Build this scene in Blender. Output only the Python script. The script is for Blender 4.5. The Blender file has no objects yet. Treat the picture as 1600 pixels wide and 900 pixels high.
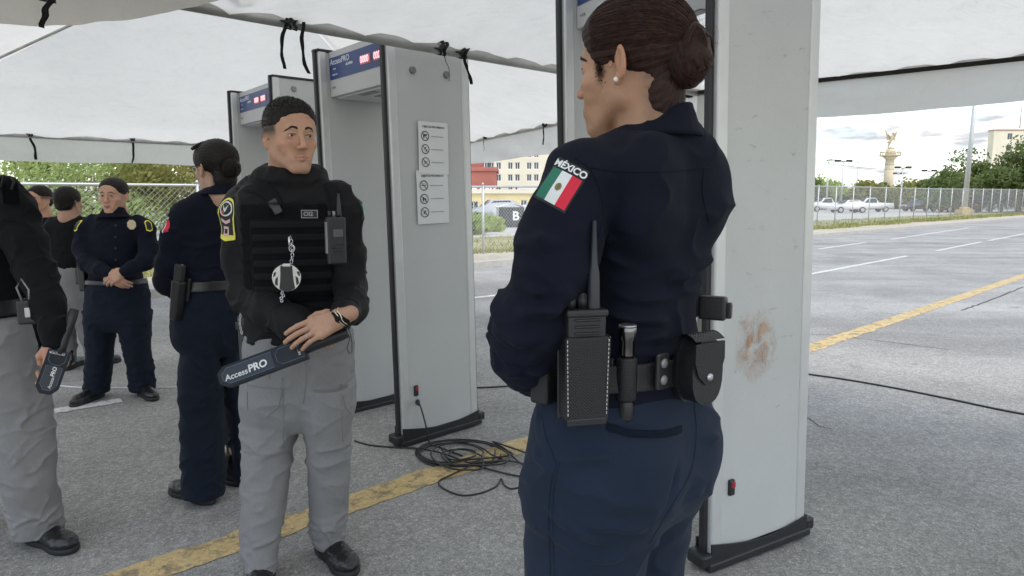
import bpy, bmesh, math, random
import numpy as np
from mathutils import Vector, Matrix, noise
from mathutils.bvhtree import BVHTree
from math import sin, cos, pi, radians as R
random.seed(7); rng = np.random.default_rng(7)
SC = bpy.context.scene
COL = SC.collection
# ------------------------------------------------------------------ camera
FPX = 1050.0; EYE = 1.35; TH = math.atan(137/1050.0)
cd = bpy.data.cameras.new('camera'); cam = bpy.data.objects.new('camera', cd); COL.objects.link(cam)
cam.location = (0, 0, EYE); cam.rotation_euler = (pi/2-TH, 0, 0)
cd.sensor_width = 36; cd.lens = FPX/1600*36; cd.clip_end = 2000; cd.clip_start = 0.05
SC.camera = cam
# ------------------------------------------------------------------ sky and sun
SUN_EL, SUN_ROT = R(58), R(150)
wd = bpy.data.worlds.new('World'); SC.world = wd; wd.use_nodes = True
def world():
    nt = wd.node_tree; nt.nodes.clear(); N = nt.nodes.new; L = nt.links.new
    out = N('ShaderNodeOutputWorld'); bg = N('ShaderNodeBackground'); bg.inputs[1].default_value = 0.105
    sky = N('ShaderNodeTexSky'); sky.sky_type = 'NISHITA'; sky.sun_disc = False
    sky.sun_elevation = SUN_EL; sky.sun_rotation = SUN_ROT; sky.dust_density = 1.5; sky.air_density = 1.0
    tc = N('ShaderNodeTexCoord'); sep = N('ShaderNodeSeparateXYZ'); L(tc.outputs['Generated'], sep.inputs[0])
    ad = N('ShaderNodeMath'); ad.operation = 'ADD'; ad.inputs[1].default_value = 0.16; L(sep.outputs[2], ad.inputs[0])
    mx = N('ShaderNodeMath'); mx.operation = 'MAXIMUM'; mx.inputs[1].default_value = 0.05; L(ad.outputs[0], mx.inputs[0])
    dx = N('ShaderNodeMath'); dx.operation = 'DIVIDE'; L(sep.outputs[0], dx.inputs[0]); L(mx.outputs[0], dx.inputs[1])
    dy = N('ShaderNodeMath'); dy.operation = 'DIVIDE'; L(sep.outputs[1], dy.inputs[0]); L(mx.outputs[0], dy.inputs[1])
    cb = N('ShaderNodeCombineXYZ'); L(dx.outputs[0], cb.inputs[0]); L(dy.outputs[0], cb.inputs[1])
    n1 = N('ShaderNodeTexNoise'); n1.inputs['Scale'].default_value = 1.35; n1.inputs['Detail'].default_value = 9; n1.inputs['Roughness'].default_value = .55
    n1.inputs['Distortion'].default_value = .35; L(cb.outputs[0], n1.inputs['Vector'])
    r1 = N('ShaderNodeValToRGB'); r1.color_ramp.elements[0].position = .45; r1.color_ramp.elements[1].position = .58; L(n1.outputs[0], r1.inputs[0])
    n2 = N('ShaderNodeTexNoise'); n2.inputs['Scale'].default_value = 2.3; n2.inputs['Detail'].default_value = 7; L(cb.outputs[0], n2.inputs['Vector'])
    r2 = N('ShaderNodeValToRGB'); r2.color_ramp.elements[0].position = .44; r2.color_ramp.elements[1].position = .64
    r2.color_ramp.elements[0].color = (1.9, 2.08, 2.4, 1); r2.color_ramp.elements[1].color = (6.3, 6.2, 6.0, 1); L(n2.outputs[0], r2.inputs[0])
    sm = N('ShaderNodeMix'); sm.data_type = 'RGBA'; sm.blend_type = 'ADD'; sm.inputs[0].default_value = 1.0
    L(sky.outputs[0], sm.inputs[6]); sm.inputs[7].default_value = (.5, .75, .95, 1)
    mix = N('ShaderNodeMix'); mix.data_type = 'RGBA'; L(r1.outputs[0], mix.inputs[0]); L(sm.outputs[2], mix.inputs[6]); L(r2.outputs[0], mix.inputs[7])
    wm = N('ShaderNodeMix'); wm.data_type = 'RGBA'; wm.blend_type = 'MULTIPLY'; wm.inputs[0].default_value = 1.0; L(mix.outputs[2], wm.inputs[6]); wm.inputs[7].default_value = (1.05, 1.0, .93, 1); L(wm.outputs[2], bg.inputs[0]); L(bg.outputs[0], out.inputs[0])
world()
sl = bpy.data.lights.new('sun', 'SUN'); sl.energy = 0.55; sl.angle = R(30); sl.color = (1, .94, .86)
so = bpy.data.objects.new('sun', sl); COL.objects.link(so)
sd = Vector((sin(SUN_ROT)*cos(SUN_EL), cos(SUN_ROT)*cos(SUN_EL), sin(SUN_EL)))
so.rotation_euler = sd.to_track_quat('Z', 'Y').to_euler(); so.location = (0, 0, 30)
SC.view_settings.view_transform = 'Standard'; SC.view_settings.look = 'None'
SC.view_settings.exposure = 1.72; SC.view_settings.gamma = 1.0
# ------------------------------------------------------------------ measured rays
def W(px, py, Y):
    "point of the place seen at photo pixel px, py at forward distance Y (metres)"
    rx = (px-800)/FPX; ru = (450-py)/FPX
    d = np.array([rx, cos(TH)+ru*sin(TH), -sin(TH)+ru*cos(TH)])
    s = Y/d[1]
    return np.array([d[0]*s, Y, EYE+d[2]*s])
def G(px, py, z=0.0):
    rx = (px-800)/FPX; ru = (450-py)/FPX
    d = np.array([rx, cos(TH)+ru*sin(TH), -sin(TH)+ru*cos(TH)])
    s = (z-EYE)/d[2]
    return np.array([d[0]*s, d[1]*s, z])
# ------------------------------------------------------------------ objects
def tag(o, label=None, cat=None, group=None, kind=None):
    if label: o['label'] = label
    if cat: o['category'] = cat
    if group: o['group'] = group
    if kind: o['kind'] = kind
    return o
def empty(name, loc=(0, 0, 0), rz=0, label=None, cat=None, group=None):
    o = bpy.data.objects.new(name, None); COL.objects.link(o); o.location = loc; o.rotation_euler = (0, 0, rz)
    o.empty_display_size = .1
    return tag(o, label, cat, group)
def link(name, me, mat=None, parent=None, smooth=False):
    o = bpy.data.objects.new(name, me); COL.objects.link(o)
    if mat is not None and not len(me.materials):
        for m in (mat if isinstance(mat, (list, tuple)) else [mat]): me.materials.append(m)
    if parent is not None:
        o.parent = parent
    if smooth: me.shade_smooth()
    return o
def obj(name, bm, mat=None, parent=None, smooth=False, world=False):
    me = bpy.data.meshes.new(name); bmesh.ops.recalc_face_normals(bm, faces=bm.faces) if not getattr(bm, 'keepn', False) else None
    bm.to_mesh(me); bm.free()
    if world and parent is not None:
        me.transform(worldm(parent).inverted())
    return link(name, me, mat, parent, smooth)
def worldm(p):
    m = Matrix.LocRotScale(p.location, p.rotation_euler, None)
    return worldm(p.parent) @ m if p.parent else m
def pydata(name, vs, fs, mat=None, parent=None, smooth=False, world=False):
    me = bpy.data.meshes.new(name); me.from_pydata([tuple(v) for v in vs], [], fs); me.update()
    if world and parent is not None: me.transform(worldm(parent).inverted())
    return link(name, me, mat, parent, smooth)
def copy_tree(o, parent=None):
    c = o.copy(); COL.objects.link(c)
    if parent: c.parent = parent
    for ch in list(o.children): copy_tree(ch, c)
    return c
def BM(): return bmesh.new()
def addbox(bm, c, s, M=None, bev=0, seg=2, mi=0):
    r = bmesh.ops.create_cube(bm, size=1)
    vs = r['verts']
    for v in vs: v.co = Vector((v.co.x*s[0], v.co.y*s[1], v.co.z*s[2]))
    fs = list({f for v in vs for f in v.link_faces})
    for f in fs: f.material_index = mi
    if bev:
        es = list({e for v in vs for e in v.link_edges})
        rr = bmesh.ops.bevel(bm, geom=es, offset=bev, segments=seg, affect='EDGES', profile=.5)
        vs = list({v for v in rr['verts']} | {v for v in vs if v.is_valid})
        for f in rr['faces']: f.material_index = mi
    T = Matrix.Translation(Vector(c))
    T = (M @ T) if M is not None else T
    for v in vs: v.co = T @ v.co
    return vs
def addcyl(bm, a, b, r1, r2=None, n=12, caps=True, mi=0):
    a = Vector(a); b = Vector(b); r2 = r1 if r2 is None else r2
    d = b-a; q = d.to_track_quat('Z', 'Y').to_matrix()
    va = [bm.verts.new(a+q@Vector((r1*cos(2*pi*i/n), r1*sin(2*pi*i/n), 0))) for i in range(n)]
    vb = [bm.verts.new(b+q@Vector((r2*cos(2*pi*i/n), r2*sin(2*pi*i/n), 0))) for i in range(n)]
    for i in range(n):
        f = bm.faces.new((va[i], va[(i+1) % n], vb[(i+1) % n], vb[i])); f.smooth = True; f.material_index = mi
    if caps:
        bm.faces.new(va[::-1]).material_index = mi; bm.faces.new(vb).material_index = mi
def addtube(bm, pts, rad, n=6, mi=0, closed=False, flat=1.0):
    pts = [Vector(p) for p in pts]; m = len(pts)
    rs = rad if hasattr(rad, '__len__') else [rad]*m
    rings = []; up = None
    for i, p in enumerate(pts):
        t = (pts[(i+1) % m if closed else min(i+1, m-1)]-pts[(i-1) % m if closed else max(i-1, 0)])
        if t.length < 1e-9: t = Vector((0, 0, 1))
        t.normalize()
        if up is None: up = t.orthogonal().normalized()
        up = (up-t*up.dot(t))
        up = up.normalized() if up.length > 1e-6 else t.orthogonal().normalized()
        s = t.cross(up)
        rings.append([bm.verts.new(p+up*(rs[i]*cos(2*pi*k/n))+s*(rs[i]*flat*sin(2*pi*k/n))) for k in range(n)])
    for i in range(m if closed else m-1):
        A, B = rings[i], rings[(i+1) % m]
        for k in range(n):
            f = bm.faces.new((A[k], A[(k+1) % n], B[(k+1) % n], B[k])); f.smooth = True; f.material_index = mi
    if not closed:
        bm.faces.new(rings[0][::-1]).material_index = mi; bm.faces.new(rings[-1]).material_index = mi
def spline(P, n=8):
    P = [np.array(p, float) for p in P]; out = []
    Q = [2*P[0]-P[1]]+P+[2*P[-1]-P[-2]]
    for i in range(1, len(Q)-2):
        for k in range(n):
            t = k/n; a, b, c, d = Q[i-1], Q[i], Q[i+1], Q[i+2]
            out.append(.5*(2*b+(c-a)*t+(2*a-5*b+4*c-d)*t*t+(3*b-a-3*c+d)*t**3))
    out.append(P[-1]); return out
def grid(bm, nu, nv, f, mi=0, smooth=True):
    g = [[bm.verts.new(f(i/nu, j/nv)) for j in range(nv+1)] for i in range(nu+1)]
    for i in range(nu):
        for j in range(nv):
            q = bm.faces.new((g[i][j], g[i+1][j], g[i+1][j+1], g[i][j+1])); q.material_index = mi; q.smooth = smooth
    return g
def prism(bm, poly, t, M, mi=0):
    "polygon (x,y) extruded by t along z, moved by M"
    a = [bm.verts.new(M@Vector((x, y, 0))) for x, y in poly]; b = [bm.verts.new(M@Vector((x, y, t))) for x, y in poly]
    n = len(poly); bm.faces.new(a[::-1]).material_index = mi; bm.faces.new(b).material_index = mi
    for i in range(n):
        bm.faces.new((a[i], a[(i+1) % n], b[(i+1) % n], b[i])).material_index = mi
def frame(o, x, y, z):
    M = Matrix.Identity(4)
    for i, a in enumerate((x, y, z)):
        for k in range(3): M[k][i] = a[k]
    for k in range(3): M[k][3] = o[k]
    return M
def onplane(px, py, a, n):
    "where the sight line of a photo pixel meets the plane through a with normal n"
    rx = (px-800)/FPX; ru = (450-py)/FPX; d = np.array([rx, cos(TH)+ru*sin(TH), -sin(TH)+ru*cos(TH)]); e = np.array([0, 0, EYE]); a = np.array(a, float); n = np.array(n, float)
    return e+d*float((a-e)@n/(d@n))
def nrm(v): v = np.array(v, float); return v/np.linalg.norm(v)
def text_mesh(s, size, bold=0.0, align='LEFT', ext=0.0, shear=0.0):
    c = bpy.data.curves.new('txt', 'FONT'); c.body = s; c.size = size; c.offset = bold*size; c.align_x = align; c.align_y = 'CENTER'
    c.extrude = ext; c.resolution_u = 4; c.shear = shear
    o = bpy.data.objects.new('txt', c); COL.objects.link(o)
    dg = bpy.context.evaluated_depsgraph_get(); me = bpy.data.meshes.new_from_object(o.evaluated_get(dg))
    bpy.data.objects.remove(o); bpy.data.curves.remove(c); return me
def addtext(bm, s, size, M, bold=0.0, align='LEFT', ext=0.0005, mi=0, shear=0.0, sx=1.0):
    me = text_mesh(s, size, bold, align, ext, shear); n0 = len(bm.verts); f0 = len(bm.faces)
    me.transform(M@Matrix.Diagonal((sx, 1, 1, 1))); bm.from_mesh(me); bpy.data.meshes.remove(me)
    bm.faces.ensure_lookup_table()
    for f in bm.faces[f0:]: f.material_index = mi
# ------------------------------------------------------------------ materials
class MT:
    def __init__(s, name, base=(.5, .5, .5), rough=.6, metal=0, spec=.5):
        s.m = bpy.data.materials.new(name); s.m.use_nodes = True; s.nt = s.m.node_tree; s.b = s.nt.nodes['Principled BSDF']
        s.b.inputs['Base Color'].default_value = (*base, 1); s.b.inputs['Roughness'].default_value = rough
        s.b.inputs['Metallic'].default_value = metal; s.b.inputs['Specular IOR Level'].default_value = spec; s.bump_in = None; s._c = None
    def N(s, t): return s.nt.nodes.new('ShaderNode'+t)
    def L(s, a, b): s.nt.links.new(a, b)
    def co(s, scale=(1, 1, 1), rot=(0, 0, 0), obj=True):
        tc = s.N('TexCoord'); mp = s.N('Mapping'); mp.inputs['Scale'].default_value = scale; mp.inputs['Rotation'].default_value = rot
        s.L(tc.outputs['Object' if obj else 'Generated'], mp.inputs[0]); return mp.outputs[0]
    def noise(s, sc, det=4, rough=.55, vec=None, dist=0):
        n = s.N('TexNoise'); n.inputs['Scale'].default_value = sc; n.inputs['Detail'].default_value = det; n.inputs['Roughness'].default_value = rough
        n.inputs['Distortion'].default_value = dist; s.L(vec if vec is not None else s.co(), n.inputs['Vector']); return n.outputs[0]
    def vor(s, sc, feat='F1', vec=None, out=0):
        n = s.N('TexVoronoi'); n.feature = feat; n.inputs['Scale'].default_value = sc; s.L(vec if vec is not None else s.co(), n.inputs['Vector']); return n.outputs[out]
    def ramp(s, fac, stops):
        r = s.N('ValToRGB'); e = r.color_ramp.elements
        while len(e) < len(stops): e.new(.5)
        for k, (p, c) in enumerate(stops):
            e[k].position = p; e[k].color = (*c, 1) if hasattr(c, '__len__') else (c, c, c, 1)
        s.L(fac, r.inputs[0]); return r.outputs[0]
    def mix(s, fac, a, b, mode='MIX'):
        m = s.N('Mix'); m.data_type = 'RGBA'; m.blend_type = mode
        for i, v in ((0, fac), (6, a), (7, b)):
            if isinstance(v, (int, float)): m.inputs[i].default_value = v if i == 0 else (v, v, v, 1)
            elif isinstance(v, tuple): m.inputs[i].default_value = (*v, 1)
            else: s.L(v, m.inputs[i])
        return m.outputs[2]
    def math(s, op, a, b=0.0):
        m = s.N('Math'); m.operation = op
        for i, v in ((0, a), (1, b)):
            if isinstance(v, (int, float)): m.inputs[i].default_value = v
            else: s.L(v, m.inputs[i])
        return m.outputs[0]
    def col(s, c): s.L(c, s.b.inputs['Base Color']); return s
    def rgh(s, c): s.L(c, s.b.inputs['Roughness']); return s
    def bump(s, h, dist=.002, strength=1.0):
        b = s.N('Bump'); b.inputs['Distance'].default_value = dist; b.inputs['Strength'].default_value = strength
        s.L(h, b.inputs['Height'])
        if s.bump_in is not None: s.L(s.bump_in, b.inputs['Normal'])
        s.bump_in = b.outputs[0]; s.L(s.bump_in, s.b.inputs['Normal']); return s
    def vcol(s):
        a = s.N('VertexColor'); a.layer_name = 'Col'; return a.outputs[0]
def simple(name, base, rough=.6, metal=0, var=.12, sc=8, bump=0, bsc=60, spec=.5):
    m = MT(name, base, rough, metal, spec)
    n = m.noise(sc, 5); lo = tuple(c*(1-var) for c in base); hi = tuple(min(1, c*(1+var)) for c in base)
    m.col(m.ramp(n, [(.3, lo), (.7, hi)]))
    if bump: m.bump(m.noise(bsc, 3), bump)
    return m.m
# ------------------------------------------------------------------ setting materials
def m_asphalt():
    m = MT('asphalt', (.16, .16, .165), .85, 0, .3)
    v = m.co()
    st = m.vor(210, 'F1', v, 1)                      # aggregate stones: random colour per cell
    bw = m.N('RGBToBW'); m.L(st, bw.inputs[0])
    ag = m.ramp(bw.outputs[0], [(.0, (.215, .208, .195)), (.45, (.31, .30, .283)), (.75, (.38, .37, .348)), (.96, (.58, .565, .53))])
    st2 = m.vor(55, 'F1', v, 1); bw2 = m.N('RGBToBW'); m.L(st2, bw2.inputs[0])
    ag2 = m.ramp(bw2.outputs[0], [(.3, .86), (.8, 1.12)])
    big = m.ramp(m.noise(.55, 7, .65, v, .5), [(.35, .76), (.65, 1.14)])
    fine = m.ramp(m.noise(500, 2, .6, v), [(.3, .75), (.7, 1.25)])
    c = m.mix(1.0, ag, big, 'MULTIPLY'); c = m.mix(1.0, c, ag2, 'MULTIPLY'); c = m.mix(.8, c, fine, 'MULTIPLY')
    # worn wheel tracks along the road
    tr = m.noise(1.0, 4, .6, m.co((.06, .9, 1), (0, 0, -R(43))))
    c = m.mix(1.0, c, m.ramp(tr, [(.35, .86), (.65, 1.12)]), 'MULTIPLY')
    # oil spots
    sp = m.ramp(m.noise(2.3, 3, .5, v), [(.66, 1.0), (.74, .60)])
    c = m.mix(.7, c, sp, 'MULTIPLY')
    # far aggregates melt into one tone
    m.col(c); m.bump(m.vor(210, 'F1', v, 0), .0018, .6); m.bump(m.noise(40, 4, .6, v), .002, .5)
    return m.m
def m_paint(name, c, wear):
    m = MT(name, c, .7, 0, .3); v = m.co()
    a = m.ramp(m.noise(14, 6, .7, v, .4), [(wear-.05, c), (wear+.05, tuple(x*.45+.06 for x in c))])
    dirt = m.ramp(m.noise(60, 5, .7, v), [(.3, .7), (.65, 1.1)])
    wv = m.mix(.22, v, m.N('TexNoise').outputs[1]); cr = m.ramp(m.vor(8, 'DISTANCE_TO_EDGE', wv), [(.0, .35), (.025, 1.0)])
    x = m.mix(1.0, a, dirt, 'MULTIPLY'); m.col(m.mix(.85, x, cr, 'MULTIPLY'))
    m.bump(m.noise(50, 5, .6, v), .004, .8); return m.m
M_ASPH = m_asphalt()
M_YEL = m_paint('yellow_road_paint', (.62, .46, .22), .55)
M_WHT = m_paint('white_road_paint', (.68, .68, .66), .6)
M_TAR = simple('tar', (.025, .025, .026), .6, bump=.002)
def m_ground(name, a, b, sc, bump=.01):
    m = MT(name, a, .95, 0, .2); m.col(m.mix(1.0, m.ramp(m.noise(sc, 6, .65), [(.3, a), (.7, b)]), m.ramp(m.noise(sc*20, 4, .7), [(.3, .7), (.7, 1.2)]), 'MULTIPLY'))
    m.bump(m.noise(sc*8, 5), bump); return m.m
M_WALK = m_ground('pavement_concrete', (.42, .37, .30), (.52, .47, .38), .6, .006)
M_KERB = simple('kerb_concrete', (.42, .41, .38), .9, bump=.003)
M_DIRT = m_ground('dry_verge_soil', (.22, .22, .09), (.42, .37, .22), .35)
M_LOT = m_ground('parking_lot_ground', (.40, .39, .37), (.50, .49, .46), .12)
M_GRASS = MT('grass_blades', (.2, .28, .08), .8, 0, .2)
M_GRASS.col(M_GRASS.ramp(M_GRASS.noise(.9, 4), [(.35, (.20, .24, .07)), (.55, (.34, .33, .13)), (.7, (.44, .39, .22))])); M_GRASS = M_GRASS.m
U = np.array([sin(R(46.5)), cos(R(46.5)), 0]); NN = np.array([-cos(R(46.5)), sin(R(46.5)), 0])
def RN(s, n, z=0.0): p = U*s+NN*n; return Vector((p[0], p[1], z))
def sheet(name, s0, s1, n0, n1, z, mat, t=0.0, ns=1):
    bm = BM()
    g = [[bm.verts.new(RN(s0+(s1-s0)*i/ns, n, z)) for n in (n0, n1)] for i in range(ns+1)]
    for i in range(ns): bm.faces.new((g[i][0], g[i+1][0], g[i+1][1], g[i][1]))
    if t:
        r = bmesh.ops.extrude_face_region(bm, geom=bm.faces[:]); 
        for v in [x for x in r['geom'] if isinstance(x, bmesh.types.BMVert)]: v.co.z -= t
    return tag(obj(name, bm, mat), kind='structure')
def build_ground():
    bm = BM(); s = 900
    bm.faces.new([bm.verts.new(p) for p in ((-s, -s, -.02), (s, -s, -.02), (s, s, -.02), (-s, s, -.02))])
    tag(obj('ground', bm, M_DIRT), kind='structure')
    sheet('road', -160, 260, -16, 10.2, 0, M_ASPH)
    sheet('parking_lot', -200, 400, 13.8, 75, -.012, M_LOT)
    # kerb blocks facing the road
    sheet('kerb', -60, 200, 10.2, 10.38, .12, M_KERB, .14, 60)
    sheet('pavement', -60, 200, 10.38, 11.9, .115, M_WALK, .13)
    sheet('verge', -60, 200, 11.9, 13.8, .10, M_DIRT, .115)
    sheet('verge', -60, 200, 13.8, 18.5, .02, M_DIRT, .03)
build_ground()
# yellow centre line: thick cracked paint, lifted 6 mm, with torn edges
def yellow_line():
    a = G(150, 921); b = G(1250, 545)
    c = G(1600, 431); d = nrm(c-a)
    bm = BM(); L = 60.0; n = 900; half = .085
    nd = np.array([-d[1], d[0], 0]); w = 10
    P = a-d*1.5
    rows = []
    for i in range(n+1):
        s = L*(i/n)**1.35
        jl = noise.noise(Vector((s*5, 0, 0)))*.022+noise.noise(Vector((s*22, 3, 0)))*.014
        jr = noise.noise(Vector((s*5, 9, 0)))*.022+noise.noise(Vector((s*22, 13, 0)))*.014
        row = []
        for k in range(w+1):
            f = k/w; off = (-half+jl)*(1-f)+(half+jr)*f
            p = P+d*s+nd*off
            z = .003 if k in (0, w) else .008+.004*noise.noise(Vector((s*9, f*4, 2)))+.003*noise.noise(Vector((s*30, f*9, 2)))
            row.append(bm.verts.new((p[0], p[1], z)))
        rows.append(row)
    for i in range(n):
        if noise.noise(Vector((i*.11, 5, 5))) > .52: continue
        for k in range(w): bm.faces.new((rows[i][k], rows[i+1][k], rows[i+1][k+1], rows[i][k+1])).smooth = True
    tag(obj('yellow_centre_line', bm, M_YEL), kind='structure')
yellow_line()
def dash(p0, p1, w, name='white_lane_dash'):
    a = G(*p0); b = G(*p1); d = nrm(b-a); nd = np.array([-d[1], d[0], 0]); bm = BM(); n = 24; L = np.linalg.norm(b-a)
    g = []
    for i in range(n+1):
        r = []
        for f in (-.5, .5):
            p = a+d*L*i/n+nd*(f*w+.02*noise.noise(Vector((i*.8, f*7, p0[0]))))
            r.append(bm.verts.new((p[0], p[1], .004)))
        g.append(r)
    for i in range(n): bm.faces.new((g[i][0], g[i+1][0], g[i+1][1], g[i][1]))
    return tag(obj(name, bm, M_WHT), kind='structure')
for p0, p1 in (((1252, 431), (1417, 400)), ((1280, 389), (1352, 379)), ((1393, 374), (1513, 356)), ((1463, 392), (1533, 378)), ((1545, 376), (1602, 365)), ((735, 466), (790, 460)), ((85, 643), (190, 626))):
    dash(p0, p1, .11)
def crack(pts, w=.012):
    P = spline([G(*p) for p in pts], 10); bm = BM(); g = []
    for i, p in enumerate(P):
        t = nrm(P[min(i+1, len(P)-1)]-P[max(i-1, 0)]); nd = np.array([-t[1], t[0], 0])
        j = noise.noise(Vector((i*.9, pts[0][0], 0)))*.025
        ww = w*(.5+.5*abs(noise.noise(Vector((i*.7, 4, pts[0][0])))))*(1 if 0 < i < len(P)-1 else .1)
        g.append([bm.verts.new((p[0]+nd[0]*(j+s*ww), p[1]+nd[1]*(j+s*ww), .0035)) for s in (-1, 1)])
    for i in range(len(g)-1): bm.faces.new((g[i][0], g[i+1][0], g[i+1][1], g[i][1]))
    tag(obj('tar_filled_crack', bm, M_TAR), kind='structure')
crack([(1350, 530), (1400, 536), (1470, 545), (1480, 547)], .008); crack([(1245, 650), (1265, 655), (1280, 666), (1300, 671)], .006)
crack([(1500, 486), (1545, 470), (1600, 448)], .02); crack([(1258, 522), (1300, 524), (1350, 530)], .008)
# grass tufts on the verge: countless blades in one object
def grass():
    n = 26000; vs = []; fs = []
    for k in range(n):
        s = -18+95*(random.random()**1.3); nn = random.choice((random.uniform(11.6, 13.9), random.uniform(11.6, 18.0), random.uniform(11.7, 12.6)))
        if noise.noise(Vector((s*.45, nn*.8, 0))) < -.12: continue
        p = RN(s, nn, .1 if nn < 13.8 else .02); a = random.uniform(0, pi); h = random.uniform(.05, .17); w = random.uniform(.01, .022)*(1+max(0, s)*.02)
        dx, dy = cos(a)*w, sin(a)*w; lx, ly = random.uniform(-.06, .06), random.uniform(-.06, .06)
        i = len(vs); vs += [(p.x-dx, p.y-dy, p.z), (p.x+dx, p.y+dy, p.z), (p.x+lx, p.y+ly, p.z+h)]; fs.append((i, i+1, i+2))
    tag(pydata('grass', vs, fs, M_GRASS), 'yellowing green grass tufts on the verge along the chain-link fence', 'grass', kind='stuff')
grass()
# ------------------------------------------------------------------ chain-link fence
M_GALV = simple('galvanised_steel', (.55, .56, .56), .45, .6, var=.1)
def fence():
    # (x, y, height) along the fence
    K = [(-12.5, 6.0, 1.55), (-7.3, 10.4, 1.6), (-4.3, 12.9, 1.62), (-.67, 15.6, 1.66), (6.5, 22.6, 1.85), (17.1, 36.0, 2.08), (31, 50, 2.2), (55, 72, 2.45), (90, 104, 2.6)]
    P = spline(K, 40); L = [0]
    for i in range(1, len(P)): L.append(L[-1]+math.hypot(P[i][0]-P[i-1][0], P[i][1]-P[i-1][1]))
    Pa = np.array(P)
    def at(s): return np.array([np.interp(s, L, Pa[:, k]) for k in range(3)])
    root = empty('chain_link_fence', (P[0][0], P[0][1], 0), label='long galvanised chain-link fence with thin posts along the far side of the road', cat='fence')
    tot = L[-1]; s = 0; k = 0
    me = None
    while s < tot:
        p = at(s); bm = BM(); h = p[2]; z0 = .1 if s < 0 else .05
        addcyl(bm, (0, 0, -.1), (0, 0, h+.04), .03, n=8); addcyl(bm, (0, 0, h+.04), (0, 0, h+.09), .04, .015, n=8)
        o = obj('post', bm, M_GALV, root); o.location = (p[0]-P[0][0], p[1]-P[0][1], 0)
        s += 3.05; k += 1
    bm = BM(); n = int(tot/.8)
    addtube(bm, [(*at(i*tot/n)[:2], at(i*tot/n)[2]) for i in range(n+1)], .024, 6)
    obj('top_rail', bm, M_GALV, root, world=True)
    # woven wire
    vs = []; fs = []
    s = 0.0; idx = 0
    while s < tot:
        far = at(s)[1]; pitch = .09 if far < 30 else (.16 if far < 50 else .3)
        p = at(s); q = at(min(tot, s+pitch)); h = p[2]; m = max(3, int(h/pitch)); th = .0022 if far < 30 else (.0034 if far < 50 else .006)
        for sd in (0, 1):
            prev = None
            for j in range(m+1):
                a = p if (j+sd) % 2 == 0 else q; z = .06+(h-.06)*j/m
                c = (a[0], a[1], z); i = len(vs)
                vs += [(c[0]-th*.7, c[1]+th*.7, z), (c[0]+th*.7, c[1]-th*.7, z), (c[0], c[1], z+th*1.4)]
                if prev is not None:
                    for e in range(3): fs.append((prev+e, prev+(e+1) % 3, i+(e+1) % 3, i+e))
                prev = i
        s += pitch
    tag(pydata('wire_mesh', vs, fs, M_GALV, root, world=True), kind='stuff')
fence()
# ------------------------------------------------------------------ trees
def m_leaf(name, a, b):
    m = MT(name, a, .6, 0, .3); m.col(m.ramp(m.noise(1.6, 4), [(.35, a), (.65, b)]))
    tr = m.N('BsdfTranslucent'); mx = m.N('MixShader'); mx.inputs[0].default_value = .35
    tr.inputs[0].default_value = (b[0]*1.3, b[1]*1.3, b[2], 1); m.L(m.b.outputs[0], mx.inputs[1]); m.L(tr.outputs[0], mx.inputs[2])
    m.L(mx.outputs[0], m.nt.nodes['Material Output'].inputs[0]); return m.m
M_LF = [m_leaf('leaf_green', (.085, .125, .042), (.17, .21, .075)), m_leaf('leaf_yellow', (.16, .18, .05), (.28, .26, .09)), m_leaf('leaf_bright', (.20, .27, .09), (.38, .45, .18))]
M_BARK = simple('bark', (.13, .10, .075), .9, var=.3, bump=.01, bsc=20)
def tree(x, y, z0, h, r, mi, label, group, leaf=.12, n=2600, trunk=.14, seed=0, flat=.75, hug=.35):
    rd = random.Random(seed); root = empty('tree', (x, y, z0), label=label, cat='tree', group=group)
    bm = BM(); tops = []
    th = h*hug
    addtube(bm, [(0, 0, 0), (.05*h*.3, .02, th*.6), (0, 0, th), (-.1*r, .1*r, h*.72)], [trunk, trunk*.8, trunk*.6, trunk*.2], 8)
    cl = []
    for k in range(15):
        a = rd.uniform(0, 2*pi); e = rd.uniform(-.35, 1.0); rr = r*rd.uniform(.5, .95)
        c = Vector((cos(a)*rr*math.sqrt(max(0, 1-e*e*.8)), sin(a)*rr*math.sqrt(max(0, 1-e*e*.8)), (h-r*flat)+e*r*flat*.75))
        cl.append((c, r*rd.uniform(.22, .46)))
        if k < 9: addtube(bm, [(0, 0, th*rd.uniform(.7, 1.1)), tuple(c*.55+Vector((0, 0, th*.4))), tuple(c)], [trunk*.45, trunk*.25, trunk*.08], 5)
    obj('trunk', bm, M_BARK, root)
    cl.append((Vector((0, 0, h-r*flat)), r*.6))
    vs = []; fs = []
    for k in range(n):
        c, cr = rd.choice(cl); d = Vector((rd.gauss(0, 1), rd.gauss(0, 1), rd.gauss(0, 1))).normalized()*cr*(rd.random()**.45)
        d.z *= flat; p = c+d
        q = Vector((rd.gauss(0, 1), rd.gauss(0, 1), rd.gauss(0, 1)+.5)).normalized(); u = q.orthogonal().normalized()
        w = q.cross(u); s = leaf*rd.uniform(.6, 1.3); i = len(vs)
        vs += [p-u*s, p+w*s*.45, p+u*s, p-w*s*.45+q*s*.15]; fs.append((i, i+1, i+2, i+3))
    pydata('crown', vs, fs, M_LF[mi], root); return root
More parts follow.
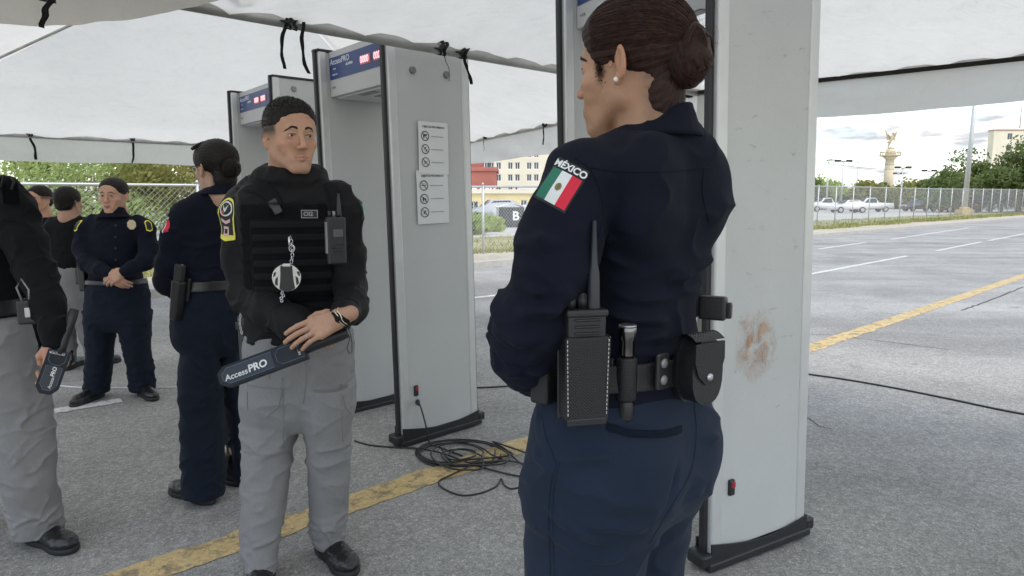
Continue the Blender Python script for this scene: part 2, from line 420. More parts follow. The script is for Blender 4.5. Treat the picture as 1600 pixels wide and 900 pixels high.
def trees():
    g = 'trees beyond the fence on the left'
    spec = [(-19.5, 20, 5.2, 3.2, 2), (-16.0, 22.5, 3.6, 2.6, 2), (-12.2, 20, 3.0, 2.4, 2), (-9.6, 21.5, 3.4, 2.4, 1), (-7.5, 24, 3.3, 2.6, 0), (-12.5, 27, 4.3, 3.0, 1), (-19, 30, 4.6, 3.4, 0), (-5.2, 21, 2.6, 2.0, 2)]
    lb = ['bright green tree behind the fence at the left edge', 'bright green bushy tree behind the smiling man', 'low bright tree behind the fence left of the frontal woman', 'yellow green tree behind the fence beside the frontal woman', 'dark green tree seen beside the bun of the woman with glasses', 'tall yellow green tree farther behind the fence', 'deep green far tree over the black-shirted man', 'small bright shrub-like tree near the woman with glasses']
    for k, (x, y, h, r, mi) in enumerate(spec): tree(x, y, 0, h, r, mi, lb[k], g, .075, 7500, .1, k+3)
    g = 'trees at the right beyond the lot'
    spec = [((1512, 296), 76, 5.6, 4.0, 0), ((1550, 296), 78, 7.2, 5.2, 0), ((1592, 296), 74, 8.6, 5.6, 0), ((1532, 300), 80, 4.2, 3.4, 1), ((1566, 300), 80, 4.6, 3.4, 0), ((1594, 300), 79, 4.6, 3.2, 1), ((1492, 300), 80, 4.2, 3.0, 0), ((1645, 300), 74, 8.2, 5, 0)]
    lb = ['green tree with low crown just right of the tall road lamp', 'broad dark green tree below the cream hotel', 'tallest dark green tree at the right edge', 'yellowish tree in front right of the road lamp', 'mid green low tree under the hotel', 'ochre leaved tree at the right edge over the fence', 'yellowish small tree left of the road lamp', 'dark tree half outside the right edge']
    for k, ((px, py), D, h, r, mi) in enumerate(spec): tree(W(px, py, D)[0], D, 0, h, r, mi, lb[k], g, .24, 5200, .25, k+30, .8)
    g = 'low trees round the monument'
    for k, (px, D, h, r, mi) in enumerate([(1262, 100, 4.6, 4.5, 0), (1292, 105, 4.9, 4.5, 2), (1322, 110, 4.6, 4.5, 0), (1350, 105, 4.4, 4.0, 1), (1380, 110, 4.2, 4.2, 0), (1412, 108, 4.4, 4.5, 1), (1440, 110, 4.6, 4.0, 0), (1468, 105, 4.2, 4.2, 0)]):
        tree(W(px, 300, D)[0], D, 0, h, r, mi, ['leafy low tree behind the parked white cars', 'tree just right of the first lamp beyond the lot', 'low green tree under the thin mast', 'yellow green tree left of the column foot', 'tree at the foot of the monument column', 'tree right of the column foot', 'low tree before the lamp right of the column', 'green tree between lamp post and column'][k], g, .34, 2600, .2, k+60, .7)
    for k, (px, D, h, r) in enumerate([(742, 33, .75, 1.0), (757, 30, .85, 1.0), (735, 27, .7, .9)]):
        tree(W(px, 300, D)[0], D, 0, h, r, 2, ['green shrub before the yellow building', 'shrub left of the portable booth', 'low shrub behind the gate edge'][k], 'shrubs by the yellow building', .12, 1100, .05, k+90, .7, .2)
trees()
# ------------------------------------------------------------------ buildings far away
M_RED = simple('red_plaster', (.36, .13, .105), .9, var=.2, sc=.6); M_YB = simple('yellow_plaster', (.72, .58, .28), .9, var=.15, sc=.5)
M_CREAM = simple('cream_plaster', (.72, .66, .52), .9, var=.08, sc=.3); M_WPL = simple('white_plaster', (.75, .74, .70), .9, var=.08, sc=.4)
M_WIN = simple('dark_window_glass', (.07, .08, .10), .15, var=.3); M_TRIM = simple('brown_trim', (.38, .22, .16), .8)
M_BLACK = simple('black_plastic', (.018, .018, .019), .42, bump=.0006, bsc=300); M_WHITEP = simple('white_paint', (.75, .76, .76), .4)
def wall_with_windows(root, w, h, dep, mat, wins, roofcap=None):
    "front face at y=0, windows (x, z, w, h) recessed with frame and pane"
    xs = sorted({0, w} | {v for x, z, a, b in wins for v in (x, x+a)}); zs = sorted({0, h} | {v for x, z, a, b in wins for v in (z, z+b)})
    bm = BM()
    for i in range(len(xs)-1):
        for j in range(len(zs)-1):
            cx, cz = (xs[i]+xs[i+1])/2, (zs[j]+zs[j+1])/2
            if any(x < cx < x+a and z < cz < z+b for x, z, a, b in wins): continue
            bm.faces.new([bm.verts.new(p) for p in ((xs[i], 0, zs[j]), (xs[i+1], 0, zs[j]), (xs[i+1], 0, zs[j+1]), (xs[i], 0, zs[j+1]))])
    for x, z, a, b in wins:
        c = [(x, z), (x+a, z), (x+a, z+b), (x, z+b)]
        for k in range(4):
            p, q = c[k], c[(k+1) % 4]
            bm.faces.new([bm.verts.new(v) for v in ((p[0], 0, p[1]), (q[0], 0, q[1]), (q[0], .2, q[1]), (p[0], .2, p[1]))])
    for f in (((0, 0), (0, dep)), ((w, 0), (w, dep)), ((0, dep), (w, dep))):
        (x0, y0), (x1, y1) = f; bm.faces.new([bm.verts.new(p) for p in ((x0, y0, 0), (x1, y1, 0), (x1, y1, h), (x0, y0, h))])
    obj('wall', bm, mat, root)
    bm = BM(); addbox(bm, (w/2, dep/2, h+.15), (w+.3, dep+.3, .3)); obj('roof', bm, roofcap or mat, root)
    for x, z, a, b in wins:
        bm = BM(); t = .06
        for c, s in (((x+a/2, .12, z+t/2), (a, .08, t)), ((x+a/2, .12, z+b-t/2), (a, .08, t)), ((x+t/2, .12, z+b/2), (t, .08, b-2*t)), ((x+a-t/2, .12, z+b/2), (t, .08, b-2*t)), ((x+a/2, .12, z+b/2), (t*.8, .06, b-2*t))): addbox(bm, c, s)
        f = obj('window', bm, M_WHITEP, root); bm = BM(); bm.faces.new([bm.verts.new(p) for p in ((x, .16, z), (x+a, .16, z), (x+a, .16, z+b), (x, .16, z+b))]); obj('pane', bm, M_WIN, f)
def buildings():
    # cream apartment block, centre
    D = 70; a = W(752, 300, D); sc = D/FPX*1.0
    r = empty('apartment_building', (a[0], D, 0), label='tall cream apartment block with small square windows behind the fence, centre', cat='building')
    wins = []
    for px in (757, 768, 772+4, 793, 806, 828, 843):
        pass
    for px in (761, 768, 779, 797, 808, 826, 837):
        for z in (2.1, 3.3, 4.5, 5.7, 6.9, 8.1): wins.append(((px-752-4)*sc, z, .52, .72))
    wall_with_windows(r, 8.2, 10.5, 8, M_CREAM, wins)
    # white low wall / house
    D = 62; a = W(812, 300, D); r = empty('white_house', (a[0], D, 0), label='plain white house wall in front of the cream block', cat='building')
    wall_with_windows(r, 4.2, 2.2, 5, M_WPL, [(.5, 1.0, .5, .6), (2.4, 1.0, .5, .6)])
    # red building with white graffiti
    D = 56; a = W(716, 300, D); r = empty('red_building', (a[0], D, 0), label='red plastered building with white painted graffiti on its wall', cat='building')
    wall_with_windows(r, 3.1, 3.75, 6, M_RED, [(.6, 3.0, .35, .4)])
    bm = BM(); addtext(bm, 'PASK', 1.05, frame((1.0, -.01, 1.95), (1, 0, 0), (0, 0, 1), (0, -1, 0)), .03, ext=.004, shear=.2, sx=.85); obj('graffiti', bm, M_WHITEP, r)
    bm = BM(); addbox(bm, (1.2, 2.5, 4.4), (1.6, 3, 1.0)); obj('roof_hut', bm, M_RED, r)
    # yellow low building
    D = 50; a = W(722, 300, D); r = empty('yellow_building', (a[0], D, 0), label='low yellow building with small windows under the red building', cat='building')
    wall_with_windows(r, 6.6, 1.85, 6, M_YB, [(.5, .5, .7, .8), (2.2, .55, .55, .55), (3.2, .55, .55, .55), (4.3, .1, .5, 1.3), (5.2, .5, .6, .8)], M_CREAM)
    # cream hotel right
    D = 210; a = W(1545, 300, D); sc = D/FPX
    r = empty('hotel_building', (a[0], D, 0), label='cream hotel block with brown roof trim above the right hand trees', cat='building')
    wins = []
    for i, px in enumerate((1566, 1596, 1626)):
        for z in (13.0, 16.4, 19.8): wins.append(((px-1545)*sc, z, 1.5, 1.9))
    wall_with_windows(r, 24, 22.5, 2.5, M_CREAM, wins, M_TRIM)
    bm = BM(); addtube(bm, [(9.9, 3, 23.6), (9.9, 3, 33)], .15, 6)
    for z in (26, 29, 32): addbox(bm, (9.9, 3, z), (1.0, .1, .1))
    obj('antenna_mast', bm, M_GALV, r)
    # far dark sheds at the right behind the fence
    D = 95; a = W(1520, 300, D); r = empty('long_shed', (a[0], D, 0), label='long low grey shed behind the fence at the far right', cat='building')
    wall_with_windows(r, 14, 2.4, 6, simple('grey_sheet', (.20, .24, .27), .7), [(1, .8, 1.5, .9), (4, .8, 1.5, .9), (7, .8, 1.5, .9), (10, .8, 1.5, .9)], M_WHITEP)
    # portable booth with letter B
    D = 34; a = W(770, 381, D); r = empty('portable_booth', (a[0], D, 0), R(8), 'dark portable cabin with a white letter B and an arched grille door', 'booth')
    bm = BM(); addbox(bm, (.95, .5, .5), (1.3, 1.0, 1.0), bev=.02); obj('cabin_wall', bm, simple('dark_cabin', (.06, .065, .07), .6), r)
    bm = BM(); grid(bm, 8, 1, lambda u, v: Vector((.28+1.34*u, -.06+1.12*v, 1.0+.16*sin(pi*u)))); obj('roof', bm, M_WHITEP, r)
    bm = BM(); addtext(bm, 'B', .62, frame((1.0, -.004, .55), (1, 0, 0), (0, 0, 1), (0, -1, 0)), .03, ext=.004); obj('letter', bm, M_WHITEP, r)
    bm = BM()
    for k in range(6): addbox(bm, (.02+.055*k, -.02, .48), (.015, .015, .95))
    addtube(bm, [(.0, -.02, .9), (.04, -.02, 1.05), (.14, -.02, 1.1), (.25, -.02, 1.05), (.3, -.02, .9)], .02, 5); obj('grille_door', bm, M_WHITEP, r)
buildings()
# ------------------------------------------------------------------ monument and lamps
M_STONE = simple('pale_stone', (.62, .53, .37), .85, var=.1, sc=.4); M_GOLD = simple('gilded_bronze', (.52, .42, .27), .6, .1, var=.2)
def monument():
    D = 200; a = W(1387, 300, D); r = empty('monument', (a[0], D, 0), label='tall stone column with balcony ring and winged golden figure on top', cat='monument')
    zt = W(1387, 232, D)[2]
    bm = BM()
    for z0, z1, r0, r1 in ((0, 2, 2.6, 2.6), (2, 2.6, 2.2, 1.7), (2.6, zt-3.2, 1.45, 1.2), (zt-3.2, zt-2.2, 1.2, 2.2), (zt-2.2, zt-1.9, 2.9, 2.9), (zt-.2, zt+.4, .9, .9)): addcyl(bm, (0, 0, z0), (0, 0, z1), r0, r1, 20)
    addcyl(bm, (0, 0, zt-1.9), (0, 0, zt-.2), 1.35, 1.2, 16); obj('column', bm, M_STONE, r)
    bm = BM()
    for k in range(20): addcyl(bm, (2.75*cos(k*pi/10), 2.75*sin(k*pi/10), zt-1.9), (2.75*cos(k*pi/10), 2.75*sin(k*pi/10), zt-1.1), .1, n=5)
    addtube(bm, [(2.75*cos(k*pi/10), 2.75*sin(k*pi/10), zt-1.05) for k in range(20)], .12, 5, closed=True); obj('balustrade', bm, M_STONE, r)
    bm = BM(); z = zt+.4
    addtube(bm, [(-.9, 0, z), (-.5, 0, z+1.0), (-.15, 0, z+1.9), (.15, 0, z+2.8), (.35, 0, z+3.5)], [.12, .32, .45, .38, .16], 10)   # leg and robe
    addtube(bm, [(-1.5, 0, z+1.1), (-.7, 0, z+1.5), (-.1, 0, z+2.0)], [.08, .25, .35], 8)
    bmesh.ops.create_uvsphere(bm, u_segments=10, v_segments=8, radius=.34, matrix=Matrix.Translation((.45, 0, z+3.9)))
    addtube(bm, [(.3, 0, z+3.3), (1.0, 0, z+3.8), (1.6, 0, z+4.9)], [.16, .14, .08], 6); addtube(bm, [(.2, 0, z+3.2), (-.5, 0, z+3.0), (-1.0, 0, z+3.6)], [.16, .12, .08], 6)
    obj('figure', bm, M_GOLD, r, smooth=True)
    bm = BM()
    for sx in (-1, 1):
        for k in range(6):
            x = .3*sx; addtube(bm, [(x, .2, z+3.0-.15*k), (x+sx*(.9-.05*k), .3, z+3.7-.3*k), (x+sx*(1.5-.12*k), .3, z+5.0-.65*k)], [.1, .2, .04], 5)
    obj('wings', bm, M_GOLD, r, smooth=True)
monument()
def lamps():
    D = 55; a = G(1506, 336); 
    r = empty('tall_road_lamp', tuple(a), label='tall thick pale steel lamp post at the road kerb with yellow painted foot', cat='lamp post')
    bm = BM(); b = W(1521, 160, a[1]); addcyl(bm, (0, 0, 0), (.15, 0, 14), .24, .12, 14); obj('pole', bm, M_GALV, r)
    bm = BM(); addbox(bm, (0, 0, .25), (1.1, 1.1, .5), bev=.06); addbox(bm, (0, 0, .62), (.6, .6, .24), bev=.04); obj('foot', bm, M_YEL, r)
    bm = BM(); addtube(bm, [(.15, 0, 13.9), (0, -.8, 14.3), (-.3, -2.2, 14.4)], .05, 6); addbox(bm, (-.35, -2.5, 14.38), (.3, .7, .15), bev=.05); obj('lamp_arm', bm, M_GALV, r)
    g = 'double headed lamps in the lot beyond the fence'
    for k, (px, D, top, two) in enumerate([(1318, 95, 253, 1), (1342, 120, 238, 0), (1295, 90, 254, 0), (1411, 100, 263, 1), (1452, 110, 268, 1), (1404, 150, 272, 1)]):
        p = W(px, top, D)
        lab = ['double headed lamp left of the thin mast', 'thin bare mast left of the column', 'slim bracket lamp above the parked pickup', 'double headed lamp right of the column', 'small double lamp farther right of the column', 'tiny distant double lamp beside the column'][k]
        r = empty('street_lamp', (p[0], D, 0), label=lab, cat='lamp post', group=g); bm = BM(); addcyl(bm, (0, 0, 0), (0, 0, p[2]), .13, .08, 8); obj('pole', bm, M_GALV, r)
        if two:
            bm = BM()
            for s in (-1, 1): addtube(bm, [(0, 0, p[2]), (s*.5, 0, p[2]+.15)], .06, 5); addbox(bm, (s*.8, 0, p[2]+.15), (.8, .4, .3), bev=.08)
            obj('lamp_head', bm, M_BLACK, r)
        elif k == 2:
            bm = BM(); addtube(bm, [(0, 0, p[2]), (-.3, 0, p[2]+.3), (.9, 0, p[2]+.35)], .06, 5); obj('lamp_head', bm, M_BLACK, r)
    # overhead wires from mast to mast
    r = BM()
    for dz in (0, .6): 
        a = W(1295, 256, 90); b = W(1520, 250, 100); addtube(r, [tuple(a*(1-t)+b*t+np.array([0, 0, dz-1.0*math.sin(pi*t)])) for t in np.linspace(0, 1, 14)], .03, 4)
    tag(obj('overhead_wire', r, M_BLACK), 'two thin dark wires strung across the sky before the column', 'wire')
lamps()
# ------------------------------------------------------------------ cars
M_TYRE = simple('tyre_rubber', (.02, .02, .02), .8); M_CHROME = simple('wheel_metal', (.5, .5, .52), .3, .9)
def carpaint(name, c):
    m = MT(name, c, .35, 0, .5); m.b.inputs['Coat Weight'].default_value = .6; m.col(m.ramp(m.noise(3, 3), [(.3, tuple(x*.93 for x in c)), (.7, c)])); return m.m
def car(x, y, rz, paint, label, kind='saloon', L=4.3, group='cars parked beyond the fence'):
    r = empty('parked_car', (x, y, 0), rz, label, 'car', group)
    if kind == 'pickup': prof = [(0, .35), (0, .9), (.5, 1.02), (1.35, 1.08), (1.9, 1.62), (2.9, 1.64), (3.15, 1.06), (5.0, 1.05), (5.05, .4)]; L0 = 5.05; gl = [(1.5, 1.1), (1.97, 1.56), (2.85, 1.58), (3.0, 1.1)]
    elif kind == 'suv': prof = [(0, .35), (0, .8), (.3, .98), (1.1, 1.05), (1.75, 1.62), (3.9, 1.66), (4.4, 1.05), (4.45, .4)]; L0 = 4.45; gl = [(1.3, 1.08), (1.85, 1.55), (3.8, 1.58), (4.15, 1.08)]
    else: prof = [(0, .32), (0, .68), (.25, .80), (1.2, .92), (1.9, 1.38), (3.1, 1.40), (3.85, .98), (4.35, .92), (4.4, .4)]; L0 = 4.4; gl = [(1.4, .95), (1.98, 1.32), (3.0, 1.34), (3.6, .97)]
    k = L/L0; bm = BM(); W2 = .86
    n = len(prof); ra = []
    for s, (wy) in ((-1, W2), (1, W2)):
        ra.append([bm.verts.new((x0*k, s*(wy-(.16 if z > 1.3 else .06 if z > 1.0 else 0)), z)) for x0, z in prof])
    for i in range(n): bm.faces.new((ra[0][i], ra[0][(i+1) % n], ra[1][(i+1) % n], ra[1][i]))
    bm.faces.new(ra[0][::-1]); bm.faces.new(ra[1])
    bmesh.ops.bevel(bm, geom=[e for e in bm.edges], offset=.05, segments=2, affect='EDGES')
    obj('body', bm, paint, r, smooth=True)
    for s in (-1, 1):
        bm = BM(); v = [bm.verts.new((x0*k, s*(W2-(.13 if z > 1.2 else .03)), z)) for x0, z in gl]; bm.faces.new(v if s > 0 else v[::-1])
        bmesh.ops.solidify(bm, geom=bm.faces[:], thickness=-.02); obj('side_window', bm, M_WIN, r)
        for wx in (.85*k, 3.5*k*L0/4.4):
            bm = BM(); addcyl(bm, (wx, s*(W2-.2), .33), (wx, s*(W2+.02), .33), .33, n=16); w = obj('wheel', bm, M_TYRE, r)
            bm = BM(); addcyl(bm, (wx, s*(W2+.0), .33), (wx, s*(W2+.03), .33), .2, n=12); obj('rim', bm, M_CHROME, w)
        bm = BM(); addbox(bm, (.03, s*.62, .68), (.1, .34, .14), bev=.03); obj('headlight', bm, M_WHITEP, r)
        bm = BM(); addbox(bm, (L-.03, s*.66, .82), (.1, .28, .14), bev=.03); obj('tail_light', bm, M_RED, r)
    bm = BM(); z0, z1 = prof[3], prof[4]; 
    v = [bm.verts.new(p) for p in ((z0[0]*k+.12, -.7, z0[1]+.1), (z0[0]*k+.12, .7, z0[1]+.1), (z1[0]*k-.06, .62, z1[1]-.04), (z1[0]*k-.06, -.62, z1[1]-.04))]; f = bm.faces.new(v)
    for q in v: q.co += Vector((-.05, 0, .04))
    bmesh.ops.solidify(bm, geom=bm.faces[:], thickness=.02); obj('windscreen', bm, M_WIN, r)
    return r
def cars():
    w = carpaint('white_car_paint', (.78, .78, .77)); sv = carpaint('silver_car_paint', (.42, .43, .45)); dk = carpaint('dark_car_paint', (.04, .045, .06)); rd = carpaint('red_car_paint', (.42, .05, .04)); bl = carpaint('blue_car_paint', (.10, .13, .2))
    for px, D, rz, p, lab, kd, L in [
        (1262, 82, 0, w, 'white pickup at the left end of the row behind the fence', 'pickup', 4.4), (1297, 74, 0, w, 'white saloon car in front of the pickups', 'saloon', 3.9), (1325, 80, 0, w, 'white double cab pickup right of the white saloon', 'pickup', 5.0),
        (1410, 84, 0, dk, 'dark car between the white pickup and the red car', 'saloon', 4.2), (1466, 78, 0, rd, 'red car under a white van roof near the lamp post', 'suv', 4.0), (1472, 92, 0, w, 'white van behind the red car', 'suv', 4.4),
        (722, 40, R(10), sv, 'silver car behind the fence near the gate panel', 'saloon', 4.0), (806, 44, R(15), w, 'white car behind the portable cabin', 'suv', 4.2), (-20, 16, 0, dk, '', 'saloon', 4)]:
        if not lab: continue
        a = W(px, 330, D); car(a[0], D, rz, p, lab, kd, L)
    car(-16.5, 18, R(20), dk, 'dark car glimpsed through the fence behind the woman with glasses', 'suv', 4.3)
cars()
# ------------------------------------------------------------------ tents
def m_canvas():
    m = MT('tent_vinyl', (.74, .74, .71), .55, 0, .35); v = m.co()
    n = m.noise(.7, 4, .5, v); st = m.ramp(m.noise(9, 8, .78, v, .3), [(.50, (.68, .66, .61)), (.68, (.64, .62, .57)), (.78, (.47, .44, .39))])
    c = m.mix(1.0, st, m.ramp(n, [(.3, .95), (.7, 1.03)]), 'MULTIPLY'); c = m.mix(.28, c, m.ramp(m.noise(1.2, 8, .8, m.co((1, 1, 6))), [(.45, 1.0), (.75, .8)]), 'MULTIPLY'); m.col(c)
    m.bump(m.noise(3.2, 5, .55, m.co((1, 2.2, 1.4), (.3, .2, .6)), .8), .03, .3); m.bump(m.noise(55, 4, .6, v), .003, .4)
    tr = m.N('BsdfTranslucent'); mx = m.N('MixShader'); mx.inputs[0].default_value = .64; m.L(c, tr.inputs[0]); m.L(m.bump_in, tr.inputs[1])
    m.L(m.b.outputs[0], mx.inputs[1]); m.L(tr.outputs[0], mx.inputs[2]); m.L(mx.outputs[0], m.nt.nodes['Material Output'].inputs[0]); return m.m
M_CANVAS = m_canvas()
M_STRAP = simple('black_webbing', (.012, .012, .013), .7, bump=.0005, bsc=400)
M_PIPE = simple('galvanised_pipe', (.42, .42, .40), .42, .7, var=.2, sc=6)
def vnz(x, y, z, s): return noise.noise(Vector((x*s, y*s, z*s)))
def slope(bm, a, b, p, sag=.10, n=44, amp=.012):
    a, b, p = Vector(a), Vector(b), Vector(p); nn = (b-a).cross(p-a).normalized()
    if nn.z < 0: nn = -nn
    m = n//2*2; g = []
    for j in range(m+1):
        v = j/m; row = []
        for i in range(n+1):
            u = i/n; q = a.lerp(b, u).lerp(p, v)
            d = -sag*4*u*(1-u)*(1-v)*min(1, v*5+.15)*1.0 - sag*.7*sin(pi*v)*4*u*(1-u)
            d += amp*(vnz(q.x, q.y, q.z, .9)*1.8+vnz(q.x*2, q.y, q.z, 2.4)*.5)
            d += .018*math.exp(-v*9)*sin(u*n*1.9+3*vnz(q.x, q.y, 0, .7))*(1 if 0 < i < n else 0)
            row.append(bm.verts.new(q+nn*d))
        g.append(row)
    for j in range(m):
        for i in range(n): bm.faces.new((g[j][i], g[j][i+1], g[j+1][i+1], g[j+1][i])).smooth = True
def seams(root, a, b, p, fr, n=30):
    a, b, p = Vector(a), Vector(b), Vector(p); nn = (b-a).cross(p-a).normalized(); nn = nn if nn.z > 0 else -nn
    for v in fr:
        bm = BM(); grid(bm, n, 1, lambda u, w: a.lerp(b, u).lerp(p, v+.006*(w-.5))+nn*(-.11*4*u*(1-u)*(1-v)-.07*sin(pi*v)*4*u*(1-u)-.012)); obj('welded_seam', bm, M_CANVAS, root, world=True)
def valance(root, a, b, h, seed, tilt=.05, n=70, name='valance', hf=None):
    a, b = Vector(a), Vector(b); d = (b-a).normalized(); o = Vector((-d.y, d.x, 0)); bm = BM()
    def f(u, v):
        q = a.lerp(b, u); hh = h*(1+.07*noise.noise(Vector((u*6, seed, 0)))); w = .035*noise.noise(Vector((u*13, v*1.5, seed)))+.02*noise.noise(Vector((u*40, v*3, seed+5)))
        return q+o*(w*v*1.3+tilt*v)+Vector((0, 0, -v*hh+.02))
    grid(bm, n, 8, f); return obj(name, bm, M_CANVAS, root, world=True)
def strap(root, p, L, w=.025, seed=0, wrap=.035, parts=1, ax=(1, 0, 0)):
    bm = BM(); ax = Vector(ax).normalized(); rd = random.Random(seed)
    for t in range(parts):
        ph = rd.uniform(-.03, .03); dx = (t-.5*(parts-1))*.07; l = L*rd.uniform(.85, 1.1)
        def f(u, v):
            z = -l*u; s = .012*sin(u*5+seed)+.015*noise.noise(Vector((u*3, seed, t)))+ph*u
            ww = w*(.75+.35*noise.noise(Vector((u*4, seed+t, 1)))); tw = u*1.2*rd_tw[t % 3]
            return Vector(p)+ax*(dx+s+(v-.5)*ww*cos(tw))+Vector((-ax.y, ax.x, 0))*((v-.5)*ww*sin(tw)-.03)+Vector((0, 0, z))
        rd_tw = [rd.uniform(-.7, .7) for _ in range(3)]
        grid(bm, 12, 2, f)
    bmesh.ops.solidify(bm, geom=bm.faces[:], thickness=.002)
    for s in (-.012, .014):       # knot wound round the pipe
        addtube(bm, [Vector(p)+ax*(s+.01*sin(3*q))+Vector((-ax.y*wrap*cos(q), ax.x*wrap*cos(q), wrap*sin(q))) for q in np.linspace(0, 2*pi, 14)[:-1]], .007, 5, closed=True, flat=1.6)
    addtube(bm, [Vector(p)+Vector((0, 0, -.0))-ax*.035+Vector((0, -.035, -.015)), Vector(p)+Vector((0, -.045, -.02)), Vector(p)+ax*.05+Vector((0, -.03, .02))], [.003, .009, .003], 6)
    return obj('tie_strap', bm, M_STRAP, root, world=True)
def pipe(root, a, b, r=.028, sag=0.0, name='eave_pipe'):
    bm = BM(); a, b = Vector(a), Vector(b); addtube(bm, [a.lerp(b, t)+Vector((0, 0, -sag*4*t*(1-t))) for t in np.linspace(0, 1, 13)], r, 12); return obj(name, bm, M_PIPE, root, world=True)
def tents():
    KT = .77; ez = EYE+1.05*KT; e0 = np.array([0, 0, EYE]); Wq = globals()['W']
    def W(x, y, Y): return Wq(x, y, Y*KT)
    def Q(x, y, z): return e0+KT*(np.array([x, y, z])-e0)
    # far tent: corners
    A = W(1108, 148, 6.6); B = Q(-1.9, 14.2, 2.37); Cc = Q(-9.6, 10.3, 2.44); D = Q(-5.1, .85, 2.40)
    A[2] = ez
    pk = Q(-3.1, 8.0, 4.25)
    F = empty('event_tent', (-2.3, 6.2, 0), label='far white vinyl canopy tent whose underside fills the left background', cat='tent')
    bm = BM(); slope(bm, A, B, pk, .12); slope(bm, B, Cc, pk, .14); slope(bm, Cc, D, pk, .12); slope(bm, D, A, pk, .04)
    obj('canopy', bm, M_CANVAS, F, world=True)
    pipe(F, A, B, .024, .02); pipe(F, B, Cc, .024, .04); pipe(F, Cc, D, .024)
    valance(F, B, A, .33, 1, .03); valance(F, Cc, B, .355, 2, .03); valance(F, D, Cc, .33, 3)
    for q in (A, B): 
        bm = BM(); addcyl(bm, (q[0], q[1], 0), (q[0], q[1], ez), .03, n=12); addbox(bm, (q[0], q[1], .01), (.14, .14, .02)); obj('leg', bm, M_PIPE, F, world=True)
    a, b = W(508, 20, 9.5), W(541, 82, 10.2); pipe(F, a+(a-b)*1.2, b+(b-a)*2.0, .019, name='rafter')
    a, b = W(0, 90, 8.6), W(104, 42, 8.2); pipe(F, a+(a-b)*1.0, b+(b-a)*1.5, .012, name='rafter')
    for px, py, dd, sd in ((50, 212, None, 1), (209, 224, None, 2)):
        t = None
        # nearest parameter on the back eave for that picture column
        best = min(np.linspace(0, 1, 400), key=lambda t: abs(((B+(Cc-B)*t)[0]/((B+(Cc-B)*t)[1]*cos(TH)-(ez-EYE)*sin(TH))*FPX+800)-px))
        p = B+(Cc-B)*best; strap(F, p+np.array([0, -.03, 0]), .30, .038, sd, .03, ax=(Cc-B))
    for px, sd in ((760, 4), (852, 5), (1100, 6), (1076, 9)):
        best = min(np.linspace(0, 1, 400), key=lambda t: abs(((B+(A-B)*t)[0]/((B+(A-B)*t)[1]*cos(TH)-(ez-EYE)*sin(TH))*FPX+800)-px))
        p = B+(A-B)*best; strap(F, p+np.array([0, -.03, 0]), .21, .027, sd, .03, ax=(A-B))
    # near tent over the camera
    Nt = empty('event_tent', (1.2, 2.2, 0), label='near white vinyl canopy tent overhead with grey pipe eave and black ties', cat='tent')
    P1 = W(850, 84, 4.95); P0 = W(398, -4, 3.72); dn = (P1-P0); PA = P1+dn*.95; PD = P0-dn*1.3
    PA[2] = PD[2] = ez-.02
    R0 = W(1262, 131, 6.2); R1 = W(1600, 90, 5.15); dr = R1-R0; RA = R0-dr*.75; RB = R1+dr*3.2
    PA = (PA+RA)/2; PA[2] = ez-.03
    E = PD+(RB-PA); E[2] = ez; pk2 = (PA+E)/2; pk2[2] = 3.5
    bm = BM(); slope(bm, PD, PA, pk2, .06, 60); slope(bm, PA, RB, pk2, .14, 60); slope(bm, RB, E, pk2, .1); slope(bm, E, PD, pk2, .1); obj('canopy', bm, M_CANVAS, Nt, world=True)
    pipe(Nt, PD, PA, .027, .015); pipe(Nt, PA, RB, .02, .02)
    # dark seam on the right eave, valance below it
    bm = BM(); a, b = Vector(PA), Vector(RB)
    grid(bm, 40, 1, lambda u, v: a.lerp(b, u)+Vector((-.03, -.03, -.018+.027*v-.03*4*u*(1-u)))); bmesh.ops.solidify(bm, geom=bm.faces[:], thickness=.004)
    obj('eave_seam', bm, simple('brown_grey_webbing', (.07, .065, .06), .8), Nt, world=True)
    valance(Nt, RB, PA, .275, 7, .02, 90)
    # flap that hangs below the near pipe at the left, and the loose rolled edge
    q0, q1 = Vector(PD), Vector(P0)
    pn = np.cross(P0-PD, (0, 0, 1)); bl_ = spline([onplane(x, y, PD, pn) for x, y in ((-420, 30), (-200, 40), (0, 43), (100, 44), (190, 38), (290, 20), (345, 6), (398, -8))], 8); bm = BM(); tl = [np.array([p[0], p[1], ez]) for p in bl_]
    grid(bm, len(bl_)-1, 8, lambda u, v: Vector(tl[int(round(u*(len(bl_)-1)))]*(1-v)+bl_[int(round(u*(len(bl_)-1)))]*v)+Vector((0, -.04*v+.03*v*noise.noise(Vector((u*12, v, 3))), 0)))
    obj('valance', bm, M_CANVAS, Nt, world=True)
    ax = tuple(dn)
    for px, py, Y, L, n_, sd in ((457, 8, 3.90, .21, 2, 21), (722, 58, 4.5, .19, 1, 22), (689, 68, 4.42, .155, 1, 23)):
        bt = min(np.linspace(0, 1, 600), key=lambda t: abs(((PD+(PA-PD)*t)[0]/((PD+(PA-PD)*t)[1]*cos(TH)-(PA[2]-EYE)*sin(TH))*FPX+800)-px)); p = PD+(PA-PD)*bt; p = np.array([p[0], p[1]-.012, p[2]-.008]); strap(Nt, p, L, .022 if sd != 23 else .008, sd, .031, n_, ax)
    p = W(70, -14, 3.0); strap(Nt, p, .115, .026, 25, .025, 1, ax)
    p = W(1443, 107, 5.6); strap(Nt, p, .185, .023, 26, .027, 1, tuple(dr))
    # roof poles of the next tent seen past the bun
    for (a, b) in ((W(1040, 22, 7.5), W(1112, 2, 7.5)), (W(1050, 40, 7.6), W(1116, 14, 7.6))): pipe(Nt, a, b, .015, name='rafter')
tents()
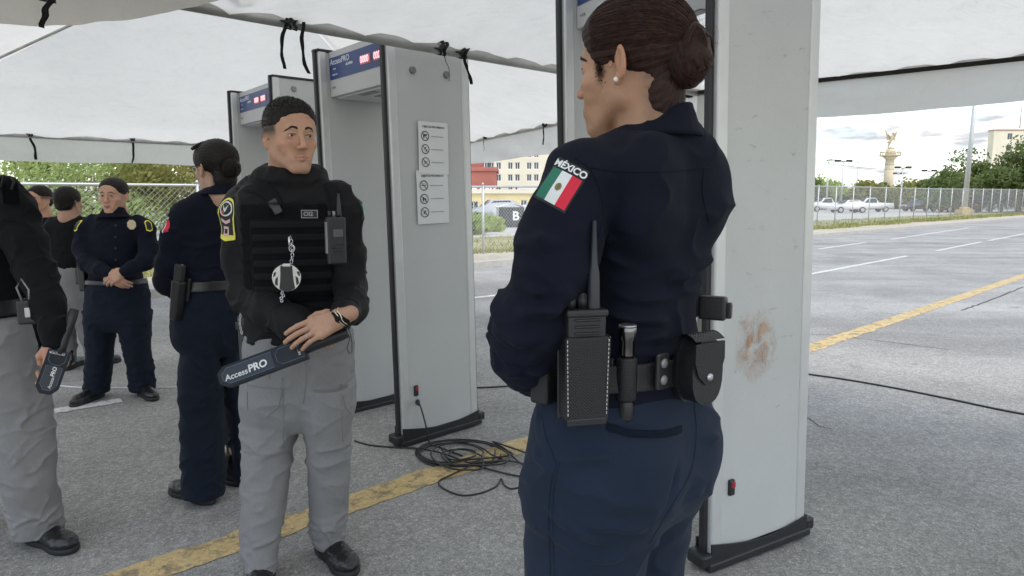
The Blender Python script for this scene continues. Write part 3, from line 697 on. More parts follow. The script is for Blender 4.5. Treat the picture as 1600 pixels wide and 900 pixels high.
# ------------------------------------------------------------------ walk-through gates
M_GATE = MT('grey_gate_laminate', (.50, .515, .51), .38, 0, .4)
M_GATE.col(M_GATE.mix(1.0, M_GATE.ramp(M_GATE.noise(2.2, 6, .6), [(.3, (.50, .515, .51)), (.7, (.545, .555, .55))]), M_GATE.ramp(M_GATE.noise(300, 3, .7), [(.3, .9), (.7, 1.06)]), 'MULTIPLY'))
M_GATE.bump(M_GATE.noise(500, 3), .0004, .5); M_GATE.bump(M_GATE.noise(2.5, 3), .006, .25); M_GATE.rgh(M_GATE.ramp(M_GATE.noise(7, 7, .7, None, .6), [(.35, .28), (.65, .5)])); M_GATE = M_GATE.m
M_ALU = simple('aluminium_trim', (.62, .63, .63), .35, .35, var=.05); M_RUB = simple('black_rubber', (.016, .017, .02), .45, var=.2, bump=.0004, bsc=200)
M_BLUE = simple('blue_display_film', (.018, .05, .19), .3, var=.1); M_TXT = simple('white_print', (.72, .74, .78), .5); M_SCR = simple('grey_screw_cap', (.22, .23, .23), .4, .4)
M_LED = MT('red_led_digits', (.9, .45, .48), .4); M_LED.b.inputs['Emission Color'].default_value = (1, .42, .46, 1); M_LED.b.inputs['Emission Strength'].default_value = .45; M_LED = M_LED.m
M_REDP = simple('red_switch', (.30, .02, .03), .35, var=.2)
def side_panel(root, x0, face, dep, H, T=.07, bolts=True, plug=True):
    "side panel in gate frame: x along the passage (0..dep), y across; face = +1/-1 outer side"
    bm = BM(); addbox(bm, (dep/2, x0, H/2+.03), (dep-.09, T-.012, H-.06), bev=.003); p = obj('side_panel', bm, M_GATE, root)
    for s, xx in ((0, .018), (1, dep-.018)):
        bm = BM(); addbox(bm, (xx+(.012 if s == 0 else -.012), x0, H/2+.03), (.05, T, H-.05), bev=.008, seg=3); obj('edge_profile', bm, M_ALU, p)
        bm = BM(); addbox(bm, (-.004 if s == 0 else dep+.004, x0, H/2+.03), (.02, T*.42, H-.03), bev=.006); obj('rubber_strip', bm, M_RUB, p)
    bm = BM()
    addbox(bm, (dep/2, x0, H+.008), (dep+.006, T+.008, .016), bev=.004); obj('top_cap', bm, M_RUB, p)
    for f in (-1, 1):                      # base with sagging upper edge
        bm = BM(); n = 16; poly = [(0, 0), (dep, 0)]+[(dep*(1-i/n), .048+.045*(1-sin(pi*min(1, .12+.88*i/n)))) for i in range(n+1)]
        Mx = frame((0, x0+f*(T/2+.001), 0.012), (1, 0, 0), (0, 0, 1), (0, f, 0)); prism(bm, poly, .006, Mx)
        obj('kick_plate', bm, M_RUB, p)
    bm = BM(); addbox(bm, (dep/2, x0, .018), (dep+.035, T+.03, .034), bev=.008); addbox(bm, (-.02, x0, .045), (.05, T+.02, .05), bev=.01); addbox(bm, (dep+.02, x0, .045), (.05, T+.02, .05), bev=.01); obj('base', bm, M_RUB, p)
    if bolts:
        for bx in (.16, dep-.16):
            for bz in (H-.07, H-.20):
                for f in (-1, 1):
                    bm = BM(); addcyl(bm, (bx, x0+f*(T/2-.006), bz), (bx, x0+f*(T/2+.006), bz), .020, .0175, 16); obj('screw_cap', bm, M_SCR, p)
    if plug:
        f = face; M = frame((.10, x0+f*(T/2-.006), .30), (1, 0, 0), (0, 0, 1), (0, f, 0))
        bm = BM(); addbox(bm, (0, 0, .006), (.028, .062, .014), M, bev=.006); q = obj('power_socket', bm, M_RUB, p)
        bm = BM(); addbox(bm, (0, .013, .015), (.017, .022, .008), M, bev=.002); obj('red_switch', bm, M_REDP, q)
    return p
def gate(o, ang, width, dep, H, hz, label, lean=(0, 0), hdr=True, grp='walk-through metal detector gates'):
    "o: near front bottom corner; x axis = passage direction, y axis = toward the far panel"
    root = empty('metal_detector_gate', (o[0], o[1], 0), 0, label, 'security gate', grp)
    root.rotation_euler = (lean[0], lean[1], ang)
    side_panel(root, .035, -1, dep, H); side_panel(root, width-.035, 1, dep, H, plug=False)
    y0, y1 = .07, width-.07; hx0, hx1 = .07, dep-.10; hh = .26
    bm = BM(); addbox(bm, ((hx0+hx1)/2, (y0+y1)/2, hz+hh/2), (hx1-hx0, y1-y0, hh), bev=.004); h = obj('header', bm, M_GATE, root)
    bm = BM(); addbox(bm, ((hx0+hx1)/2, (y0+y1)/2, hz-.004), (hx1-hx0-.05, y1-y0-.06, .012), bev=.004); obj('under_tray', bm, M_ALU, h)
    for i in range(3):
        bm = BM(); addbox(bm, (hx0+.06+.11*i, (y0+y1)/2, hz-.011), (.05, .16, .006), bev=.002); obj('vent', bm, M_SCR, h)
    M = frame((hx0, y1, hz+.10), (0, -1, 0), (0, 0, 1), (-1, 0, 0)); wd_ = y1-y0
    bm = BM(); addbox(bm, (wd_/2, .06, .001), (wd_-.02, .125, .004), M); d = obj('display_panel', bm, M_BLUE, h)
    bm = BM(); addtext(bm, 'AccessPRO', .047, M@Matrix.Translation((.02, .095, .0035)), .01)
    addtext(bm, 'ZONA', .012, M@Matrix.Translation((.05, .055, .0035)), .02); addtext(bm, 'ALARMA', .020, M@Matrix.Translation((.20, .062, .0035)), .03); addtext(bm, 'DETECTOR', .012, M@Matrix.Translation((.04, .022, .0035)), .02)
    obj('lettering', bm, M_TXT, d)
    for lx in (.36, .50):
        bm = BM(); addbox(bm, (lx+.055, .055, .004), (.11, .052, .004), M, bev=.001); l = obj('led_display', bm, simple('display_glass', (.45, .14, .17), .2), d)
        bm = BM(); addtext(bm, '0000', .052, M@Matrix.Translation((lx+.003, .056, .0065)), .02, sx=.85); obj('led_digits', bm, M_LED, l)
    bm = BM(); addtext(bm, '4 4 0', .018, M@Matrix.Translation((.03, -.05, .003)), .01); obj('small_print', bm, M_SCR, h)
    return root
def gates():
    a = G(630, 699); g1 = gate(a, R(43), .80, .545, 2.23, 1.97, 'grey walk-through metal detector in the middle with two paper notices on its side', (-.0136, -.0146))
    gate((-1.72, 4.97), R(40), .99, .60, 2.23, 1.97, 'farthest grey metal detector gate behind the man in the black vest')
    b = G(1110, 893); g2 = gate(b, R(29), .99, .52, 2.42, 2.125, 'nearest grey metal detector gate at the right, orange scuffs on its side', (-.013, -.020))
    return g1, g2
GATE_A, GATE_C = gates()
# ================================================================== bodies: distance fields meshed with surface nets
_tab = np.random.default_rng(5).random((32, 32, 32)).astype(np.float32)
def vn(P, sx=1.0, off=0.0):
    "smooth value noise of an (N,3) array, -1..1"
    Q = P*np.asarray(sx, float)+off; i = np.floor(Q).astype(int); f = Q-i; f = f*f*(3-2*f); r = 0
    for a in (0, 1):
        for b in (0, 1):
            for c in (0, 1):
                r = r+_tab[(i[:, 0]+a) & 31, (i[:, 1]+b) & 31, (i[:, 2]+c) & 31]*(f[:, 0] if a else 1-f[:, 0])*(f[:, 1] if b else 1-f[:, 1])*(f[:, 2] if c else 1-f[:, 2])
    return r*2-1
def axis(lo, hi, fine, h):
    out = [lo]; x = lo
    while x < hi:
        s = h
        for a, b, q in fine:
            dd = max(a-x, x-b, 0); s = min(s, q+dd*.25)
        x += s; out.append(x)
    return np.array(out, np.float32)
class Field:
    def __init__(s, xs, ys, zs):
        s.ax = (np.asarray(xs, np.float32), np.asarray(ys, np.float32), np.asarray(zs, np.float32))
        s.D = np.full([len(a) for a in s.ax], .2, np.float32); s.c = np.zeros(3); s.R = np.eye(3); s.s = 1.0
    def at(s, c=(0, 0, 0), Rm=None, sc=1.0): s.c = np.array(c, float); s.R = np.eye(3) if Rm is None else Rm; s.s = sc; return s
    def T(s, p): return s.c+s.R@(np.array(p, float)*s.s)
    def win(s, lo, hi, m):
        sl = []
        for k in range(3):
            a = np.searchsorted(s.ax[k], lo[k]-m); b = np.searchsorted(s.ax[k], hi[k]+m); sl.append(slice(max(a, 0), max(b, 0)))
        return tuple(sl)
    def put(s, w, d, k, mode):
        D = s.D[w]; k = max(k, 1e-6)
        if mode == 'add': h = np.maximum(k-np.abs(D-d), 0)/k; s.D[w] = np.minimum(D, d)-h*h*k*.25
        elif mode == 'cut': d = -d; h = np.maximum(k-np.abs(D-d), 0)/k; s.D[w] = np.maximum(D, d)+h*h*k*.25
        elif mode == 'and': h = np.maximum(k-np.abs(D-d), 0)/k; s.D[w] = np.maximum(D, d)+h*h*k*.25
    def grid(s, w):
        return s.ax[0][w[0]][:, None, None], s.ax[1][w[1]][None, :, None], s.ax[2][w[2]][None, None, :]
    def cone(s, a, b, ra, rb=None, k=.01, mode='add'):
        a = s.T(a); b = s.T(b); rb = ra if rb is None else rb; ra *= s.s; rb *= s.s; k *= s.s; m = max(ra, rb)+k+.012
        w = s.win(np.minimum(a, b), np.maximum(a, b), m); X, Y, Z = s.grid(w)
        if 0 in (X.size, Y.size, Z.size): return s
        d = b-a; L2 = max(float(d@d), 1e-10); h = ((X-a[0])*d[0]+(Y-a[1])*d[1]+(Z-a[2])*d[2])/L2; h = np.clip(h, 0, 1)
        q = np.sqrt((X-a[0]-h*d[0])**2+(Y-a[1]-h*d[1])**2+(Z-a[2]-h*d[2])**2)-(ra+(rb-ra)*h); s.put(w, q.astype(np.float32), k, mode); return s
    def chain(s, P, k=.02, mode='add'):
        for i in range(len(P)-1): s.cone(P[i][:3], P[i+1][:3], P[i][3], P[i+1][3], k, mode)
        return s
    def ell(s, c, r, Rm=None, k=.01, mode='add'):
        c = s.T(c); r = np.array(r, float)*s.s; k *= s.s; M = s.R if Rm is None else s.R@Rm; m = k+.012; e = np.abs(M)@r
        w = s.win(c-e, c+e, m); X, Y, Z = s.grid(w)
        if 0 in (X.size, Y.size, Z.size): return s
        X = X-c[0]; Y = Y-c[1]; Z = Z-c[2]; u = (M[0, 0]*X+M[1, 0]*Y+M[2, 0]*Z); v = (M[0, 1]*X+M[1, 1]*Y+M[2, 1]*Z); t = (M[0, 2]*X+M[1, 2]*Y+M[2, 2]*Z)
        k0 = np.sqrt((u/r[0])**2+(v/r[1])**2+(t/r[2])**2); k1 = np.sqrt((u/r[0]**2)**2+(v/r[1]**2)**2+(t/r[2]**2)**2)+1e-9
        s.put(w, (k0*(k0-1)/k1).astype(np.float32), k, mode); return s
    def plane(s, c, n, mode='and', k=.002):
        "keep the side n points away from"
        c = s.T(c); n = s.R@nrm(n); X, Y, Z = s.grid((slice(None),)*3); s.put((slice(None),)*3, ((X-c[0])*n[0]+(Y-c[1])*n[1]+(Z-c[2])*n[2]).astype(np.float32), k, mode); return s
    def zloft(s, nodes, k=.02, mode='add', grow=0.0, zlim=None, cap=.02, smooth=.02):
        "nodes: (z, cx, cy, rx, ry, phi, n) ; world frame"
        N = np.array(sorted(nodes), float); zz = np.arange(N[0, 0]-.05, N[-1, 0]+.05, .004); T = [np.interp(zz, N[:, 0], N[:, j]) for j in range(1, 7)]
        kk = max(1, int(smooth/.004)); g = np.exp(-.5*(np.arange(-3*kk, 3*kk+1)/kk)**2); g /= g.sum()
        T = [np.convolve(np.pad(t, 3*kk, 'edge'), g, 'valid') for t in T]
        z0, z1 = (N[0, 0], N[-1, 0]) if zlim is None else zlim; rm = max(N[:, 3].max(), N[:, 4].max())+grow
        w = s.win((N[:, 1].min()-rm, N[:, 2].min()-rm, z0), (N[:, 1].max()+rm, N[:, 2].max()+rm, z1), k+.015); X, Y, Z = s.grid(w)
        if 0 in (X.size, Y.size, Z.size): return s
        cx, cy, rx, ry, ph, n = [np.interp(Z.ravel(), zz, t)[None, None, :] for t in T]; rx = rx+grow; ry = ry+grow
        c, q = np.cos(ph), np.sin(ph); u = (X-cx)*c+(Y-cy)*q; v = -(X-cx)*q+(Y-cy)*c
        rho = (np.abs(u/rx)**n+np.abs(v/ry)**n)**(1/n)+1e-6; r = np.sqrt(u*u+v*v); d = np.where(rho > .35, r-r/rho, (rho-1)*np.minimum(rx, ry))
        e = np.maximum(z0-Z, Z-z1); h = np.maximum(cap-np.abs(d-e), 0)/max(cap, 1e-6); d = np.maximum(d, e)+h*h*cap*.25
        s.put(w, d.astype(np.float32), k, mode); return s
    def shell_of(s, other_D, t):      # keep only a shell outside of another field
        s.D = np.maximum(s.D, -(other_D+t)); return s
    def mesh(s, name, mat, parent=None, disp=None, col=None, iters=1):
        D = s.D.copy(); D[0] = D[-1] = np.maximum(D[0], .001); D[0] = .05; D[-1] = .05; D[:, 0] = .05; D[:, -1] = .05; D[:, :, 0] = .05; D[:, :, -1] = .05
        S = D < 0; nx, ny, nz = D.shape
        cnt = sum(S[a:nx-1+a, b:ny-1+b, c:nz-1+c].astype(np.int8) for a in (0, 1) for b in (0, 1) for c in (0, 1)); act = (cnt > 0) & (cnt < 8)
        I, J, K = np.nonzero(act); n = len(I); idm = np.full(act.shape, -1, np.int32); idm[I, J, K] = np.arange(n)
        cv = {(a, b, c): D[I+a, J+b, K+c] for a in (0, 1) for b in (0, 1) for c in (0, 1)}; acc = np.zeros((n, 3)); m = np.zeros(n)
        for k in range(3):
            for p in (0, 1):
                for q in (0, 1):
                    o = [p, q]; o.insert(k, 0); o1 = [p, q]; o1.insert(k, 1); a, b = cv[tuple(o)], cv[tuple(o1)]; x = (a < 0) != (b < 0)
                    t = np.where(x, a/np.where(a-b == 0, 1, a-b), 0); v = np.zeros((n, 3)); v[:] = o; v[:, k] = t; acc[x] += v[x]; m[x] += 1
        f = acc/m[:, None]; V = np.empty((n, 3))
        for k, Q in enumerate((I, J, K)): A = s.ax[k]; V[:, k] = A[Q]+f[:, k]*(A[Q+1]-A[Q])
        F = []
        for k in range(3):
            a = [slice(None)]*3; b = [slice(None)]*3; a[k] = slice(0, -1); b[k] = slice(1, None); s0, s1 = S[tuple(a)], S[tuple(b)]; E = np.nonzero(s0 != s1); E = np.array(E)
            u, w = [(1, 2), (2, 0), (0, 1)][k]; ok = (E[u] > 0) & (E[w] > 0) & (E[u] < D.shape[u]-1) & (E[w] < D.shape[w]-1); E = E[:, ok]; q = []
            for du, dw in ((1, 1), (0, 1), (0, 0), (1, 0)):
                G_ = E.copy(); G_[u] -= du; G_[w] -= dw; q.append(idm[G_[0], G_[1], G_[2]])
            q = np.array(q).T; fl = s0[tuple(E)]; q[~fl] = q[~fl][:, ::-1]; F.append(q)
        F = np.concatenate(F); F = F[(F >= 0).all(1)]
        me = bpy.data.meshes.new(name); me.vertices.add(n); me.vertices.foreach_set('co', V.astype(np.float32).ravel()); me.loops.add(F.size); me.loops.foreach_set('vertex_index', F.astype(np.int32).ravel())
        me.polygons.add(len(F)); me.polygons.foreach_set('loop_start', np.arange(0, F.size, 4, dtype=np.int32)); me.update(calc_edges=True)
        Nn = np.empty(n*3, np.float32); me.vertices.foreach_get('normal', Nn); Nn = Nn.reshape(-1, 3)
        if iters:     # light relaxation along the surface
            e = np.empty(len(me.edges)*2, np.int32); me.edges.foreach_get('vertices', e); e = e.reshape(-1, 2)
            for _ in range(iters):
                A = np.zeros((n, 3)); c = np.zeros(n)
                for j in range(3): A[:, j] = np.bincount(e[:, 0], V[e[:, 1], j], n)+np.bincount(e[:, 1], V[e[:, 0], j], n)
                c = np.bincount(e[:, 0], minlength=n)+np.bincount(e[:, 1], minlength=n); V = V*.5+.5*A/np.maximum(c, 1)[:, None]
        if col is not None:
            C = col(V); at = me.color_attributes.new('Col', 'FLOAT_COLOR', 'POINT'); at.data.foreach_set('color', np.concatenate([C, np.ones((n, 1))], 1).astype(np.float32).ravel())
        if disp is not None: V = V+Nn*disp(V, Nn)[:, None]
        o0 = np.array(worldm(parent).translation) if parent else np.zeros(3); me.vertices.foreach_set('co', (V-o0).astype(np.float32).ravel()); me.update()
        if parent and any(parent.rotation_euler): raise Exception('rotated parent')
        return link(name, me, mat, parent, True)
def seg_d(P, a, b):
    a = np.array(a); b = np.array(b); d = b-a; h = np.clip(((P-a)@d)/max(d@d, 1e-9), 0, 1); return np.linalg.norm(P-a-h[:, None]*d, axis=1), h
def strokes(P, L):
    "pulled ridges: (points, width, height) in world space; each tapers off at its ends"
    r = np.zeros(len(P))
    for pts, w, h in L:
        best = np.full(len(P), 9.0); tt = np.zeros(len(P)); m = len(pts)-1
        for i in range(m):
            d, t = seg_d(P, pts[i], pts[i+1]); u = d < best; best[u] = d[u]; tt[u] = (i+t[u])/m
        r += h*np.exp(-(best/w)**2)*np.clip(np.sin(pi*np.clip(tt, 0, 1))*1.6, 0, 1)
    return r
def wrinkle(P, sc, off, amp, ridge=2.6):
    n = vn(P, sc, off)+.5*vn(P, np.asarray(sc)*2.1, off+7); return amp*(np.clip(1-np.abs(n), 0, 1)**ridge-.35)*1.5
def Rz(a): return np.array([[cos(a), -sin(a), 0], [sin(a), cos(a), 0], [0, 0, 1.]])
def Rx(a): return np.array([[1., 0, 0], [0, cos(a), -sin(a)], [0, sin(a), cos(a)]])
def Ry(a): return np.array([[cos(a), 0, sin(a)], [0, 1., 0], [-sin(a), 0, cos(a)]])
def facing(f, pitch=0, roll=0):
    "head frame: local +y looks along yaw f (0 = away from camera, counter-clockwise)"
    return Rz(f)@Ry(roll)@Rx(pitch)
# ------------------------------------------------------------------ head
LONG = 1.13
def _lz(p): return (p[0], p[1], p[2]*(LONG if p[2] < 0 else 1))
def head_sdf(F, fem=False, jaw=1.0, ear=.42):
    def e(c_, r, *a, **k): return F.ell(_lz(c_), r, *a, **k)
    def c(a_, b_, *a, **k): return F.cone(_lz(a_), _lz(b_), *a, **k)
    e((0, -.014, .036), (.075, .094, .080), k=.02); e((0, .022, .040), (.066, .066, .062), k=.02); e((0, .022, -.022), (.0625, .066, .070), k=.025)
    jr = .0165 if fem else .019; jw = (.046 if fem else .052)*jaw
    for s in (-1, 1):
        c((s*jw, .004, -.048), (s*.018, .070, -.092), jr, jr*.85, .018); c((s*(jw+.006), -.002, -.02), (s*jw, .004, -.052), .013, .015, .016)
        e((s*.043, .060, -.024), (.019, .020, .015), k=.018); c((s*.036, .066, -.045), (s*.022, .078, -.066), .013, .012, .016)
    e((0, .076, -.090), (.019, .0145, .0145), k=.016); e((0, .060, -.070), (.038, .026, .028), k=.016)
    c((-.030, .079, .018), (.030, .079, .018), .0095 if not fem else .008, None, .014)
    for s in (-1, 1): e((s*.031, .094, -.001), (.018, .015, .0115), k=.012, mode='cut')
    # nose
    c((0, .083, .010), (0, .103, -.026), .0062, .0082, .009); e((0, .1065, -.0315), (.0092, .0095, .0082), k=.006)
    for s in (-1, 1):
        e((s*.0115, .0975, -.0345), (.0068, .0085, .0066), k=.005); e((s*.0052, .102, -.0415), (.0028, .0042, .003), k=.002, mode='cut')
    # lips
    for s in (-1, 1):
        c((0, .0945, -.0565), (s*.021, .083, -.060), .0050, .0026, .005); c((0, .0935, -.0665), (s*.020, .083, -.062), .0058, .0028, .005)
    for s in (-1, 1): c((0, .1015, -.0612), (s*.023, .086, -.0612), .0016, .0012, .002, 'cut')
    c((0, .094, -.076), (0, .094, -.077), .005, None, .006, 'cut')
    # eyelids
    for s in (-1, 1):
        e((s*.031, .0715, 0), (.0145, .0145, .0135), k=.006); e((s*.031, .0885, -.0012), (.0128, .010, .0038), Ry(-s*.10), k=.0015, mode='cut')
        c((s*.018, .084, .0055), (s*.043, .079, .006), .0028, .0022, .004)
    # ears
    for s in (-1, 1):
        M = Rz(s*ear)@Rx(-.18); e((s*.080, -.013, -.006), (.0066, .0165, .0300), M, k=.005); e((s*.087, -.010, -.001), (.0055, .0095, .0180), M, k=.003, mode='cut')
        c((s*.080, -.008, -.028), (s*.078, -.006, -.034), .0066, None, .005); c((s*.0835, .004, -.012), (s*.079, .004, -.006), .0035, None, .003)
def head_parts(root, c, Rm, sc, fem=False, look=0.0, body=None, thick=1.0):
    bv = BVHTree.FromPolygons([x.co.copy() for x in body.data.vertices], [tuple(p.vertices) for p in body.data.polygons]) if body else None; fd_ = Vector(Rm@np.array([0, 1, 0]))
    def onf(p, off):
        q = Vector(np.array(c)+Rm@(np.array([p[0], .16, p[2]])*sc))-Vector(root.location); h = bv.ray_cast(q, -fd_, .2) if bv else (None,)
        return h[0]+fd_*off if h[0] is not None else Vector(np.array(c)+Rm@(np.array(p)*sc))-Vector(root.location)
    "eyes and brows as children of the person"
    w = lambda p: tuple(np.array(c)+Rm@(np.array(p)*sc)); o0 = Vector(root.location)
    for s in (-1, 1):
        bm = BM(); M = Matrix.Translation(Vector(w((s*.031, .0713, -.0005)))-o0)@Matrix([[*Rm[i], 0] for i in range(3)]+[[0, 0, 0, 1]]).to_4x4()@Matrix.Rotation(look, 4, 'Z')@Matrix.Rotation(-pi/2, 4, 'X')
        bmesh.ops.create_uvsphere(bm, u_segments=20, v_segments=16, radius=.0122*sc, matrix=M)
        cc = Vector(w((s*.031, .0713, -.0005)))-o0; fd = (M.to_3x3()@Vector((0, 0, 1))).normalized()
        for f in bm.faces:
            f.smooth = True; a = (f.calc_center_median()-cc).normalized().dot(fd); f.material_index = 2 if a > .975 else (1 if a > .885 else 0)
        me = bpy.data.meshes.new('eye'); bm.to_mesh(me); bm.free(); link('eye', me, [M_EYEW, M_IRIS, M_PUPIL], root)
        bm = BM()
        for k in range(130):
            t = random.random(); x = s*(.012+.034*t); wd2 = (.0034 if not fem else .0022)*thick*(1-.65*t*t); z = .0185+.0065*sin(pi*min(1, t*.95+.05))-.006*t*t+random.uniform(-1, 1)*wd2
            L = .008*(1-.3*t); a_ = (x, .09, z); b_ = (x+s*L*.85, .09, z+L*(.45-.75*t)); addtube(bm, [onf(a_, .0002), onf(((a_[0]+b_[0])/2, .09, (a_[2]+b_[2])/2), .0012), onf(b_, .0007)], [.0007*sc, .0006*sc, .0002*sc], 3)
        obj('eyebrow', bm, M_BROW, root)
        bm = BM(); P = [(s*(.0185+.025*t), .0852-.0055*t*t+.001*sin(pi*t), -.0005+.0046*sin(pi*(.1+.85*t))) for t in np.linspace(0, 1, 9)]
        addtube(bm, [Vector(w(p))-o0 for p in P], .0009*sc if not fem else .0012*sc, 5); obj('eyelash', bm, M_BROW, root)
def skin_col(c, Rm, sc, base, lips, stub=0.0, fade=0.0, side=0.0, seed=0):
    base = np.array(base); lips = np.array(lips)
    def f(V):
        p = (V-np.array(c))@Rm/sc; p[:, 2] = np.where(p[:, 2] < 0, p[:, 2]/LONG, p[:, 2]); C = np.tile(base, (len(V), 1)).astype(float); x, y, z = p.T
        C *= (1+.07*vn(p, 35, seed)+.06*vn(p, 90, seed+2)+.04*vn(p, 260, 1))[:, None]
        red = np.exp(-(((np.abs(x)-.036)/.02)**2+((z+.030)/.02)**2))*(y > .02)+1.1*np.exp(-((x/.014)**2+((z+.034)/.013)**2))*(y > .08)+.8*(np.abs(x) > .074)*(np.abs(y) < .03)
        C *= 1+red[:, None]*np.array([.05, -.06, -.08])
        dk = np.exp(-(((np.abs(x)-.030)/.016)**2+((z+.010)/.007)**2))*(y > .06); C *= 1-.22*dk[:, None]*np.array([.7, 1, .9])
        yy = .0905-18*x*x; L = np.exp(-np.clip((np.abs(z+.0615+.0015*np.cos(x*150))-.0042)/.0022, 0, 9)**2)*np.exp(-np.clip((np.abs(x)-.019)/.004, 0, 9)**2)*(y > .075); C = C*(1-L[:, None])+lips*L[:, None]
        mc = np.exp(-((z+.0612)/.0011)**2)*(np.abs(x) < .019)*(y > .07); C *= 1-.5*mc[:, None]
        if stub:
            m = np.clip((-.040-z)/.02, 0, 1)*(y > .0)*(1-np.exp(-((x/.012)**2+((z+.078)/.004)**2))*.3)+np.exp(-(((np.abs(x)-.008)/.016)**2+((z+.050)/.0045)**2))*(y > .08)
            C = C*(1-stub*np.clip(m, 0, 1)[:, None])+np.array([.10, .085, .08])*stub*np.clip(m, 0, 1)[:, None]
        if side:
            m = np.exp(-(((np.abs(x)-.072)/.02)**2+((y-.030)/.011)**2+((z+.004)/.024)**2))+1.0*(y < -.03)*(z > -.11)*np.clip((-.03-y)/.02, 0, 1)*np.clip((z+.125)/.02, 0, 1)*(np.linalg.norm(p, axis=1) < .16)
            m = np.clip(m*side*(1+.35*vn(p, (60, 60, 200), 4.)), 0, .95)[:, None]; C = C*(1-m)+np.array([.012, .008, .007])*m
        if fade:
            m = np.clip((z+.012+.02*(y < -.02)+np.clip(-.02-y, 0, .05)*1.5)/.026, 0, 1)*np.clip((.052-y)/.012, 0, 1)*(np.abs(x) > .03)*(z > -.05); m = np.clip(m+np.clip((-.05-y)/.02, 0, 1)*(z > -.055), 0, 1)
            C = C*(1-fade*m[:, None])+np.array([.030, .024, .022])*fade*m[:, None]
        return np.clip(C, 0, 1)
    return f
def m_skin():
    m = MT('skin', (.4, .25, .17), .48, 0, .45); m.col(m.vcol()); m.b.inputs['Subsurface Weight'].default_value = .12; m.b.inputs['Subsurface Radius'].default_value = (.012, .005, .003); m.b.inputs['Subsurface Scale'].default_value = .6
    m.bump(m.vor(900), .0004, .5); m.bump(m.noise(220, 4), .0005, .5); m.rgh(m.ramp(m.noise(60, 3), [(.3, .42), (.7, .58)])); return m.m
M_SKIN = m_skin()
M_EYEW = simple('eye_white', (.62, .58, .55), .15, var=.04); M_IRIS = simple('brown_iris', (.05, .025, .015), .1); M_PUPIL = simple('pupil', (.004, .004, .004), .05); M_BROW = simple('brow_hair', (.012, .009, .008), .7)
# ------------------------------------------------------------------ hand
def hand_sdf(F, wrist, along, back, thumb_side, sc=1.0, curl=(.5, .7, .5), spread=.0, thumb=None, ring=None, k=.006):
    "along: wrist to knuckles; back: outward normal of the back of the hand; thumb_side: +1/-1 on x = along x back"
    y = nrm(along); z = np.array(back, float); z = nrm(z-y*(z@y)); x = np.cross(y, z)*thumb_side; M = np.array([x, y, z]).T; w = np.array(wrist, float); T = lambda p: w+M@(np.array(p)*sc); s = sc
    F.at(); tips = []
    F.cone(T((0, -.03, 0)), T((0, .01, 0)), .024*s, .023*s, .012)
    F.cone(T((.006, .005, 0)), T((-.006, .02, 0)), .022*s, .022*s, .01)
    kx = (.030, .010, -.010, -.028); ky = (.088, .092, .087, .078); ln = ((.043, .026, .021), (.048, .029, .022), (.044, .027, .022), (.034, .021, .020)); rr = (.0092, .0094, .0088, .0078)
    for i in range(4):
        F.cone(T((kx[i]*.55, .012, -.002)), T((kx[i], ky[i]-.006, -.001)), .0145*s, .0125*s, .010)
        p = np.array((kx[i], ky[i], 0)); a = 0; r = rr[i]; cc = curl[i] if isinstance(curl[0], (tuple, list)) else curl; dirx = spread*(1.5-i)*.12
        F.ell(T(p+np.array((0, -.002, .004))), (.0095*s, .0095*s, .0085*s), M, k=.006)
        for j in range(3):
            a += cc[j]; q = p+np.array((dirx, cos(a), -sin(a)))*ln[i][j]; F.cone(T(p), T(q), r*s, r*.92*s, k=.0035 if j == 0 else .0025); r *= .93
            if j == 2: tips.append((T(q), M@np.array((0, sin(a), cos(a))), M@np.array((0, cos(a), -sin(a)))))
            elif j == 0: kn = (T(p*.45+q*.55), M@np.array((0, cos(a), -sin(a))))
            p = q
        if ring == i: F.ringpos = kn
    tb = thumb or ((.020, .012, -.012), (.042, .040, -.022), (.052, .068, -.026), (.050, .092, -.028))
    F.cone(T(tb[0]), T(tb[1]), .017*s, .0135*s, .010); F.cone(T(tb[1]), T(tb[2]), .0115*s, .0105*s, .004); F.cone(T(tb[2]), T(tb[3]), .0105*s, .009*s, .003)
    return tips, M
# ------------------------------------------------------------------ cloth
def m_cloth(name, base, rough=.85, weave=900, var=.12, sheen=.25, dirt=None):
    m = MT(name, base, rough, 0, .14); n = m.noise(6, 6, .6); lo = tuple(x*(1-var) for x in base); hi = tuple(x*(1+var) for x in base)
    c = m.ramp(n, [(.3, lo), (.7, hi)]); fz = m.ramp(m.noise(weave*.8, 2, .7), [(.3, .8), (.7, 1.2)]); c = m.mix(1.0, c, fz, 'MULTIPLY'); m.col(c)
    m.b.inputs['Sheen Weight'].default_value = sheen; m.b.inputs['Sheen Roughness'].default_value = .5; m.b.inputs['Sheen Tint'].default_value = (.9, .92, 1, 1)
    wv = m.N('TexWave'); wv.inputs['Scale'].default_value = weave/3; wv.bands_direction = 'DIAGONAL'; m.L(m.co(), wv.inputs[0]); m.bump(wv.outputs[0], .0004, .35); m.bump(m.noise(35, 5, .6), .003, .35); m.bump(m.noise(weave, 2), .0004, .4); return m.m
M_NAVY = m_cloth('navy_shirt_cloth', (.0065, .0080, .0165), sheen=.02)
M_NAVYT = m_cloth('navy_trouser_cloth', (.0150, .0232, .0415), sheen=.05)
M_NAVYD = m_cloth('dark_navy_trouser_cloth', (.0085, .0130, .0230), sheen=.03)
M_BLKC = m_cloth('black_jacket_cloth', (.005, .005, .006), .75, sheen=.01)
M_CHAR = m_cloth('charcoal_jacket_cloth', (.0095, .009, .010), .6, sheen=.01)
M_VEST = m_cloth('vest_cordura', (.0042, .0042, .0048), .9, weave=500, sheen=.02)
M_GREY = m_cloth('grey_ripstop_cloth', (.225, .222, .222), .85, weave=700, var=.08, sheen=.04)
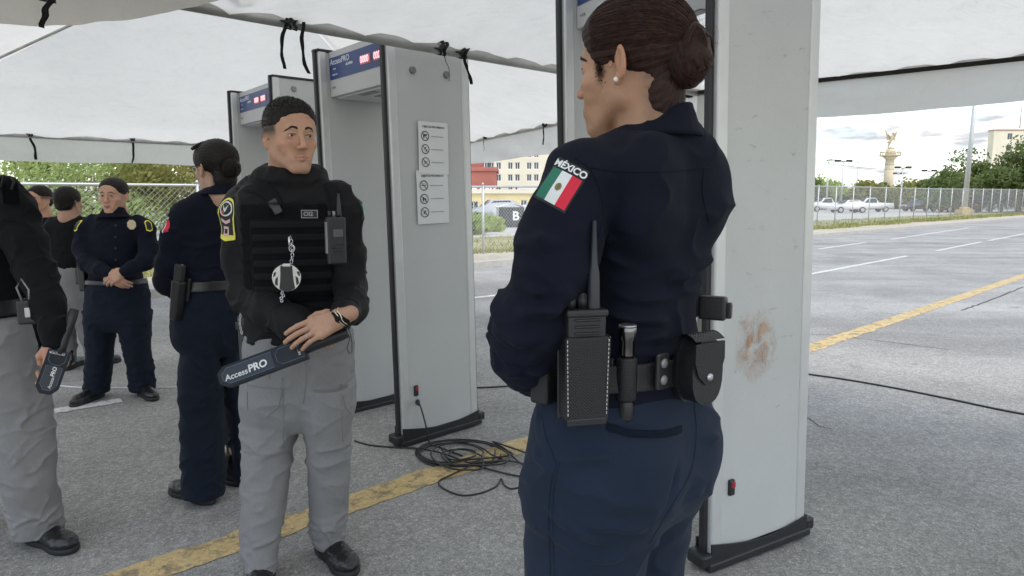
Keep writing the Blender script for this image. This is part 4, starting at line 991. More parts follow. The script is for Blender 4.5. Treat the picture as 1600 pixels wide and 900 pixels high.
M_LEA = simple('black_leather', (.010, .010, .011), .33, var=.25, bump=.0008, bsc=260, spec=.6)
M_SOLE = simple('rubber_sole', (.012, .012, .012), .7, bump=.001, bsc=90)
def m_hair(name, a, b, sc=(1, 1, 1)):
    m = MT(name, a, .5, 0, .22); n = m.noise(90, 5, .7, m.co(sc)); m.col(m.ramp(n, [(.35, a), (.7, b)])); m.bump(n, .0012, .6); return m.m
M_HAIRB = m_hair('black_hair', (.005, .004, .004), (.018, .013, .011)); M_HAIRR = m_hair('dark_brown_hair', (.012, .0055, .004), (.045, .018, .012)); 
def LN(py, l, r, Y, ry, phi, n=2.3, off=(0, 0)):
    "loft node from the outline measured in the photograph"
    a, b = W(l, py, Y), W(r, py, Y); hw = (b[0]-a[0])/2; v = hw*hw-(ry*sin(phi))**2; rx = math.sqrt(max(v, (.35*hw)**2))/max(.35, abs(cos(phi))); return (a[2], (a[0]+b[0])/2+off[0], Y+off[1], rx, ry, phi, n)
def boot(root, heel, toe, mat=None, L=.285, w=.048, h=.11, name='boot'):
    heel = np.array([heel[0], heel[1], 0.]); d = nrm(np.array([toe[0], toe[1], 0.])-heel); Rm = np.array([[d[1], d[0], 0], [-d[0], d[1], 0], [0, 0, 1.]])
    lo = heel-.08; hi = heel+d*L+.08; m0 = np.minimum(heel, heel+d*L)-.07; m1 = np.maximum(heel, heel+d*L)+.07
    xs = np.arange(m0[0], m1[0], .0045); ys = np.arange(m0[1], m1[1], .0045); zs = np.arange(-.012, h+.05, .0045)
    F = Field(xs, ys, zs).at(heel, Rm, 1.0); e = F.ell
    e((0, .04, .055), (w*.78, .052, .05), k=.02); e((0, .12, .045), (w*.88, .085, .040), k=.03); e((0, .215, .036), (w, .068, .034), k=.03); e((0, .07, .09), (w*.80, .055, .05), k=.02); F.cone((0, .055, .09), (0, .05, h+.03), .046, .048, .02)
    F.plane((0, 0, .018), (0, 0, -1)); bo = F.mesh(name, mat or M_LEA, root, disp=lambda P, N: wrinkle(P, (45, 45, 60), 3., .0022)*(P[:, 2] > .03))
    F = Field(xs, ys, np.arange(-.012, .05, .004)).at(heel, Rm, 1.0); F.ell((0, .055, .014), (w*.86, .066, .03), k=.02); F.ell((0, .13, .014), (w*.84, .10, .03), k=.03); F.ell((0, .215, .014), (w*1.06, .076, .03), k=.02)
    F.plane((0, 0, .026), (0, 0, 1)); F.plane((0, 0, .001), (0, 0, -1)); F.mesh('sole', M_SOLE, bo if False else root)
    bm = BM(); q = [Vector(F.T(p))-Vector(root.location) for p in ((0, 0, 0),)]
    F.at(heel, Rm, 1.0)
    for k in range(5):
        y0 = .105+.017*k; z0 = .094-.0085*k; addtube(bm, [Vector(F.T((x, y0+.004*sin(x*90), z0-22*x*x)))-Vector(root.location) for x in np.linspace(-.026, .026, 7)], .0022, 5)
    obj('lace', bm, M_RUB, root); return bo
def cloth_mesh(F, name, mat, root, amp=.004, sc=(14, 14, 9), off=0.0, S=(), extra=None, col=None):
    def d(P, N):
        r = wrinkle(P, sc, off, amp)+strokes(P, S)
        if extra: r = r+extra(P, N)
        return r
    return F.mesh(name, mat, root, disp=d, col=col)
def scalp(root, c, Rm, sc, t, mat, line, disp=None, h=.0035, name='hair', extra=None, back=0.0):
    "cap of hair: cranium grown by t, cut by the hairline planes"
    cc = np.array(c); g = .135*sc; F = Field(np.arange(cc[0]-g, cc[0]+g, h), np.arange(cc[1]-g, cc[1]+g, h), np.arange(cc[2]-g, cc[2]+g+.02, h)).at(c, Rm, sc); e = F.ell
    t = t if isinstance(t, tuple) else (t, t, t); e((0, -.014, .036), (.075+t[0], .094+t[1], .080+t[2]), k=.02); e((0, .020, .041), (.066+t[0], .066+t[1], .062+t[2]), k=.02)
    if back: e((0, -.050, -.018), (.058+t[0], .046+t[0], .058+t[0]), k=.03)
    for p, n in line: F.plane(p, n, k=.008)
    if extra: extra(F)
    return F.mesh(name, mat, root, disp=disp)
def project_patch(bm, tgt, o, u, v, nrm_, shapes, off=.0015, maxd=.08, fallback=0.0):
    "lay flat shapes (polygon lists, material index, lift) on the surface of mesh object tgt along -nrm_"
    bpy.context.view_layer.update(); dg = bpy.context.evaluated_depsgraph_get(); tw = worldm(tgt.parent)@Matrix.Translation(tgt.location) if tgt.parent else tgt.matrix_world
    me = tgt.data; bv = BVHTree.FromPolygons([tw@x.co for x in me.vertices], [tuple(p.vertices) for p in me.polygons]); o, u, v, n = Vector(o), Vector(nrm(u)), Vector(nrm(v)), Vector(nrm(nrm_))
    for vt in bm.verts:
        x, y, z = vt.co; s = o+u*x+v*y; h = bv.ray_cast(s+n*maxd, -n, 2.5*maxd); b = h[0] if h[0] is not None else s; vt.co = b+n*(off+z)
def flatshape(bm, poly, z, mi, cuts=3):
    vs = [bm.verts.new((x, y, z)) for x, y in poly]; f = bm.faces.new(vs); f.material_index = mi; return f
def finish_patch(bm, seg=.006):
    bmesh.ops.triangulate(bm, faces=bm.faces[:])
    for _ in range(4):
        es = [e for e in bm.edges if e.calc_length() > seg]
        if not es: break
        bmesh.ops.subdivide_edges(bm, edges=es, cuts=1); bmesh.ops.triangulate(bm, faces=bm.faces[:])

def leg_arcs(nodes, rd, spec, k=1.0):
    "fabric creases running part of the way round a trouser leg; spec: (z0, z1, count, height)"
    N = np.array(sorted(nodes), float); out = []
    for z0, z1, n, h in spec:
        for _ in range(n):
            z = rd.uniform(z0, z1); a = rd.uniform(0, 2*pi); da = rd.uniform(.5, 1.5)*rd.choice((-1, 1)); dz = rd.uniform(-.11, .12); pts = []
            for i in range(5):
                f = i/4; zz = z+dz*f+.012*sin(pi*f); cx, cy, rx, ry, ph = [np.interp(zz, N[:, 0], N[:, j]) for j in range(1, 6)]; t = a+da*f; u, v = rx*cos(t), ry*sin(t); pts.append(np.array([cx+u*cos(ph)-v*sin(ph), cy+u*sin(ph)+v*cos(ph), zz]))
            out.append((pts, rd.uniform(.0045, .010)*k, h*rd.uniform(.6, 1.25)))
    return out
def arm_arcs(ch, rd, spec, k=1.0):
    C = np.array(spline([q[:3] for q in ch], 8)); r = np.interp(np.linspace(0, len(ch)-1, len(C)), range(len(ch)), [q[3] for q in ch]); out = []; m = len(C)-1
    for t0, t1, n, h in spec:
        for _ in range(n):
            t = rd.uniform(t0, t1); a = rd.uniform(0, 2*pi); da = rd.uniform(.8, 2.1)*rd.choice((-1, 1)); dt = rd.uniform(-.13, .13); pts = []
            for i in range(5):
                f = i/4; tt = min(.999, max(0, t+dt*f)); j = int(tt*m); c = C[j]; tg = nrm(C[min(m, j+1)]-C[max(0, j-1)]); u = nrm(np.cross(tg, (.31, .2, .93))); v = np.cross(tg, u); b = a+da*f; pts.append(c+(u*cos(b)+v*sin(b))*r[j])
            out.append((pts, rd.uniform(.0045, .0085)*k, h*rd.uniform(.6, 1.25)))
    return out
def figure(label, Y0, psi, head, torso, arms, hips, legs, feet, mats, hands=(), res=.006, hres=.004, skin=((.42, .24, .15), (.32, .13, .10)), stub=0.0, fade=0.0, fem=False, S_top=(), S_leg=(), top_bottom=None, amp=(.0035, .005), belt=None, side=0.0, jaw=1.0, extra_top=None, nape=None, top_extra=None, group=None, brows=True, top_n=2.4):
    phi = psi if abs(psi) < pi/2 else psi-pi; cx = W((torso[2][1]+torso[2][2])/2, 500, Y0)[0]
    root = empty('person', (cx, Y0, 0), 0, label, 'person', group)
    hc = W(head[0], head[1], head[2]); HR = facing(head[3], head[4], head[5] if len(head) > 6 else 0)@np.diag([.95, 1, 1]); hs = head[-1]
    A = [[(*W(x, y, Yy), r) for x, y, Yy, r in a] for a in arms]
    T = [LN(y, l, r, Y0, d, phi, top_n) for y, l, r, d in torso]; Hh = [LN(y, l, r, Y0, d, phi, 2.3) for y, l, r, d in hips]
    for f_, dz_ in ((.88, .035), (.68, .075)): Hh.append((Hh[-1][0]-.037, Hh[-1][1], Hh[-1][2], Hh[-1][3]*f_, Hh[-1][4]*f_, phi, 2.2))
    Lg = [[LN(y, l, r, Yy, d, phi, 2.2) for y, l, r, Yy, d in q] for q in legs]
    for q in Lg:
        if q[-1][0] > .05: q.append((.035,)+tuple(q[-1][1:]))
    allp = np.array([q[:3] for a in A for q in a]+[(t[1]-t[3], Y0-.15, t[0]) for t in T]+[(t[1]+t[3], Y0+.15, t[0]) for t in T])
    lo, hi = allp.min(0)-.09, allp.max(0)+.09; fx = [(hc[0]-.12, hc[0]+.12, hres)]; fy = [(hc[1]-.13, hc[1]+.13, hres)]; fz = [(hc[2]-.15, hc[2]+.14, hres)]
    for hd in hands: w = A[hd['arm']][-1]; fx.append((w[0]-.17, w[0]+.17, hres)); fy.append((w[1]-.15, w[1]+.12, hres)); fz.append((w[2]-.19, w[2]+.12, hres))
    F = Field(axis(lo[0], hi[0], fx, .014), axis(min(lo[1], hc[1]-.14), max(hi[1], hc[1]+.14), fy, .014), axis(0, hc[2]+.16, fz, .016)).at(hc, HR, hs); head_sdf(F, fem, jaw)
    F.cone((0, -.020, -.05), (0, -.030, -.14), .050 if fem else .058, .055 if fem else .064, .03)
    nb = W((torso[0][1]+torso[0][2])/2, torso[0][0], Y0); F.at().cone(F.T(hc+HR@np.array([0, -.03, -.12])*hs), nb, .055, .060, .03)
    F.zloft([(z, x, y, max(a-.03, .04), max(b-.03, .04), p, n) for z, x, y, a, b, p, n in T[1:]+Hh], .03)
    for q in Lg: F.zloft([(z, x, y, max(a*.5, .022), max(b*.5, .022), p, n) for z, x, y, a, b, p, n in q], .03); 
    for a in A: F.chain([(*q[:3], max(.026, q[3]*.62)) for q in a], .02)
    info = {}
    for hd in hands: info[hd['arm']] = hand_sdf(F, A[hd['arm']][-1][:3], hd['along'], hd['back'], hd.get('ts', 1), hd.get('sc', 1), hd['curl'], hd.get('spread', 0), hd.get('thumb'), hd.get('ring'))
    body = F.mesh('body', M_SKIN, root, col=skin_col(hc, HR, hs, skin[0], skin[1], stub, fade, side, seed=len(label)))
    if brows: head_parts(root, hc, HR, hs, fem=fem, body=body, look=mats.get('look', 0))
    # top
    F2 = Field(np.arange(lo[0], hi[0], res), np.arange(lo[1], hi[1], res), np.arange(min(T[-1][0], lo[2]+.03)-.03, T[0][0]+.06, res)); F2.zloft(T, .02, smooth=.016, cap=.012)
    for a in A: F2.chain(a, .03)
    if extra_top: extra_top(F2)
    rd_ = random.Random(len(label)*7); S1 = [([W(*p) for p in a], w, h) for a, w, h in S_top]+sum([arm_arcs(a, rd_, ((.25, .6, 9, .007), (.5, .95, 9, .007), (.05, .3, 3, .006))) for a in A], [])+leg_arcs(T, rd_, ((T[-1][0]+.02, T[-1][0]+.22, 10, .006), (T[-1][0]+.2, T[0][0]-.1, 5, .004)), 1.3); top = cloth_mesh(F2, mats.get('topname', 'shirt'), mats['top'], root, amp[0], (11, 11, 15), len(label)*1.3, S1, top_extra)
    # trousers
    LX = np.array([(q[1]-q[3], q[2]-q[4], q[0]) for l in Lg+[Hh] for q in l]+[(q[1]+q[3], q[2]+q[4], q[0]) for l in Lg+[Hh] for q in l]); lo2, hi2 = LX.min(0)-.06, LX.max(0)+.06
    F3 = Field(np.arange(lo2[0], hi2[0], res), np.arange(lo2[1], hi2[1], res), np.arange(max(lo2[2], .01), hi2[2], res)); F3.zloft(Hh, .02, smooth=.02)
    for q in Lg: F3.zloft(q, .018, smooth=.02, cap=.008)
    S2 = [([W(*p) for p in a], w, h) for a, w, h in S_leg]+sum([leg_arcs(q, rd_, ((.06, .2, 8, .0065), (.22, .45, 6, .0035), (.45, .60, 7, .0045), (.66, .84, 8, .0055))) for q in Lg], [])+sum([leg_arcs(q, rd_, ((.06, .2, 8, .0065), (.22, .45, 6, .0035), (.45, .60, 7, .0045), (.66, .84, 8, .0055))) for q in Lg], [])
    def stack(P, N):      # cloth gathers above the boots and behind the knees
        z = P[:, 2]; return .0016*np.exp(-((z-.14)/.07)**2)*np.sin(z*150+4*vn(P, 9, 3.))*(.4+.6*np.abs(vn(P, 7, 1.)))+.0008*np.exp(-((z-.52)/.09)**2)*np.sin(z*95+5*vn(P, 8, 3.))
    tr = cloth_mesh(F3, 'trousers', mats['leg'], root, amp[1], (9, 9, 12), len(label)*2.1, S2, stack)
    if belt:
        zt, zb = W(*belt[0])[2], W(*belt[1])[2]; F4 = Field(np.arange(lo2[0]-.02, hi2[0]+.02, .005), np.arange(lo2[1]-.02, hi2[1]+.02, .005), np.arange(zb-.02, zt+.02, .004)); AllN = [(z, x, y, a+.012, b+.012, p, n) for z, x, y, a, b, p, n in T+Hh]
        F4.zloft(AllN, .002, zlim=(zb, zt), cap=.005, smooth=.02); F4.mesh('belt', M_LEA, root)
    for q, f in zip(Lg, feet):
        d = nrm((f[0], f[1], 0)); c = np.array([q[-1][1], q[-1][2], 0])-d*f[2]; boot(root, c, c+d, L=f[3] if len(f) > 3 else .27, w=.043 if fem else .048, h=.12)
    return dict(root=root, hc=hc, HR=HR, hs=hs, T=T, H=Hh, L=Lg, A=A, top=top, tr=tr, body=body, phi=phi, info=info, F=F, lo=lo, hi=hi, lo2=lo2, hi2=hi2)
def short_hair(P, mat, t=.0055, front=.056, side_z=.028, disp_a=.0016, soft=True):
    def dz(V, N): p = (V-P['hc'])@P['HR']/P['hs']; return disp_a*vn(p, 120, 2.)+disp_a*.8*vn(p, (60, 30, 60), 3.)
    ln = [((0, .086, front), (0, 1, -.42)), ((0, .058, side_z), (0, 1.5, -1)), ((0, 0, side_z-.004), (0, .05, -1))]
    hr__ = scalp(P['root'], P['hc'], P['HR'], P['hs'], (.0015, .004, t+.003), mat, ln, disp=dz, h=.0032, extra=lambda F: F.ell((0, -.047, -.012), (.066, .053, .060), k=.012))
    if soft: tufts(P['root'], hr__, 1500, .006, lambda p: np.ones(len(p)), mat, lean=(0, .2, -.3), rad=.0009, frame_=(P['hc'], P['HR'], P['hs']))
    return hr__
def bun_hair(P, mat, bunr=.036, bpos=(0, -.118, .0), nb=60, braid=False):
    hc, HR, hs, root = P['hc'], P['HR'], P['hs'], P['root']
    def gr(V, N): p = (V-hc)@HR/hs; b_ = np.arctan2(p[:, 0], p[:, 2]+.02); return .0011*np.sin(b_*60+3*vn(p, 14, 2.))+.001*vn(p, 60, 1.)
    def ear(F):
        for s in (-1, 1): F.ell((s*.079, .012, -.030), (.020, .026, .034), k=.006, mode='cut')
        F.ell((0, -.058, -.050), (.050, .036, .062), k=.02)
    hair = scalp(root, hc, HR, hs, .006, mat, [((0, .088, .052), (0, 1, -.62)), ((0, .045, .0), (0, .93, -.55)), ((0, -.02, -.025), (0, .3, -1))], disp=gr, h=.0038, extra=ear)
    c = hc+HR@(np.array(bpos)*hs); F = Field(*[np.arange(c[k]-.06, c[k]+.06, .0036) for k in range(3)]); F.at().ell(c, (bunr, bunr, bunr*1.08), k=.002)
    b = F.mesh('hair_bun', mat, root, disp=lambda V, N: .003*np.sin(45*np.linalg.norm((V-c)[:, [0, 2]], axis=1)/.036*.6+6*np.arctan2((V-c)[:, 2], (V-c)[:, 0])+3*vn(V, 20, 1.)))
    bm = BM(); o0 = Vector(root.location); rd = random.Random(9); ax0 = Vector(nrm(HR@np.array([.3, -1, .15])))
    for k in range(nb):
        ax = (ax0+Vector([rd.gauss(0, .3) for _ in range(3)])).normalized(); u = ax.orthogonal().normalized(); v = ax.cross(u); lat = rd.uniform(-.8, .8); rc = math.sqrt(1-lat*lat); t0 = rd.uniform(0, 6); pts = []
        for i in range(10): t = t0+2.4*i/9; d = (ax*lat+u*rc*cos(t)+v*rc*sin(t)); pts.append(Vector(c)+d*bunr*rd.uniform(1.0, 1.03)-o0)
        addtube(bm, pts, [.0006]+[.0016]*8+[.0006], 4)
    tag(obj('bun_strands', bm, mat, b), kind='stuff'); return hair
def neck_ring(P, rows, mat, name='collar', tilt=None, thick=.008, res=.004, amp=.0012, seed=1):
    N_ = [LN(y, l, r, Yy, d, P['phi'], 2.2) for y, l, r, Yy, d in rows]; a = np.array(N_); m = a[:, 3].max()+.03
    F = Field(np.arange(a[:, 1].min()-m, a[:, 1].max()+m, res), np.arange(a[:, 2].min()-m, a[:, 2].max()+m, res), np.arange(a[:, 0].min()-.02, a[:, 0].max()+.03, res)); F.zloft(N_, .01, cap=.008, smooth=.008)
    F.zloft([(z, x, y, rx-thick, ry-thick, p, n) for z, x, y, rx, ry, p, n in N_], .004, 'cut', zlim=(a[:, 0].min()-.1, a[:, 0].max()+.1), cap=.001)
    if tilt is not None: F.plane(tilt[0], tilt[1], k=.005)
    return cloth_mesh(F, name, mat, P['root'], amp, (20, 20, 12), seed)
def band(P, nodes, grow, py0, py1, Y, name, mat, planes=(), res=.004, cap=.004, amp=0.0):
    "a strip of material round the trunk between two heights, cut by planes"
    zt, zb = W(450, py0, Y)[2], W(450, py1, Y)[2]; a = np.array(nodes); m = a[:, 3].max()+grow+.02
    F = Field(np.arange(a[:, 1].min()-m, a[:, 1].max()+m, res), np.arange(a[:, 2].min()-m, a[:, 2].max()+m, res), np.arange(zb-.02, zt+.02, min(res, .0035))); F.zloft(nodes, .002, grow=grow, zlim=(zb, zt), cap=cap, smooth=.02)
    for p, n in planes: F.plane(p, n, k=.006)
    return F.mesh(name, mat, P['root'], disp=(lambda V, N: wrinkle(V, (18, 18, 22), 3., amp)) if amp else None)

def tufts(root, src, n, length, mask, mat, name='hair_strands', lean=(0, 0, 0), rad=.0005, seed=1, jit=.35, frame_=None):
    "short hairs standing on a mesh; mask(local head point) gives 0..1 density"
    me = src.data; N = len(me.vertices); co = np.empty(N*3, np.float32); me.vertices.foreach_get('co', co); co = co.reshape(-1, 3); no = np.empty(N*3, np.float32); me.vertices.foreach_get('normal', no); no = no.reshape(-1, 3); hc, HR, hs = frame_; o0 = np.array(root.location); p = (co+o0-hc)@HR/hs; m = mask(p)
    rg = np.random.default_rng(seed); idx = np.nonzero(m > 0)[0]; pr = m[idx]/m[idx].sum(); pick = rg.choice(idx, n, p=pr); ln = HR@np.array(lean, float); vs = []; fs = []
    for i in pick:
        q = co[i]+rg.normal(0, .0012, 3); d = nrm(no[i]+ln+rg.normal(0, jit, 3)); L = length*rg.uniform(.6, 1.2)*(.35+.65*min(1, m[i])); e = nrm(np.cross(d, (.3, .5, .8))); f = np.cross(d, e); k = len(vs)
        for a in (0, 2.1, 4.2): vs.append(q-d*.001+(e*cos(a)+f*sin(a))*rad)
        vs.append(q+d*L); fs += [(k, k+1, k+3), (k+1, k+2, k+3), (k+2, k, k+3)]
    o = pydata(name, vs, fs, mat, root); tag(o, kind='stuff'); return o
# ================================================================== woman in the foreground, seen from behind
M_HAIRL = m_hair('lighter_brown_hair', (.035, .015, .010), (.085, .038, .026))
def woman_front():
    Y0 = 1.22; al = R(40); be = R(55); C = W(1000, 700, Y0); root = empty('person', (C[0], C[1], 0), 0, 'woman in navy uniform seen from behind, hair in a bun, flag patch on sleeve', 'person')
    hc = W(990, 103, 1.205); HR = facing(be, R(-3), 0); hs = .98; phi = al
    bd = np.array([sin(al), -cos(al), 0])         # her back points this way
    lf = np.array([-cos(al), -sin(al), 0])        # her left
    # ---- body (skin): one surface from crown to feet
    hx = (hc[0]-.12, hc[0]+.12, .0028); xs = axis(C[0]-.30, C[0]+.27, [hx], .011); ys = axis(.93, 1.55, [(hc[1]-.14, hc[1]+.14, .0028)], .011); zs = axis(.0, 1.75, [(hc[2]-.15, hc[2]+.15, .0028)], .014)
    F = Field(xs, ys, zs).at(hc, HR, hs); head_sdf(F, True, .96, .66)
    F.cone((0, -.022, -.045), (0, -.045, -.15), .047, .050, .02); F.cone((0, .0, -.08), (0, -.02, -.15), .034, .042, .015)
    F.ell((0, -.045, -.03), (.048, .038, .05), k=.02)
    T = [LN(y, l, r, Y0, d, phi) for y, l, r, d in ((215, 950, 1070, .06), (260, 915, 1085, .08), (400, 925, 1080, .08), (520, 915, 1070, .075), (600, 875, 1085, .09), (720, 860, 1080, .11))]
    F.at().zloft(T, .03)
    hipl = C+lf*.085; hipr = C-lf*.085
    for h_, bs in ((hipl, W(912, 850, 1.18)), (hipr, W(985, 850, 1.31))):
        F.chain([(h_[0], h_[1], .86, .07), (bs[0], bs[1], .6, .062), (bs[0], bs[1], .3, .05), (bs[0], bs[1], .08, .04)], .03); h_ = bs
    for h_ in ():
        F.chain([(h_[0], h_[1], .86, .085), (h_[0], h_[1]+.01, .50, .062), (h_[0], h_[1], .30, .055), (h_[0], h_[1]+.02, .08, .042)], .03); F.cone((h_[0], h_[1], .05), (h_[0]-.10, h_[1]+.10, .035), .038, .030, .02)
    sl = W(905, 262, 1.12); el = W(832, 505, 1.10); wl = W(868, 590, 1.30)
    sr = W(1090, 280, 1.32); er = W(1100, 470, 1.40); wr = W(1010, 560, 1.52)
    er = W(1056, 470, 1.40)
    F.chain([(*sl, .045), (*el, .038), (*wl, .028)], .02); F.chain([(*W(1070, 287, 1.30), .030), (*W(1070, 350, 1.34), .028), (*er, .026), (*wr, .028)], .02)
    hand_sdf(F, wl, wr-wl, (-.5, .4, .7), 1, .95, (.4, .5, .4)); hand_sdf(F, wr, wl-wr, (0, .9, .4), -1, .95, (.4, .5, .4))
    body_ = F.mesh('body', M_SKIN, root, col=skin_col(hc, HR, hs, (.42, .235, .145), (.33, .12, .10), seed=3, side=.45))
    head_parts(root, hc, HR, hs, fem=True, body=body_)
    # ---- shirt
    h = .0038; F = Field(np.arange(C[0]-.30, C[0]+.24, h), np.arange(.96, 1.56, h), np.arange(1.0, 1.62, h))
    rows = [(186, 976, 1072, .066), (206, 954, 1086, .082), (230, 924, 1092, .091), (256, 897, 1104, .102), (300, 886, 1106, .106), (345, 892, 1108, .108), (400, 899, 1100, .102), (445, 903, 1090, .096), (490, 897, 1086, .094), (530, 880, 1094, .102), (562, 862, 1106, .112), (600, 848, 1112, .118)]
    F.zloft([LN(y, l, r, Y0, d, phi, 2.4) for y, l, r, d in rows], .02, smooth=.014, cap=.012)
    # shoulder blades and deltoids
    for s, k_ in ((1, .062), (-1, .06)):
        q = W(1000, 300, Y0)+lf*s*.085+bd*.085; F.ell(q, (.06, .035, .085), Rz(al), k=.05)
    F.at().chain([(*W(958, 248, 1.15), .040), (*W(912, 275, 1.12), .054), (*W(886, 330, 1.09), .053), (*W(873, 378, 1.085), .056), (*W(863, 420, 1.085), .059), (*W(842, 497, 1.09), .062)], .032)
    F.chain([(*W(832, 500, 1.09), .064), (*W(828, 555, 1.15), .060), (*W(862, 592, 1.27), .050), (*W(880, 600, 1.33), .040)], .018)
    F.chain([(*W(1046, 240, 1.26), .036), (*W(1072, 285, 1.30), .047), (*W(1072, 350, 1.34), .047), (*W(1056, 470, 1.40), .043), (*W(1010, 545, 1.52), .042)], .035)
    S = []
    P = lambda *a: [W(x, y, Yy) for x, y, Yy in a]
    # creases fanning from the armpit, across the small of the back and down the sleeve
    for a in [P((936, 355, 1.11), (985, 335, 1.10), (1050, 325, 1.14)), P((935, 370, 1.11), (980, 372, 1.10), (1040, 392, 1.12)), P((930, 392, 1.11), (975, 410, 1.11), (1020, 432, 1.12))]: S.append((a, .008, .012))
    for a in [P((928, 448, 1.11), (990, 470, 1.10), (1060, 462, 1.12), (1100, 445, 1.2)), P((925, 480, 1.11), (985, 500, 1.11), (1060, 500, 1.12), (1104, 484, 1.2)), P((950, 520, 1.11), (1000, 530, 1.11), (1070, 522, 1.12), (1108, 512, 1.2)), P((1040, 440, 1.12), (1080, 425, 1.15), (1120, 395, 1.22)), P((960, 545, 1.11), (1020, 556, 1.11), (1095, 540, 1.15))]: S.append((a, .008, .014))
    for a in [P((815, 385, 1.07), (850, 375, 1.03), (905, 385, 1.04)), P((800, 440, 1.07), (840, 455, 1.03), (890, 448, 1.03)), P((790, 470, 1.07), (825, 490, 1.03), (880, 480, 1.03)), P((780, 505, 1.07), (815, 530, 1.03), (870, 515, 1.04)), P((778, 540, 1.09), (815, 560, 1.05), (850, 540, 1.06)), P((905, 290, 1.06), (925, 330, 1.06), (930, 400, 1.07)), P((790, 575, 1.10), (820, 585, 1.06), (860, 570, 1.08)), P((845, 500, 1.03), (870, 470, 1.03), (905, 425, 1.04))]: S.append((a, .009, .016))
    rdx = random.Random(3); S += arm_arcs([(*W(895, 290, 1.12), .064), (*W(872, 340, 1.09), .066), (*W(852, 420, 1.085), .066), (*W(832, 500, 1.09), .064), (*W(828, 555, 1.15), .058), (*W(862, 592, 1.27), .05)], rdx, ((.3, .7, 12, .006), (.55, .95, 14, .008)), 1.2)
    def seam(P_, N):
        # yoke seam across the shoulders and armhole seam
        y1, _ = seg_d(P_, W(925, 262, 1.08), W(1015, 268, 1.08)); y2, _ = seg_d(P_, W(1015, 268, 1.08), W(1115, 262, 1.22)); 
        return -.0022*np.exp(-(np.minimum(y1, y2)/.0028)**2)+.0012*np.exp(-((np.minimum(y1, y2)-.005)/.004)**2)-.003*vn(P_, (10, 10, 26), 3.)*np.clip((1.25-P_[:, 2])/.1, 0, 1)
    sh = cloth_mesh(F, 'shirt', M_NAVY, root, .006, (9, 9, 13), 4., S, seam)
    # collar: a folded band that follows the neck
    F = Field(np.arange(hc[0]-.16, hc[0]+.16, .0035), np.arange(1.0, 1.42, .0035), np.arange(1.42, 1.62, .0035))
    cr = [LN(y, l, r, 1.205, d, phi, 2.2) for y, l, r, d in ((145, 978, 1066, .068), (165, 970, 1070, .074), (185, 958, 1076, .084), (205, 942, 1086, .094), (216, 932, 1094, .100))]
    F.zloft(cr, .01, cap=.006, smooth=.008); F.zloft([(z, x, y, a-.009, b-.009, p, n) for z, x, y, a, b, p, n in cr], .004, 'cut', zlim=(1.35, 1.72), cap=.001)
    F.plane(W(985, 185, 1.15), (-.62, .0, .78)) if False else None
    F.plane(W(1060, 163, 1.15), nrm(np.array([-.30, .16, 1.0])), k=.004)
    cloth_mesh(F, 'collar', M_NAVY, root, .0012, (20, 20, 12), 9.)
    # ---- trousers
    h = .0048; F = Field(np.arange(C[0]-.32, C[0]+.32, h), np.arange(.86, 1.62, h), axis(.04, 1.12, [(.5, 1.1, h)], .012))
    rows = [(560, 866, 1104, .106), (600, 846, 1112, .118), (640, 832, 1116, .128), (690, 822, 1112, .134), (740, 817, 1102, .134), (790, 817, 1086, .126)]
    N_ = [LN(y, l, r, Y0, d, phi, 2.2) for y, l, r, d in rows]; F.zloft(N_, .03, smooth=.02)
    zz = W(900, 740, Y0)[2]
    for s in (1, -1):
        q = C+lf*s*.082; q[2] = 0
        F.ell(np.array([*(q+bd*(.050 if s > 0 else .036)+(0 if s > 0 else .012)*lf)[:2], zz+.035]), (.092, .078, .10), Rz(al), k=.05)
        P0 = [(zz+.02, .112, .125), (.72, .112, .122), (.62, .108, .112), (.50, .098, .102), (.36, .088, .092), (.2, .086, .09), (.07, .09, .092)]
        base = W(912, 850, 1.18) if s == 1 else W(985, 850, 1.31)
        F.at().zloft([(z, base[0]+(0 if z < .7 else (q[0]-base[0])*.4*(z-.7)/.15), base[1]+(0 if z < .7 else (q[1]-base[1])*.4*(z-.7)/.15), a, b, phi, 2.1) for z, a, b in P0], .022, smooth=.03)
    S = []
    for a in [P((1085, 640, 1.12), (1080, 700, 1.09), (1055, 760, 1.08), (1022, 812, 1.06))]: S.append((a, .007, -.008))
    for a in [P((905, 822, 1.05), (960, 826, 1.04), (1012, 818, 1.06)), P((830, 810, 1.09), (860, 850, 1.06), (900, 880, 1.06)), P((850, 790, 1.08), (890, 830, 1.05), (950, 850, 1.05)), P((870, 860, 1.06), (920, 880, 1.05), (985, 870, 1.06)), P((1030, 790, 1.10), (1060, 780, 1.13), (1100, 760, 1.16)), P((1010, 850, 1.10), (1050, 840, 1.15), (1085, 820, 1.2)), P((825, 700, 1.12), (870, 735, 1.08), (910, 745, 1.07)), P((868, 720, 1.09), (910, 715, 1.06), (960, 712, 1.05)), P((1085, 700, 1.1), (1105, 690, 1.14), (1122, 680, 1.2))]: S.append((a, .009, .014))
    def seamt(P_, N):
        s1, _ = seg_d(P_, W(868, 720, 1.09), W(858, 800, 1.08)); s2, _ = seg_d(P_, W(858, 800, 1.08), W(862, 920, 1.09)); s3, _ = seg_d(P_, W(952, 668, 1.06), W(1064, 670, 1.08)); s4, _ = seg_d(P_, W(840, 640, 1.13), W(868, 720, 1.09))
        return -.0028*np.exp(-(np.minimum(s1, s2)/.003)**2)-.004*np.exp(-(s3/.0035)**2)+.003*np.exp(-((s3-.010)/.006)**2)-.004*np.exp(-(s4/.004)**2)+.0025*np.exp(-((s4-.012)/.007)**2)
    tr = cloth_mesh(F, 'trousers', M_NAVYT, root, .0055, (8, 8, 12), 14., S, seamt)
    # pocket welt, standing a little open
    bm = BM(); 
    project = [[W(x, y, 1.0)[0], W(x, y, 1.0)[2]] for x, y in ()]
